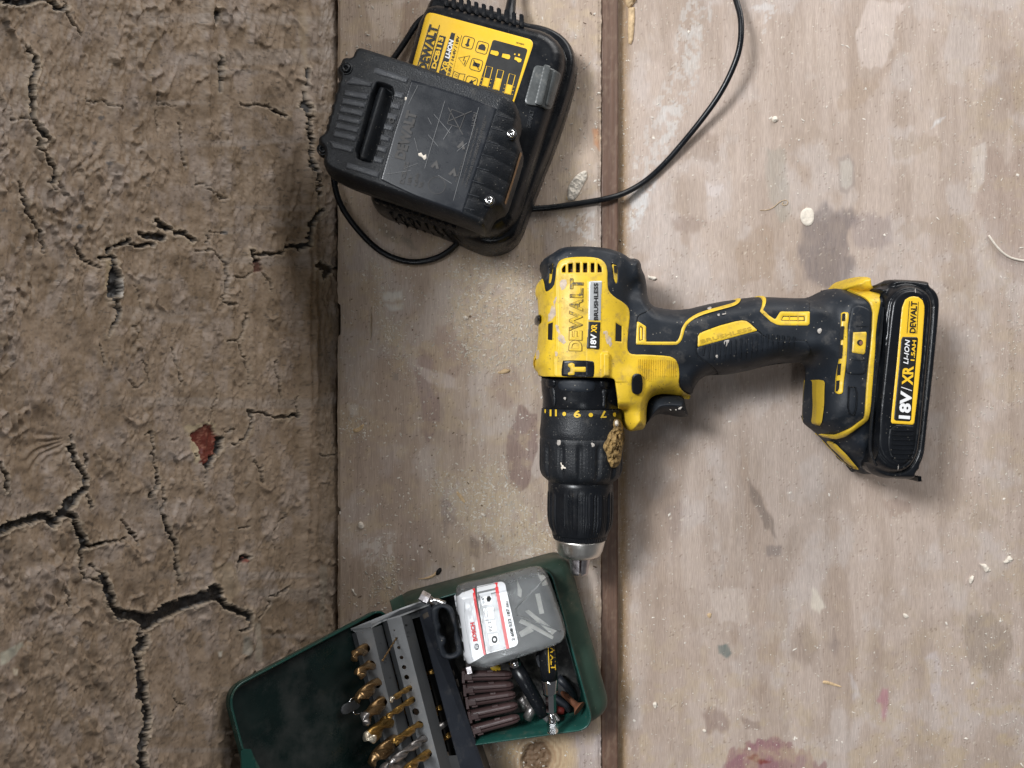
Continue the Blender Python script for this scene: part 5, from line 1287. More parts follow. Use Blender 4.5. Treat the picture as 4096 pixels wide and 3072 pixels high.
BW = soft(WN(BO, .070), 1)
SLOT = soft(WN(C('c1', (382, 482), (440, 490), (505, 520), (480, 640), (430, 800), (378, 965), (320, 960), (258, 930), (300, 790)), BT), 1)
def Hk(x, y, d=None):
    P = np.column_stack([x, y])
    if d is None: d = sdf(BW, P)[0]
    t = np.clip(d / .0045, 0, 1)
    z = .066 + (BT - .066) * np.sqrt(np.clip(1 - (1 - t) ** 2.2, 0, 1))
    sd = sdf(SLOT, P)[0]
    # right end slopes away in a bank of cell bulges
    a = np.array(WN(C('c1', (1105, 650)), BT)[0]); b = np.array(WN(C('c1', (905, 1245)), BT)[0])
    tv = (b - a) / np.linalg.norm(b - a); nv = np.array([-tv[1], tv[0]])
    if nv[0] < 0: nv = -nv
    s = (P - a) @ nv; u = (P - a) @ tv / np.linalg.norm(b - a)
    bulge = np.abs(np.sin(np.clip(u, -.1, 1.1) * math.pi * 7)) ** .7
    z = z - sstep(0, .026, s) * .013 - (s > 0) * sstep(0, .003, s) * (.0006 * (1 - bulge)) * (s < .022)
    return z
def Hk2(x, y, d=None):
    P = np.column_stack([x, y])
    sd = sdf(SLOT, P)[0]
    a = np.array(WN(C('c1', (470, 500)), BT)[0]); b = np.array(WN(C('c1', (330, 960)), BT)[0])
    tv = (b - a) / np.linalg.norm(b - a); nv = np.array([tv[1], -tv[0]])
    s = (P - a) @ nv
    dep = .0060 * sstep(-.0002, .0016, sd)
    dep = np.where(sd > .0016, .0060 * (1 - .75 * np.exp(-(((P - np.array(WN(C('c1', (360, 740)), BT)[0])) @ nv) / .0035) ** 2)), dep)
    return Hk(x, y, d) - dep
shellb = puff('battery_case', BW, lambda x, y, d: Hk2(x, y, d), .042, MT['plastic_rough'], bb, g=.0005, inset=.003)
HK = lambda x, y: Hk(x, y)
def kp(name, pts, mat, e, n=0, parent=None, g=.00045): 
    q, z = on_surface(C('c1', pts), HK); q = soft(q, n) if n else q
    return puff(name, q, lambda x, y, d: Hk(x, y) + e - .0003 * (1 - np.clip(d / .0006, 0, 1)) ** 2, lambda x, y: Hk(x, y) - .001, mat, parent or bb, g=g)
MT['case_bar'] = M('worn_black_bar', (.034, .037, .043), .42, var=.3, vs=120, bump=.6, bs=1200, speck=((.20, .19, .18), .22, 800))
def lerp(a, b, t): return (a[0] + (b[0] - a[0]) * t, a[1] + (b[1] - a[1]) * t)
for i in range(8):
    t = (i + .5) / 8
    l = lerp((222, 478), (122, 862), t); r = lerp((366, 500), (252, 898), t); h = 17
    if i == 0: pts = [(250, 453), (370, 488), (362, 515), (210, 496)]
    elif i == 7: pts = [(112, 832), (262, 872), (250, 906), (134, 878)]
    else: pts = [(l[0] + 4, l[1] - h), (r[0] + 4, r[1] - h), (r[0] - 4, r[1] + h), (l[0] - 4, l[1] + h)]
    kp('raised_bar', pts, MT['case_bar'], .0006)
for i in range(7):
    c = lerp((528, 566), (406, 950), i / 6)
    kp('raised_square', [(c[0] - 24, c[1] - 26), (c[0] + 30, c[1] - 12), (c[0] + 24, c[1] + 22), (c[0] - 32, c[1] + 8)], MT['case_bar'], .0006)
for pts in ([(386, 400), (584, 462), (574, 494), (374, 432)], [(220, 962), (412, 1020), (404, 1056), (210, 996)]):
    kp('raised_bar', pts, MT['case_bar'], .0006)
an = lambda cx, cy, r, n=14: [(cx + r * math.cos(t), cy + r * math.sin(t)) for t in np.linspace(0, 2 * math.pi, n, endpoint=False)]
flat('mould_mark', [(C('c1', an(484, 716, 14)), [C('c1', an(484, 716, 10))[::-1]])], HK, MT['grey_print'], bb, lift=.0009)
plate = kp('smooth_label_plate', [(600, 474), (760, 520), (950, 580), (1108, 640), (1030, 880), (905, 1268), (700, 1200), (530, 1120), (418, 1066), (500, 780)], MT['gloss_black'], .0004)
def kt(s, a, b, h, **kw): return text('lettering', s, C('c1', a)[0], C('c1', b)[0], h * .6752, HK, MT[kw.pop('m', 'grey_print')], plate, lift=.0008, **kw)
kt('DEWALT', (558, 950), (632, 668), 58, bold=.06)
kt('DCB182', (556, 1092), (588, 962), 26); kt('18V', (594, 1098), (610, 1040), 22); kt('4.0Ah', (632, 1110), (650, 1030), 22); kt('XR', (664, 1120), (675, 1080), 24)
kt('LI-ION', (978, 752), (992, 672), 24)
sm_ = []
for k, (a, b) in enumerate((((905, 1100), (1000, 760)), ((925, 1110), (1045, 690)), ((945, 1060), (1048, 720)), ((870, 1080), (980, 760)))):
    s = ['CHARGE ONLY WITH APPROVED CHARGERS', 'LADEN NUR MIT GEEIGNETEN GERAETEN', 'NE PAS INCINERER LA BATTERIE', 'NON GETTARE NEL FUOCO'][k]
    sm_.append((s, C('c1', a)[0], C('c1', b)[0], 7.5, .0))
text_multi('small_print', sm_, HK, MT['grey_print'], plate, lift=.0007)
ic = [stroke(C('c1', (820, 640), (905, 800)), 3), stroke(C('c1', (960, 660), (820, 720)), 3), stroke(C('c1', (840, 650), (920, 680), (890, 760), (815, 735)), 3, closed=True), (C('c1', an(752, 1100, 52, 24)), [C('c1', an(752, 1100, 49, 24))[::-1]])]
for cx, cy in ((850, 1020), (900, 860), (745, 975)):
    ic.append(C('c1', loc(cx, cy, [(-26, 20), (0, -26), (26, 20), (10, 26), (0, 6), (-10, 26)])))
flat('print_icon', ic, HK, MT['grey_print'], plate, lift=.0007)
MT['scratch'] = M('pale_scratch', (.20, .20, .20), .6, bump=0)
scl = [((640, 510), (585, 620)), ((735, 680), (830, 790)), ((840, 750), (790, 830)), ((700, 800), (760, 870)), ((560, 1000), (640, 970)), ((450, 1035), (600, 1012)), ((800, 600), (680, 1000)), ((620, 820), (640, 900)), ((1000, 640), (850, 1190)), ((700, 700), (720, 740)), ((870, 900), (930, 850)), ((760, 1040), (840, 1090))]
flat('scratch', [stroke(C('c1', a, b), 1.1) for a, b in scl], HK, MT['scratch'], plate, lift=.0009)
kp('plaster_fleck', [(640, 912), (660, 905), (672, 925), (688, 915), (690, 940), (678, 950), (664, 932), (645, 925)], MT['plaster'], .0008, parent=plate, g=.0003)
kp('plaster_fleck', [(562, 575), (575, 578), (573, 592), (564, 598)], MT['plaster'], .0007, parent=plate, g=.0003)
# cell bulges next to the dashed edge
for i in range(8):
    c = lerp((1128, 690), (928, 1235), i / 7)
    q = [(c[0] - 22, c[1] - 26), (c[0] + 52, c[1] - 4), (c[0] + 44, c[1] + 26), (c[0] - 30, c[1] + 6)]
    prisms('end_line', [C('c1', (c[0] - 26, c[1] - 10), (c[0] + 10, c[1] + 1), (c[0] + 46, c[1] + 10))], .0007, .0003, HK, MT['case_bar'], bb)
MT['amber'] = M('worn_copper_edge', (.22, .13, .06), .4, .6, var=.3, vs=300)
def Hk3(x, y): return Hk(x, y)
kp('contact_strip', [(1246, 905), (1258, 912), (1180, 1160), (1160, 1216), (1152, 1205), (1200, 1060)], MT['amber'], .0012)
for cx, cy in ((1190, 796), (1060, 1190), (216, 408), (78, 886)):
    p = C('c1', (cx, cy))[0]
    q, z = on_surface([p], HK); zc_ = max(z[0], .066)
    q = WN([p], zc_)[0]
    s_ = lathe('case_screw', (q[0], q[1], zc_ - .002), (q[0], q[1], zc_ + .02), [(0, .0024), (.0034, .0024), (.0040, .0019), (.0040, .0011), (.0028, .0010), (.0027, .0001)], MT['chrome'] if cx > 500 else MT['plastic'], bb, n=24, flute=lambda a, t: 1 if t < .0039 else 1 - .0 * a, caps=False)
    lathe('screw_seat', (q[0], q[1], zc_ - .004), (q[0], q[1], zc_ + .02), [(0, .0036), (.0048, .0034), (.0052, .0029), (.0044, .0026)], MT['plastic'], bb, n=24, caps=False)
# ------------------------------------------------------------ green drill-bit tin
MT['green'] = M('green_enamel', (.010, .052, .042), .30, var=.15, vs=40, bump=.08, bs=200, dirt=((.16, .14, .10), .15, 60, .5), speck=((.25, .22, .17), .12, 300))
MT['green_dusty'] = M('dusty_green_enamel', (.022, .042, .030), .45, var=.2, vs=60, bump=.1, dirt=((.12, .10, .065), .38, 45, .6), speck=((.3, .26, .2), .10, 400))
MT['green_in'] = M('dark_green_enamel_inside', (.004, .011, .010), .28, var=.3, vs=25, bump=.06, bs=120, dirt=((.042, .044, .042), .46, 17, .75), rvar=.2, spec=.5)  # cloudy dirt tint paints both smudges and hazy reflections of the lid
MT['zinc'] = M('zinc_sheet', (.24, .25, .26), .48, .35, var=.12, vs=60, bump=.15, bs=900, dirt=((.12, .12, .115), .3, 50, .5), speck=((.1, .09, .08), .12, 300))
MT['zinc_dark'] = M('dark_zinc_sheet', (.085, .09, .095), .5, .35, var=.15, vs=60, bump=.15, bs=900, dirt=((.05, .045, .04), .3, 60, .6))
MT['tray_plastic'] = M('dark_grey_plastic', (.018, .021, .028), .45, var=.2, vs=60, bump=.2, bs=900, dirt=((.12, .11, .10), .2, 80, .4))
MT['grit'] = M('metal_dust', (.035, .035, .035), .85, var=.4, vs=300, bump=.8, bs=900, dirt=((.20, .19, .17), .4, 90, .7))
TC = WN([(1980, 2620)], 0)[0]
tin = thing('drill_bit_tin', (TC[0], TC[1], 0), 'open dark green metal drill bit tin with its lid leaning on the cracked wall', 'tin')
def loop(px, z, r): return rounded(WN(px, z), r, 8)
rimpx = [(1585, 2442), (2198, 2266), (2376, 2912), (1735, 3000)]
bodypx = [(1552, 2412), (2272, 2218), (2452, 2868), (1740, 2950)]
b0 = WN(bodypx, .022); rim0 = WN(rimpx, .034)
def lrp(a, b, t): return a + (b - a) * t
loops = []
ins = b0 + (b0.mean(0) - b0) / np.linalg.norm(b0.mean(0) - b0, axis=1)[:, None] * .0025
for pts, z, r in ((ins, .0006, .009), (b0, .004, .011), (b0, .019, .011), (lrp(b0, rim0, .12), .0225, .011), (lrp(b0, rim0, .45), .0262, .010), (lrp(b0, rim0, .88), .0285, .009), (lrp(b0, rim0, .97), .0298, .009),
                  (rim0, .0335, .0085), (lrp(rim0, rim0.mean(0)[None], .008), .0343, .0082), (lrp(rim0, rim0.mean(0)[None], .018), .0335, .008), (lrp(rim0, rim0.mean(0)[None], .022), .010, .008), (lrp(rim0, rim0.mean(0)[None], .05), .0035, .008)):
    q = rounded(pts, r, 8); loops.append(np.column_stack([q, np.full(len(q), z)]))
m = len(loops[0]); V = np.concatenate(loops); F = []
for i in range(len(loops) - 1):
    for k in range(m): F.append((i * m + k, i * m + (k + 1) % m, (i + 1) * m + (k + 1) % m, (i + 1) * m + k))
half = [f for f in F if f[0] < 8 * m]; inner = [f for f in F if f[0] >= 8 * m]
o = build('tin_tray', V, half, MT['green_dusty'], tin); fix_normals(o)
o = build('tray_lining', V, inner + [tuple(range((len(loops) - 1) * m, len(loops) * m))], MT['green'], tin); fix_normals(o)
o.data.polygons[len(o.data.polygons) - 1].use_smooth = False
rimp = rounded(rim0, .0085, 8)
tube('tray_rim', [Vector((*p, .0343)) for p in list(rimp) + [rimp[0]]], .0006, MT['green'], tin, n=6)
q = rounded(lrp(rim0, rim0.mean(0)[None], .06), .008, 8)
puff('metal_dust', q, lambda x, y, d: .0040 + .0015 * fbm(x * 200, y * 200, 4), .003, MT['grit'], tin, g=.0012)
# lid: shallow pan, hinged on the wall side
L0 = Vector((*WN([(1512, 2428)], .036)[0], .036)); L1 = Vector((*WN([(866, 2712)], .118)[0], .118))
hd = (Vector((*WN([(1735, 3000)], .034)[0], 0)) - Vector((*WN([(1585, 2442)], .034)[0], 0))).normalized()
u = hd; v = (L1 - L0); LW = v.length; v.normalize()
v = (v - u * v.dot(u)).normalized()
nrm = u.cross(v).normalized()
if nrm.x < 0: nrm = -nrm
LL = .108
def lidp(a, b, c): return L0 + u * a + v * b + nrm * c
def lrect(ins, c, r): 
    q = rounded([(ins, ins), (LL - ins, ins), (LL - ins, LW - ins), (ins, LW - ins)], r, 8)
    return np.array([tuple(lidp(a, b, c)) for a, b in q])
ls = [lrect(0, .0062, .009), lrect(.0012, .0062, .008), lrect(.0016, .0035, .008), lrect(.0035, .0012, .007)]
m = len(ls[0]); V = np.concatenate(ls); F = []
for i in range(3):
    for k in range(m): F.append((i * m + k, i * m + (k + 1) % m, (i + 1) * m + (k + 1) % m, (i + 1) * m + k))
F.append(tuple(range(3 * m, 4 * m)))
lid = build('lid_lining', V, F, MT['green_in'], tin); fix_normals(lid); lid.data.polygons[-1].use_smooth = False
ls = [lrect(-.0003, .0062, .009), lrect(-.0003, .003, .009), lrect(.002, 0, .008), lrect(.004, -.0004, .007)]
V = np.concatenate(ls); F = []
for i in range(3):
    for k in range(m): F.append((i * m + k, i * m + (k + 1) % m, (i + 1) * m + (k + 1) % m, (i + 1) * m + k))
F.append(tuple(range(3 * m, 4 * m)))
lido = build('lid', V, F, MT['green'], tin); fix_normals(lido)
rr_ = lrect(.0003, .0064, .009)
tube('lid_rim', [Vector(p) for p in rr_] + [Vector(rr_[0])], .0007, MT['green'], lido, n=6)
# catch and its wire on the lid
def lid_at(px, c):
    '''point of the lid (c above its floor) seen under the photo point'''
    q = C('k3', px)[0]; z = .07
    for _ in range(30):
        w_ = W(q, z)
        o_ = lidp(0, 0, c)
        z = .5 * z + .5 * (o_.z - (nrm.x * (w_.x - o_.x) + nrm.y * (w_.y - o_.y)) / nrm.z)
    return W(q, z)
cpts = [lid_at(p, .006) for p in ((48, 1058), (72, 1030), (170, 985), (215, 1010), (225, 1045), (200, 1075), (95, 1128), (60, 1128), (42, 1100))]
o = sheet4('lid_catch', cpts, .0012, MT['zinc_dark'], lido); bevel(o, .0003)
tube('lid_wire', smooth_path([lid_at(p, .007) for p in ((122, 1010), (125, 985), (150, 965), (215, 935))], 2), .0005, MT['chrome'], lido, n=8)
tube('lid_wire', smooth_path([lid_at(p, .007) for p in ((158, 1095), (165, 1122), (185, 1130), (250, 1112))], 2), .0005, MT['chrome'], lido, n=8)
gt = [lid_at(((p[0] * .5257 + 880 - 1350) / .4051, (p[1] * .5257 + 2200 - 2400) / .4051), .0075) for p in ((160, 1530), (190, 1512), (238, 1518), (252, 1560), (272, 1600), (300, 1650), (360, 1760), (170, 1760))]
sheet4('lid_corner_fold', gt, .001, MT['green'], lido)
def prim_box(name, c, ax, ay, az, sx, sy, sz, mat, parent, bv=.0003):
    V = []
    for k in (-1, 1):
        for a, b in ((-1, -1), (1, -1), (1, 1), (-1, 1)):
            V.append(tuple(Vector(c) + ax * a * sx / 2 + ay * b * sy / 2 + az * k * sz / 2))
    o = build(name, np.array(V), [(0, 1, 2, 3), (4, 5, 6, 7), (0, 1, 5, 4), (1, 2, 6, 5), (2, 3, 7, 6), (3, 0, 4, 7)], mat, parent, smooth=False)
    fix_normals(o)
    if bv: bevel(o, bv)
    return o
for a in (.010, .085):
    tube('hinge_knuckle', [lidp(a, -.0008, .012), lidp(a + .012, -.0008, .012)], .0022, MT['zinc_dark'], tin, n=14)
o = prim_box('hinge_leaf', (lidp(.006, -.004, .0135)), u, v, nrm, .020, .010, .0008, MT['green_dusty'], tin)

# ---- folding steel rack
def seg(key, a, b, z): return W(C(key, a)[0], z), W(C(key, b)[0], z)
rk = lambda xt, yt, xb, yb, z, z2=None: (W((xt, yt), z), W((xb, yb), z2 or z))
E = {}
def ln(name, top, slope, z, ybot=3170):
    E[name] = (W(top, z), W((top[0] + slope * (ybot - top[1]), ybot), z))
ln('a0', (1401, 2538), .266, .0535); ln('a1', (1424, 2530), .262, .0590); ln('a2', (1488, 2513), .256, .0615)
ln('b', (1528, 2500), .258, .0510)
ln('c0', (1529, 2487), .258, .0490); ln('c1', (1548, 2482), .256, .0540); ln('c2', (1605, 2467), .257, .0560)
ln('d0', (1643, 2455), .262, .0450); ln('d1', (1674, 2445), .266, .0400); ln('e0', (1720, 2418), .330, .0345)
rack = bpy.data.objects.new('steel_rack', None)
def shelf(name, e1, e2, holes, mat, th=.0009):
    """strip between two edge lines with round holes; holes in plan px (x, y, r)"""
    p0, p1 = E[e1]; q0, q1 = E[e2]
    n = (q0 - p0).cross(p1 - p0).normalized()
    if n.z < 0: n = -n
    zf = lambda x, y, d=None: p0.z - (n.x * (x - p0.x) + n.y * (y - p0.y)) / n.z
    out = np.array([p0[:2], q0[:2], q1[:2], p1[:2]])
    hs = []
    for (x, y, r) in holes:
        c, _ = on_surface(C('k3', (x, y)), zf)
        rad = r * .4051 * PS * .885
        hs.append(np.array([(c[0][0] + rad * math.cos(t), c[0][1] + rad * math.sin(t)) for t in np.linspace(0, 2 * math.pi, 28, endpoint=False)]))
    return puff(name, out, lambda x, y, d: zf(x, y), lambda x, y: zf(x, y) - th, mat, tin, g=.00045, holes=hs), zf
H1 = [(278, 478, 46), (332, 642, 46), (383, 822, 50), (440, 1005, 52), (500, 1195, 56), (562, 1395, 60), (622, 1590, 62)]
H2 = [(560, 298, 9), (582, 378, 13), (605, 470, 17), (632, 569, 20), (657, 665, 23), (683, 763, 26), (712, 872, 29), (740, 985, 31), (772, 1105, 37), (812, 1230, 38), (852, 1370, 40), (893, 1515, 42)]
s1, zs1 = shelf('rack_shelf', 'a1', 'a2', H1, MT['zinc'])
s2, zs2 = shelf('rack_shelf', 'c1', 'c2', H2, MT['zinc'])
def strip(name, e1, e2, mat, th=.0008):
    p0, p1 = E[e1]; q0, q1 = E[e2]
    o = sheet4(name, [p0, q0, q1, p1], th, mat, tin)
    return o
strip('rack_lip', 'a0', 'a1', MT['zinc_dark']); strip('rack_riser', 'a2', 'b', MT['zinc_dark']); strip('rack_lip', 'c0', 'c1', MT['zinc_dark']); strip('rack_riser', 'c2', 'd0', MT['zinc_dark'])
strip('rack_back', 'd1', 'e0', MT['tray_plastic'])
# slotted strip between digits and the back plate: bars across, dark inside
p0, p1 = E['d0']; q0, q1 = E['d1']
for a, b in ((0, .03), (.795, 1.0)):
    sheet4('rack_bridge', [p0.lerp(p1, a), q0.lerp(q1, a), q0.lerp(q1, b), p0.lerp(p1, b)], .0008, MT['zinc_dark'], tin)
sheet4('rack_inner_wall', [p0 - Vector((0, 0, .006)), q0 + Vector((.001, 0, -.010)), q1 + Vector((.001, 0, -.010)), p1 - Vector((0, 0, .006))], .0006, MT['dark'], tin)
# end cheek
sheet4('rack_cheek', [W((1407, 2519), .056), W((1600, 2440), .050), W((1690, 2408), .040), W((1722, 2420), .034), W((1604, 2466), .0545), W((1528, 2488), .0525), W((1486, 2512), .0600), W((1424, 2532), .0575)], .0009, MT['zinc'], tin)
sheet4('rack_end_flange', [W((1403, 2516), .0605), W((1484, 2490), .0625), W((1490, 2508), .0622), W((1404, 2522), .0600)], .0006, MT['zinc'], tin)
# digits
def zplane(e1, e2):
    p0, p1 = E[e1]; q0, q1 = E[e2]
    n = (q0 - p0).cross(p1 - p0).normalized()
    return lambda x, y: p0.z - (n.x * (x - p0.x) + n.y * (y - p0.y)) / n.z
zd = zplane('c2', 'd0')
for s, x, y in (('1', 682, 250), ('1.5', 702, 335), ('2', 732, 425), ('2.5', 755, 515), ('3', 782, 610), ('3.5', 808, 705), ('4', 835, 805), ('4.5', 866, 920), ('5', 900, 1040), ('5.5', 935, 1180), ('6', 968, 1300), ('6.5', 1012, 1455)):
    hw = 9 * len(s)
    text('stamped_number', s, C('k3', (x + 8, y + hw))[0], C('k3', (x + 12 - 2 * hw * .12, y - hw))[0], 24 * .405, zd, MT['black'], s2, lift=.0002, bold=.0)
zr = zplane('a2', 'b')
for s, x, y in (('7', 428, 430), ('7.5', 476, 600), ('8', 520, 770)):
    hw = 9 * len(s)
    text('stamped_number', s, C('k3', (x + 8, y + hw))[0], C('k3', (x + 12, y - hw))[0], 22 * .405, zr, MT['black'], s1, lift=.0002, bold=.0)
# little windows of the back plate
zb = zplane('d1', 'e0')
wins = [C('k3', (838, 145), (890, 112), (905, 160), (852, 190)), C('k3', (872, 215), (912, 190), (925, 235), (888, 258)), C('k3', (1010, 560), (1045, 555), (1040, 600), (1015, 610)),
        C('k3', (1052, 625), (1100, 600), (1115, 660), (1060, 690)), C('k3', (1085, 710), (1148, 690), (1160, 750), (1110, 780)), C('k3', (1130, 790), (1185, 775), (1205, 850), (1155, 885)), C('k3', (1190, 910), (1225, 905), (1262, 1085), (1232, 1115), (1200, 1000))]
MT['window_glow'] = M('painted_window_glow', (.075, .062, .05), .8, var=.4, vs=120)  # brown flats paint the light passing through the little windows
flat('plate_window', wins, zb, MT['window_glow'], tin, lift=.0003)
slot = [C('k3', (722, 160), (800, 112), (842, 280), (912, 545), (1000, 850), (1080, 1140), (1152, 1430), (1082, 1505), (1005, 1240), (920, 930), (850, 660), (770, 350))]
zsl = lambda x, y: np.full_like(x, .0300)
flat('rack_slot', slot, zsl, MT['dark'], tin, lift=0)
# rims of the little windows
tray_low = sheet4('rack_skirt', [E['e0'][0], E['e0'][1], E['e0'][1] - Vector((0, 0, .02)), E['e0'][0] - Vector((0, 0, .02))], .0008, MT['tray_plastic'], tin)

# ---- twist drill bits standing in the rack
MT['bronze'] = M('bronzed_drill_steel', (.24, .15, .07), .30, .85, var=.3, vs=200, bump=.15, bs=900, dirt=((.06, .04, .03), .2, 250, .5))
MT['gold'] = M('golden_drill_steel', (.34, .20, .055), .30, .85, var=.3, vs=200, bump=.15, bs=900, dirt=((.08, .05, .02), .25, 250, .6))
MT['grey_steel'] = M('grey_drill_steel', (.30, .28, .27), .34, .85, var=.3, vs=200, bump=.2, bs=900, dirt=((.08, .07, .06), .2, 250, .6))
MT['ground_tip'] = M('ground_tip_steel', (.75, .66, .52), .3, .8, var=.1, bump=.05)
def twist_bit(name, base, tip, rad, mat, label, tipmat=None, pitch=8, roll=0.0):
    """cutting end of a twist drill pointing from base to tip, with its shank below the shelf"""
    b = Vector(base); t = Vector(tip); ax = (t - b).normalized(); L = (t - b).length
    below = min(.030, (b.z - .006) / max(ax.z, .3))
    root = thing(name, tuple(b - ax * below), label, 'drill bit', 'twist drill bits in the steel rack')
    upv = Vector((0, 0, 1)); u_ = ax.orthogonal().normalized(); v_ = ax.cross(u_)
    n = 36; V = []; F = []; rows = []
    flen = L + .010
    cone = rad * .62
    N = 46
    ss = list(np.linspace(-.010, L - cone, N)) + [L - cone * .66, L - cone * .33, L - cone * .02]
    for s in ss:
        k = 1.0 if s <= L - cone else max(.04, (L - s) / cone)
        tw = roll + s / (rad * pitch) * 2 * math.pi * .8
        for i in range(n):
            a = 2 * math.pi * i / n
            ph = (a * 2) % (2 * math.pi)
            c = math.cos(a * 2 / 2 * 2)
            fl = 0.60 * max(0, math.cos(2 * a)) ** .55
            sh = .5 * math.exp(-((((a - .80) % math.pi)) / .10) ** 2) * 0
            margin = .0
            r = rad * (1 - fl)
            r = min(r, rad)
            if s < -.006: r = lrp(rad * .97, r, (s + .010) / .004)
            r *= k
            V.append(b + ax * s + (u_ * math.cos(a + tw) + v_ * math.sin(a + tw)) * r)
    m = len(ss)
    for i in range(m - 1):
        for j in range(n): F.append((i * n + j, i * n + (j + 1) % n, (i + 1) * n + (j + 1) % n, (i + 1) * n + j))
    F.append(tuple(range((m - 1) * n, m * n)))
    o = build('fluted_body', np.array([tuple(q) for q in V]), F, mat, root); 
    if tipmat:
        o.data.materials.append(tipmat)
        k0 = (N - 1) * n
        for i, p in enumerate(o.data.polygons):
            if i >= k0 - n * 2: p.material_index = 1
    if below > .011:
        lathe('shank', b - ax * below, t, [(0, rad * .9), (.001, rad * .97), (below - .0095, rad * .97)], mat, root, n=20)
    return root
def bitat(bx, by, tx, ty, zf, dz):
    dz *= 1.12; tx = bx + (tx - bx) * 1.06; ty = by + (ty - by) * 1.06
    q, z = on_surface(C('k3', (bx, by)), zf)
    base = (q[0][0], q[0][1], z[0])
    return base, tuple(W(C('k3', (tx, ty))[0], z[0] + dz))
for (bx, by, tx, ty, r, dz, mt, tm, lb) in (
    (275, 478, 160, 560, .0028, .015, 'bronze', None, 'bronze twist bit in the front row, nearest the sheet metal end cheek'),
    (330, 642, 206, 735, .0029, .015, 'bronze', None, 'bronze twist bit second from the end cheek in the front row'),
    (382, 822, 205, 975, .0032, .018, 'bronze', None, 'flaky bronze twist bit third from the end cheek in the front row'),
    (437, 1010, 262, 1190, .0034, .019, 'bronze', 'grey_steel', 'brownish twist bit with a chipped silver tip beside the lid catch'),
    (497, 1200, 300, 1375, .0036, .020, 'gold', 'ground_tip', 'thick bronze twist bit with a bright freshly ground tip'),
    (560, 1400, 345, 1590, .0039, .021, 'bronze', None, 'thick bronze twist bit in the front row below the one with the bright tip'),
    (622, 1592, 470, 1700, .0040, .020, 'grey_steel', None, 'thick silver bit at the very edge of the photo in the front row')):
    b_, t_ = bitat(bx, by, tx, ty, zs1, dz)
    twist_bit('twist_drill_bit', b_, t_, r * 1.1, MT[mt], lb, MT[tm] if tm else None, roll=bx * .02)
for (bx, by, tx, ty, r, dz, mt, tm, lb) in (
    (582, 378, 450, 592, .00055, .022, 'bronze', None, 'very thin bent looking bit near the top of the second row'),
    (712, 868, 532, 985, .0015, .020, 'gold', 'ground_tip', 'small golden bit with a pale tip, uppermost of the golden bits in the second row'),
    (740, 982, 508, 1150, .0017, .022, 'gold', None, 'small golden bit just above the large empty hole of the second row'),
    (812, 1228, 568, 1400, .0020, .024, 'gold', None, 'golden bit just below the large empty hole of the second row'),
    (850, 1368, 540, 1600, .0021, .026, 'grey_steel', None, 'silver grey twist bit lying over between two golden ones'),
    (893, 1515, 690, 1670, .0023, .024, 'gold', None, 'golden bit in the second row closest to the bottom edge of the photo')):
    b_, t_ = bitat(bx, by, tx, ty, zs2, dz)
    twist_bit('twist_drill_bit', b_, t_, r * 1.1, MT[mt], lb, MT[tm] if tm else None, pitch=10, roll=bx * .02)
for (x1, y1, x2, y2, lb) in ((955, 1085, 1020, 1060, 'golden bit shank glimpsed through the rack slot halfway down'), (1040, 1380, 1105, 1330, 'golden bit shank glimpsed through the lower end of the rack slot'), (870, 730, 950, 700, 'dull bit shank glimpsed through the upper part of the rack slot')):
    a_ = W(C('k3', (x1, y1))[0], .0370); b_ = W(C('k3', (x2, y2))[0], .0390)
    o = tube('bit_shank', [a_, a_.lerp(b_, .5), b_], .0016, MT['gold'], None, n=10)
    tag(o, lb, 'drill bit', 'bit shanks inside the rack')

# ------------------------------------------------------------ things lying in the tray
zfix = lambda z: (lambda x, y: np.full_like(np.asarray(x, float), z))
# translucent case of screwdriver bits
MT['frost'] = M('frosted_clear_plastic', (.66, .68, .69), .20, trans=.92, bump=.05, bs=200, var=.05, vs=30, dirt=((.6, .6, .58), .3, 40, .5), ior=1.3, spec=.6)
MT['frost_in'] = M('pale_insert', (.13, .135, .135), .5, var=.12, vs=60, bump=.1)
MT['label_w'] = M('glossy_white_label', (.55, .56, .58), .10, var=.03, bump=.25, bs=60, bdist=.0012, coat=.4, rvar=.04)
MT['label_g'] = M('glossy_grey_label', (.16, .165, .17), .10, var=.05, bump=.25, bs=60, bdist=.0012, coat=.4, rvar=.04)
MT['red'] = M('red_print', (.55, .03, .035), .3, bump=0, coat=.3)
bxo = [(360, 392), (385, 342), (600, 300), (985, 200), (1040, 198), (1085, 216), (1122, 262), (1200, 490), (1268, 700), (1262, 745), (1215, 800), (900, 905), (620, 1004), (560, 992), (430, 960), (395, 640)]
BXW = soft(WN(C('k2', bxo), .045), 1)
bxt = thing('screwdriver_bit_case', (*BXW.mean(0), .032), 'translucent grey plastic bit case with red and white label lying in the green tin', 'bit case')
PH = rounded([(375, 400), (400, 352), (995, 212), (1100, 262), (1215, 690), (1150, 780), (620, 925), (440, 930)], 30)
def Hbx(x, y, d=None):
    P = np.column_stack([x, y])
    if d is None: d = sdf(BXW, P)[0]
    f = np.clip(d / .0060, 0, 1)
    return .041 + .0125 * np.sqrt(np.clip(1 - (1 - f) ** 2, 0, 1))
puff('clear_case', BXW, lambda x, y, d: Hbx(x, y, d), .036, MT['frost'], bxt, g=.0006)
Hx = lambda x, y: Hbx(x, y)
insx = BXW + (BXW.mean(0) - BXW) * .10
puff('case_insert', insx, lambda x, y, d: np.full_like(x, .0445) + .0006 * fbm(x * 200, y * 200, 3), .036, MT['frost_in'], bxt, g=.001)
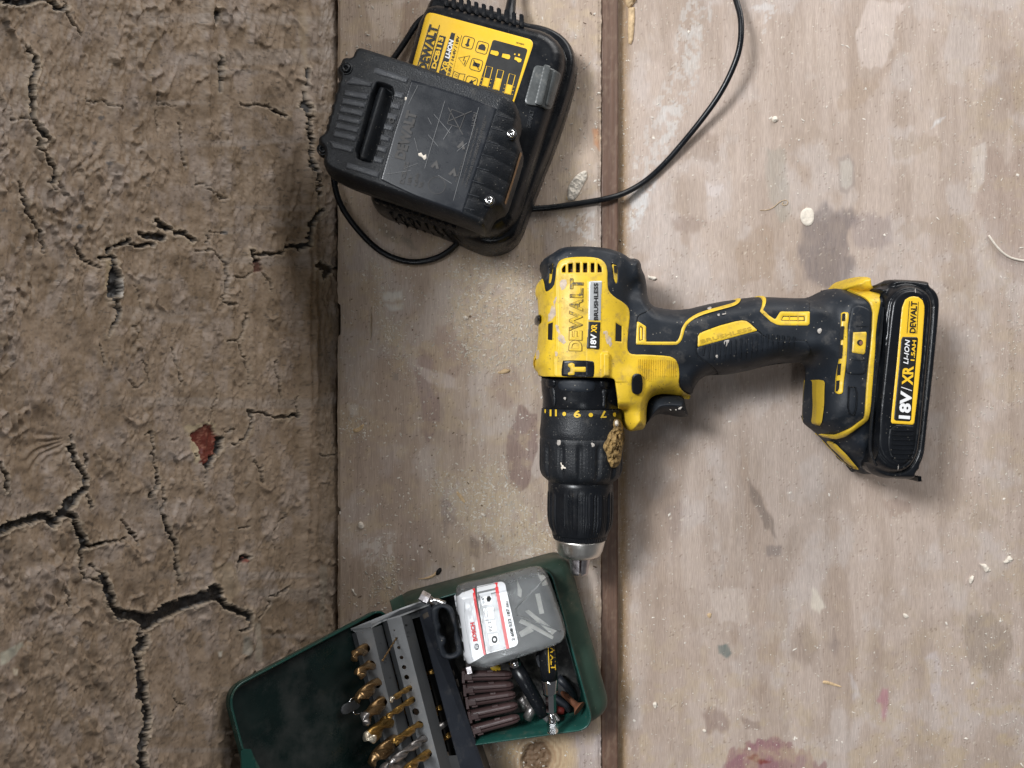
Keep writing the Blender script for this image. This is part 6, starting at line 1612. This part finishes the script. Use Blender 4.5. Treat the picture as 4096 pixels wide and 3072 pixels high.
ins_bits = [C('k2', (1012, 392), (1050, 386), (1085, 545), (1048, 552)), C('k2', (900, 590), (1000, 640), (1160, 735), (1150, 755), (990, 670), (880, 620)), C('k2', (870, 300), (905, 360), (900, 420), (870, 400)), C('k2', (930, 530), (960, 520), (1180, 690), (1150, 720)), C('k2', (880, 700), (960, 650), (1000, 690), (900, 740)), C('k2', (1030, 250), (1080, 260), (1100, 330), (1060, 330))]
MT['bit_tip'] = M('pale_bit_steel', (.60, .585, .54), .4, .2, var=.2, vs=200, bump=0)
for p in ins_bits:
    flat('screwdriver_bit', [p], zfix(.0462), MT['bit_tip'], bxt, lift=0, th=.001)
def xp(name, pts, mat, e, parent=None, n=0, key='k2', g=.0005):
    q, z = on_surface(C(key, pts), Hx); q = soft(q, n) if n else q
    return puff(name, q, lambda x, y, d: Hbx(x, y) + e, lambda x, y: Hbx(x, y) - .0003, mat, parent or bxt, g=g)
lw = xp('paper_label', [(358, 410), (420, 385), (524, 350), (605, 885), (600, 890), (440, 935), (415, 800), (395, 640)], MT['label_w'], .0004)
lb2 = xp('paper_label', rounded([(540, 335), (765, 290), (880, 810), (620, 880)], [3, 40, 40, 3]), MT['label_w'], .0004)
def fx(name, polys, m, lift=.0006, par=None): return flat(name, polys, Hx, MT[m], par or lb2, lift=lift)
fx('red_stripe', [C('k2', (506, 352), (526, 346), (614, 882), (595, 888))], 'red', .0007)
fx('grey_field', [C('k2', (542, 338), (690, 305), (785, 830), (625, 872))], 'label_g', .0006)
fx('red_stripe', [C('k2', (685, 303), (710, 300), (804, 832), (780, 840))], 'red', .0007)
icon = [C('k2', (568, 400), (655, 385), (665, 470), (582, 487)), C('k2', (592, 510), (672, 496), (682, 590), (602, 600)), C('k2', (610, 615), (690, 600), (700, 690), (624, 705)), C('k2', (636, 722), (708, 708), (722, 795), (648, 812))]
fx('label_icon', icon, 'label_w', .0009)
ikb = [C('k2', [(638 + 20 * math.cos(t), 432 + 26 * math.sin(t)) for t in np.linspace(0, 2 * math.pi, 6, endpoint=False)]), stroke(C('k2', (608, 582), (604, 545), (598, 540), (612, 508), (628, 536), (622, 540), (628, 580)), 2, closed=True),
       (C('k2', [(684 + 24 * math.cos(t), 760 + 30 * math.sin(t)) for t in np.linspace(0, 2 * math.pi, 18, endpoint=False)]), [C('k2', [(684 + 12 * math.cos(t), 760 + 15 * math.sin(t)) for t in np.linspace(2 * math.pi, 0, 10, endpoint=False)])])]
fx('label_icon', ikb, 'black', .0011)
def kt2(s, a, b, h, m, **kw): return text('lettering', s, C('k2', a)[0], C('k2', b)[0], h * .4943, Hx, MT[m], kw.pop('par', lb2), lift=.0011, **kw)
kt2('PZ 2', (668, 690), (652, 612), 26, 'black', bold=.0); kt2('1/4"', (606, 466), (598, 412), 22, 'black')
kt2('2 608 522 187', (848, 768), (800, 510), 26, 'black', bold=.02); kt2('-E6U', (800, 505), (792, 448), 20, 'black')
kt2('BOSCH', (544, 772), (518, 620), 32, 'red', bold=.05, par=lw)
ring = (C('k2', [(540 + 17 * math.cos(t), 820 + 26 * math.sin(t)) for t in np.linspace(0, 2 * math.pi, 20, endpoint=False)]), [C('k2', [(540 + 13 * math.cos(t), 820 + 21 * math.sin(t)) for t in np.linspace(2 * math.pi, 0, 20, endpoint=False)])])
fx('maker_mark', [ring, stroke(C('k2', (532, 808), (552, 804)), 2), stroke(C('k2', (530, 822), (554, 818)), 2), stroke(C('k2', (534, 836), (550, 833)), 2)], 'black', .0009, lw)
tk = [stroke(C('k2', (378, 564), (396, 560), (412, 650), (394, 655)), 1.5, closed=True), stroke(C('k2', (396, 670), (414, 666), (424, 750), (408, 756)), 1.5, closed=True), stroke(C('k2', (412, 780), (428, 776), (440, 860), (424, 866)), 1.5, closed=True)]
fx('label_tick', tk, 'black', .0009, lw)
for pts in ([(438, 350), (445, 500), (440, 600), (505, 930)], [(855, 520), (1115, 250)], [(862, 570), (1220, 700)]):
    q = C('k2', pts)
    prisms('moulded_edge', [q], .0008, .0005, Hx, MT['frost'], bxt)
tube('moulded_loop', smooth_path([Vector((*on_surface([p], Hx)[0][0], Hx(*[np.array([v]) for v in on_surface([p], Hx)[0][0]])[0] + .0003)) for p in C('k2', (1110, 250), (960, 400), (865, 490), (852, 530), (870, 570), (1000, 620), (1215, 690))], 2), .0003, MT['frost_in'], bxt, n=6)

# black hanger loop
hz = .050
ho = soft(WN(C('k2', (165, 560), (168, 515), (200, 485), (245, 477), (300, 486), (340, 512), (362, 570), (385, 680), (424, 820), (424, 870), (400, 905), (340, 924), (290, 926), (250, 905), (232, 870), (200, 740)), hz), 1)
hi_ = soft(WN(C('k2', (228, 560), (232, 525), (265, 505), (300, 525), (325, 565), (345, 640), (362, 680), (355, 740), (378, 850), (362, 880), (320, 894), (290, 880), (270, 820), (288, 800), (285, 750), (250, 740), (232, 700), (250, 660), (228, 620)), hz), 1)
hl = puff('hanger_loop', ho, lambda x, y, d: hz + .0016 * np.sqrt(np.clip(1 - (1 - np.clip(d / .002, 0, 1)) ** 2, 0, 1)), hz - .0025, MT['rubber'], None, g=.0005, holes=[hi_])
tag(hl, 'dark plastic hanging loop standing between the steel rack and the clear bit case', 'hanger loop')
# chrome bit beside it
def z3(key, pts, zs): return [W(p, z) for p, z in zip(C(key, pts), zs)]
t_ = thing('chrome_nut_driver', tuple(W(C('k2', (160, 450))[0], .036)), 'small chrome hex nut driver stuck above the black hanging loop', 'nut driver')
pth = z3('k2', [(85, 405), (120, 425), (150, 440), (185, 455), (215, 466), (250, 478), (290, 480)], [.046] * 7)
tube('hex_end', pth[:3], [.0032, .0034, .0032], MT['jaw'], t_, n=6, smooth=False)
tube('neck', pth[2:], [.0026, .0020, .0028, .0024, .0020], MT['chrome'], t_, n=16)
# dark filler parts below
for pts, z, mat, nm, lb in (([(1010, 905), (1065, 880), (1075, 940), (1050, 1010)], .03, 'tray_plastic', 'plastic_clip', 'bit of dark plastic between the two bit holders, under the clear case'),):
    q = soft(WN(C('k2', pts), z), 1)
    o = puff(nm, q, lambda x, y, d: np.full_like(x, z), z - .006, MT[mat], None); tag(o, lb, 'plastic clip')
# brown wall plugs
MT['brown'] = M('brown_nylon', (.048, .027, .026), .42, var=.15, vs=80, bump=.15, bs=900, speck=((.3, .26, .22), .10, 500))
PL = [((425, 1058), (826, 1052), 'uppermost of the five brown wall plugs, touching the clear bit case'), ((436, 1162), (838, 1136), 'second brown wall plug from the clear bit case'), ((456, 1268), (854, 1210), 'middle one of the five brown wall plugs'),
      ((478, 1380), (872, 1296), 'fourth brown wall plug from the clear bit case'), ((500, 1500), (896, 1392), 'lowest brown wall plug, lying by the green side of the tin')]
plug0 = None
def make_plug(length, rad):
    root = thing('wall_plug', (0, 0, 0), 'plug', 'wall plug', 'brown wall plugs in the tin')
    def half(s, nm='prong'):
        V = []; F = []
        prof = [(0, 1.0), (.06, 1.0), (.10, .92), (.3, .93), (.6, .90), (.86, .86), (.95, .70), (1, .35)]
        n = 10
        for t, k in prof:
            for i in range(n + 1):
                a = math.pi * i / n
                V.append((t * length, s * (.00035 + math.sin(a) * rad * k * .93), math.cos(a) * rad * k))
        for i in range(len(prof) - 1):
            for j in range(n): F.append((i * (n + 1) + j, i * (n + 1) + j + 1, (i + 1) * (n + 1) + j + 1, (i + 1) * (n + 1) + j))
            F.append((i * (n + 1), (i + 1) * (n + 1), (i + 1) * (n + 1) + n, i * (n + 1) + n))
        F.append(tuple(range(n + 1)))
        F.append(tuple(range((len(prof) - 1) * (n + 1), len(prof) * (n + 1))))
        o = build(nm, np.array(V), F, MT['brown'], root, smooth=False); fix_normals(o)
    half(1); half(-1)
    def bx(nm, x0, x1, y0, y1, z0, z1):
        V = [(x, y, z) for x in (x0, x1) for y in (y0, y1) for z in (z0, z1)]
        o = build(nm, np.array(V), [(0, 1, 3, 2), (4, 5, 7, 6), (0, 1, 5, 4), (2, 3, 7, 6), (0, 2, 6, 4), (1, 3, 7, 5)], MT['brown'], root, smooth=False); fix_normals(o); bevel(o, .0002)
    bx('collar', -.0002, .0016, -rad * 1.12, rad * 1.12, -rad * 1.1, rad * 1.08)
    bx('bridge', 0, length * .20, -rad * .5, rad * .5, -rad * .5, rad * 1.06)
    bx('fin', length * .10, length * .22, -rad * 1.15, -rad * .7, -.0004, rad * .5)
    bx('fin', length * .50, length * .62, rad * .6, rad * 1.1, -.0004, rad * .5)
    bx('web', length * .2, length * .97, -rad * .25, rad * .25, -rad * .9, -.0004)
    return root
for i, (a, b, lb) in enumerate(PL):
    A = W(C('k2', a)[0], .030); B = W(C('k2', b)[0], .030)
    if plug0 is None:
        plug0 = make_plug((B - A).length, .0031); r = plug0
    else:
        r = plug0.copy(); COL.objects.link(r)
        for ch in plug0.children:
            c = ch.copy(); COL.objects.link(c); c.parent = r
    r.location = A; r.rotation_euler = (R_(6 * (i % 2) - 3), 0, math.atan2(B.y - A.y, B.x - A.x)); r['label'] = lb
# small clutter under the clear case
def simple(name, o_label, cat, fn):
    o = fn(); return tag(o, o_label, cat)
tag(tube('steel_nut', z3('k2', [(462, 1000), (500, 992)], [.034, .034]), .0042, MT['jaw'], None, n=6, smooth=False), 'bright little steel nut at the end of the uppermost wall plug', 'nut')
q = soft(WN(C('k2', (640, 965), (700, 958), (735, 1008), (720, 1018), (705, 1008), (696, 1022), (682, 1010), (672, 1020), (655, 1005)), .031), 0)
tag(puff('yellow_screwdriver_bit', q, lambda x, y, d: .031 + .001 * np.clip(d / .001, 0, 1), .026, MT['yellow'], None, g=.0004), 'jagged yellow scrap of plastic peeking out between case and wall plugs', 'plastic scrap')
tag(tube('metal_sleeve', z3('k2', [(1000, 1300), (975, 1352), (948, 1405)], [.022, .022, .022]), .0030, MT['grey_steel'], None, n=24), 'dull grey metal sleeve leaning against the plain black bit holder', 'sleeve')
# bit holders
bh = thing('magnetic_bit_holder', tuple(W(C('k2', (970, 1150))[0], .020)), 'plain black magnetic bit holder lying askew with its far end under the clear case', 'bit holder')
tube('black_sleeve', z3('k2', [(855, 975), (950, 1140), (1030, 1280), (1082, 1378)], [.030, .029, .028, .028]), [.0043, .0043, .0041, .0038], MT['plastic'], bh, n=32)
tube('steel_collar', z3('k2', [(835, 925), (850, 955), (862, 985)], [.031, .031, .030]), .0037, MT['chrome'], bh, n=24)
tube('hex_shank', z3('k2', [(1080, 1372), (1135, 1420), (1160, 1440)], [.028, .027, .027]), [.0026, .0026, .0026], MT['jaw'], bh, n=6, smooth=False)
tube('hex_shank', z3('k2', [(1165, 1372), (1200, 1418)], [.024, .024]), .0016, MT['grey_steel'], bh, n=6, smooth=False)
bh2 = thing('magnetic_bit_holder', tuple(W(C('k2', (1120, 1000))[0], .030)), 'black magnetic bit holder with yellow lettering and a bright hexagonal shank', 'bit holder')
sl = z3('k2', [(1100, 760), (1112, 880), (1122, 990), (1128, 1085)], [.0375] * 4)
tube('black_sleeve', sl, [.0053, .0053, .0052, .0050], MT['plastic'], bh2, n=36)
tube('steel_collar', z3('k2', [(1127, 1078), (1130, 1100), (1136, 1190), (1138, 1200)], [.0375] * 4), [.0049, .0049, .0044, .0040], MT['chrome'], bh2, n=36)
tube('hex_shank', z3('k2', [(1138, 1196), (1141, 1290), (1143, 1352), (1146, 1368)], [.0375, .039, .040, .040]), [.0031, .0031, .0030, .0018], MT['chrome'], bh2, n=6, smooth=False)
tube('shank_groove', z3('k2', [(1146, 1360), (1147, 1385), (1149, 1412), (1150, 1432)], [.040] * 4), [.0022, .0018, .0024, .0030], MT['chrome'], bh2, n=16)
tube('hex_end', z3('k2', [(1150, 1430), (1152, 1460), (1154, 1512), (1155, 1522)], [.040] * 4), [.0030, .0033, .0033, .0028], MT['chrome'], bh2, n=6, smooth=False)
axs = sl[0]; axd = (sl[-1] - sl[0]).normalized(); axn = Vector((-axd.y, axd.x, 0))
def Hs(x, y):
    r = (x - axs.x) * axn.x + (y - axs.y) * axn.y
    return .0375 + np.sqrt(np.clip(.0053 ** 2 - r * r, 1e-9, None))
text('lettering', 'WALT', C('k2', (1132, 812))[0], C('k2', (1142, 1012))[0], 40 * .494, Hs, MT['yellow_clean'], bh2, lift=.0002, bold=.02)
flat('lettering', [stroke(C('k2', (1118, 830), (1128, 1034)), 3)], Hs, MT['yellow_clean'], bh2, lift=.0002)
# rusty countersunk screw
MT['rust'] = M('rusty_steel', (.16, .062, .030), .75, .2, var=.4, vs=300, bump=.6, bs=900, dirt=((.06, .025, .015), .3, 200, .7))
a_ = W(C('k2', (1225, 1188))[0], .016); b_ = W(C('k2', (1375, 1325))[0], .024)
rs = thing('rusty_screw', tuple(a_), 'rusty brown countersunk screw lying in the corner of the green tin', 'screw')
Ls = (b_ - a_).length
lathe('shaft', a_, b_, [(0, .0010), (.002, .0018), (Ls * .6, .0019), (Ls * .8, .0021)], MT['rust'], rs, n=18, flute=lambda a, t: 1 + .04 * math.sin(a + t * 3800))
lathe('head', a_, b_, [(Ls * .78, .0020), (Ls * .86, .0028), (Ls * .96, .0046), (Ls * .98, .0048), (Ls * .985, .0044), (Ls * .975, .0012)], MT['rust'], rs, n=24)
for pts, z, r, mt, lb, cat, nm in (([(1090, 1190), (1260, 1290), (1290, 1340)], .012, .0022, 'rubber', 'thin black rod among the clutter beneath the bright hexagonal shank', 'rod', 'black_rod'),
                           ([(1200, 1075), (1260, 1130), (1300, 1190), (1330, 1260)], .010, .0026, 'tray_plastic', 'bent grey strip in the dust between the lettered bit holder and the tin wall', 'strip', 'grey_strip'),
                           ([(1190, 1335), (1245, 1345)], .012, .0024, 'red_dull', 'dull red scrap in the shadow beside the rusty screw', 'plastic scrap', 'red_scrap'),
                           ([(890, 1215), (920, 1260), (940, 1320)], .018, .0040, 'grey_steel', 'pale grey screwdriver bit between wall plugs and black bit holder', 'screwdriver bit', 'screwdriver_bit')):
    if mt == 'red_dull': MT[mt] = M('dull_red', (.16, .02, .015), .6)
    tag(tube(nm, z3('k2', pts, [z] * len(pts)), r, MT[mt], None, n=10), lb, cat)
# ------------------------------------------------------------ loose bits on the bench
MT['shaving'] = M('pale_wood_shaving', (.50, .36, .21), .8, var=.2, vs=300, bump=.4, bs=1200)
MT['sawdust'] = M('sawdust', (.50, .455, .39), .85, var=.35, vs=160, bump=0)
MT['crumb'] = M('pale_crumbs', (.62, .57, .50), .85, var=.25, vs=160, bump=0)
MT['dark_crumb'] = M('dark_crumbs', (.10, .065, .04), .85, var=.4, vs=160, bump=0)
def chip(name, key, pts, z0, th, mat, label, cat, n=1, rough=.6, g=.00035, group=None):
    q = soft(WN(C(key, pts), z0), n)
    o = puff(name, q, lambda x, y, d: z0 + th * (.35 + .65 * np.sqrt(np.clip(d / .0015, 0, 1))) * (1 - rough + 2 * rough * fbm(x * 600, y * 600, 3)), z0 - .0002, MT[mat], None, g=g)
    return tag(o, label, cat, group)
chip('plaster_chip', 'p1', [(120, 1240), (150, 1190), (190, 1150), (235, 1130), (248, 1150), (243, 1190), (215, 1240), (190, 1290), (165, 1325), (135, 1335), (112, 1320), (118, 1280)], 0, .0022, 'plaster', 'long cream plaster chip beside the charger and the black lead', 'plaster chip')
chip('plaster_disc', 'p2', [(312, 1270), (340, 1252), (375, 1258), (386, 1290), (384, 1335), (365, 1362), (330, 1362), (305, 1330), (302, 1295)], ZP, .0010, 'plaster', 'round cream plaster disc on the edge of the dark oil stain', 'plaster chip', rough=.3)
chip('wood_splinter', 'p1', [(520, 55), (560, 50), (562, 120), (556, 200), (550, 262), (538, 298), (520, 290), (516, 200)], ZP, .0022, 'shaving', 'straight pale splinter by the batten near the top edge', 'splinter', n=0, rough=.25)
chip('wood_splinter', 'p1', [(500, -40), (560, -40), (575, 0), (545, 40), (525, 60), (500, 30)], ZP, .0030, 'shaving', 'torn pale splinter cut off by the top edge of the photo', 'splinter')
chip('wood_shaving', 'p6', [(675, 1318), (740, 1312), (800, 1285), (815, 1262), (822, 1275), (808, 1305), (760, 1320), (700, 1322)], 0, .0011, 'shaving', 'curved pale shaving with a black tip above the green tin', 'shaving')
chip('insect_husk', 'p6', [(815, 1290), (822, 1255), (845, 1235), (862, 1240), (858, 1265), (838, 1288)], 0, .0020, 'dark', 'tiny black husk at the end of the curved pale shaving', 'husk')
chip('wood_shaving', 'p6', [(970, 672), (990, 680), (1020, 720), (1038, 755), (1030, 762), (1000, 735), (972, 695)], 0, .0012, 'shaving', 'pale splinter in the sawdust left of the chuck sleeve', 'shaving')
chip('wood_shaving', 'p6', [(200, 215), (240, 205), (290, 170), (285, 200), (255, 235), (215, 240)], 0, .0012, 'shaving', 'crumpled yellow shaving near the wall, left of the purple stain', 'shaving')
chip('plaster_chip', 'p6', [(248, 900), (270, 895), (282, 910), (292, 935), (280, 950), (255, 945), (243, 928)], 0, .0020, 'plaster', 'white plaster lump near the wall, halfway between charger and tin', 'plaster chip')
chip('plaster_chip', 'p6', [(1145, 832), (1165, 830), (1188, 848), (1180, 860), (1158, 852)], 0, .0014, 'plaster', 'small white plaster chip in the sawdust beside the chuck', 'plaster chip')
chip('plaster_chip', 'p5', [(1225, 705), (1240, 690), (1262, 700), (1266, 722), (1240, 730)], 0, .0016, 'plaster', 'white plaster chip in the middle of the board below the charger', 'plaster chip')
chip('plaster_chip', 'p2', [(130, 712), (145, 700), (165, 706), (168, 728), (150, 742), (132, 734)], ZP, .0018, 'plaster', 'white crumb to the right of the lead, above the long grey stain', 'plaster chip')
chip('plaster_chip', 'p4', [(1292, 498), (1315, 505), (1330, 500), (1358, 530), (1360, 545), (1345, 548), (1330, 552), (1322, 528)], ZP, .0018, 'plaster', 'knobbly white plaster chip near the right edge, left one of a pair', 'plaster chip')
chip('plaster_chip', 'p4', [(1430, 490), (1445, 482), (1462, 455), (1475, 462), (1490, 478), (1470, 495), (1440, 502)], ZP, .0016, 'plaster', 'flat white plaster chip near the right edge, right one of a pair', 'plaster chip')
chip('plaster_chip', 'p4', [(1238, 600), (1240, 580), (1262, 566), (1266, 575), (1252, 612), (1242, 618)], ZP, .0020, 'plaster', 'narrow upright plaster chip below the pair near the right edge', 'plaster chip')
chip('plaster_chip', 'p4', [(865, 782), (885, 785), (900, 800), (888, 812), (870, 805)], ZP, .0012, 'plaster', 'beige crumb in the middle of the open plywood at lower right', 'plaster chip')
chip('plaster_chip', 'c2', [(1098, 310), (1120, 325), (1160, 322), (1180, 345), (1150, 358), (1125, 345), (1105, 345)], ZP, .0022, 'plaster', 'jagged white plaster chip touching the back of the drill', 'plaster chip')
chip('plaster_chip', 'p3', [(580, 1290), (600, 1282), (608, 1300), (598, 1325), (585, 1310)], ZP, .0014, 'plaster', 'small white plaster chip right of the batten near the tin', 'plaster chip')
chip('plaster_chip', 'p3', [(860, 1440), (880, 1438), (888, 1452), (870, 1458)], ZP, .0012, 'plaster', 'white flake just above the maroon paint stain', 'plaster chip')
chip('wood_shaving', 'p4', [(415, 1162), (440, 1165), (520, 1195), (515, 1202), (430, 1182), (408, 1178)], ZP, .0010, 'shaving', 'pale shaving above the maroon stain at lower right', 'shaving')
chip('wood_shaving', 'p3', [(890, 785), (915, 780), (912, 800), (903, 812), (890, 800)], ZP, .0010, 'shaving', 'folded yellow shaving on the plywood right of the tin', 'shaving')
chip('wood_shaving', 'p5', [(1520, 1190), (1550, 1185), (1580, 1160), (1640, 1165), (1630, 1195), (1580, 1205), (1540, 1208)], 0, .0012, 'shaving', 'yellowish shaving at the rim of the sawdust patch left of the drill', 'shaving')
chip('wood_shaving', 'p1', [(108, 1300), (128, 1308), (118, 1330), (104, 1320)], 0, .0008, 'shaving', 'tiny shaving tucked under the long cream plaster chip', 'shaving')
o = tube('string_scrap', smooth_path([W(p, ZP + .001) for p in C('p2', (1440, 1420), (1480, 1480), (1540, 1540), (1600, 1565), (1700, 1580))], 2), .0007, MT['plaster'], None, n=8)
tag(o, 'short frayed pale string lying at the right edge of the plywood', 'string')
o = tube('hair_curl', smooth_path([W(p, ZP + .0008) for p in C('p2', (60, 1268), (110, 1268), (150, 1245), (180, 1215), (215, 1205), (232, 1215), (220, 1240), (190, 1235), (200, 1220))], 2), .00018, MT['shaving'], None, n=6)
tag(o, 'thin curled hair on the plywood left of the dark oil stain', 'hair')
# crumbs and sawdust nobody could count
def scatter(name, n, dens, z, size, mat, label, seed, xr, yr, thin=.35):
    r = np.random.default_rng(seed)
    P = np.column_stack([r.uniform(*xr, n * 14), r.uniform(*yr, n * 14)])
    w = dens(P[:, 0], P[:, 1])
    P = P[r.random(len(P)) < w][:n]
    m = len(P)
    Q = WN(P, z)
    s = size[0] + (size[1] - size[0]) * r.random(m) ** 4
    el = 1 + r.random(m) ** 2 * 3.0
    a = r.random(m) * 6.283
    base = np.array([(-1, -.6, 0), (.6, -1, 0), (1.1, .5, 0), (-.5, 1, 0), (0, 0, 1)])
    base = base[None] + r.normal(0, .18, (m, 5, 3))
    L = base * s[:, None, None] * .5
    L[:, :, 0] *= el[:, None] ** .6; L[:, :, 1] /= el[:, None] ** .5
    L[:, :4, 2] = -.0001; L[:, 4, 2] = s * thin
    tl = r.normal(0, .25, (m, 2))
    c, sn = np.cos(a)[:, None], np.sin(a)[:, None]
    V = np.stack([L[:, :, 0] * c - L[:, :, 1] * sn + Q[:, :1], L[:, :, 0] * sn + L[:, :, 1] * c + Q[:, 1:], L[:, :, 2] + z + .0002], 2).reshape(-1, 3)
    k = (np.arange(m) * 5)[:, None]
    F = np.concatenate([k + [0, 1, 4], k + [1, 2, 4], k + [2, 3, 4], k + [3, 0, 4]])
    o = build(name, V, F, mat, None, smooth=False)
    return tag(o, label, 'debris', kind='stuff')
def dn_left(x, y):
    P = np.column_stack([x, y]); w = .035 + .12 * sstep(.5, .7, fbm(x / 60, y / 60, 4, 77))
    for poly in SAWP: w = np.maximum(w, sstep(-70, 40, sdf(poly, P)[0]) * .9)
    return w
def dn_right(x, y): return .08 + .18 * sstep(.48, .66, fbm(x / 80, y / 80, 4, 41)) * sstep(1500, 2900, y) + .5 * sstep(3700, 4100, x) * sstep(.45, .6, fbm(x / 60, y / 60, 3, 4)) + .7 * np.exp(-((x - 2500) / 30) ** 2)
scatter('sawdust', 10000, dn_left, 0, (.00026, .0015), MT['sawdust'], 'fine yellow sawdust scattered over the board along the wall', 3, (1352, 2400), (-80, 3150))
scatter('sawdust', 6000, dn_right, ZP, (.00022, .0012), MT['sawdust'], 'fine sawdust scattered over the plywood and in the groove by the batten', 4, (2480, 4180), (-80, 3150))
scatter('plaster_crumbs', 480, lambda x, y: .25 + .5 * sstep(.5, .6, fbm(x / 150, y / 150, 3, 3)), ZP, (.0003, .0019), MT['crumb'], 'white plaster crumbs sprinkled over the plywood', 5, (2510, 4180), (-80, 3150))
scatter('plaster_crumbs', 300, lambda x, y: .2 + .6 * sstep(.48, .6, fbm(x / 120, y / 120, 3, 9)), 0, (.0004, .0021), MT['crumb'], 'white plaster crumbs sprinkled over the board along the wall', 6, (1360, 2390), (-80, 3150))
scatter('dark_crumbs', 300, lambda x, y: .15 + .7 * sstep(.5, .62, fbm(x / 140, y / 140, 3, 19)), 0, (.0004, .0016), MT['dark_crumb'], 'brown crumbs among the sawdust on the board along the wall', 8, (1360, 2390), (-80, 3150))
# splinters of plaster lying about, big enough to pick out
r = np.random.default_rng(21)
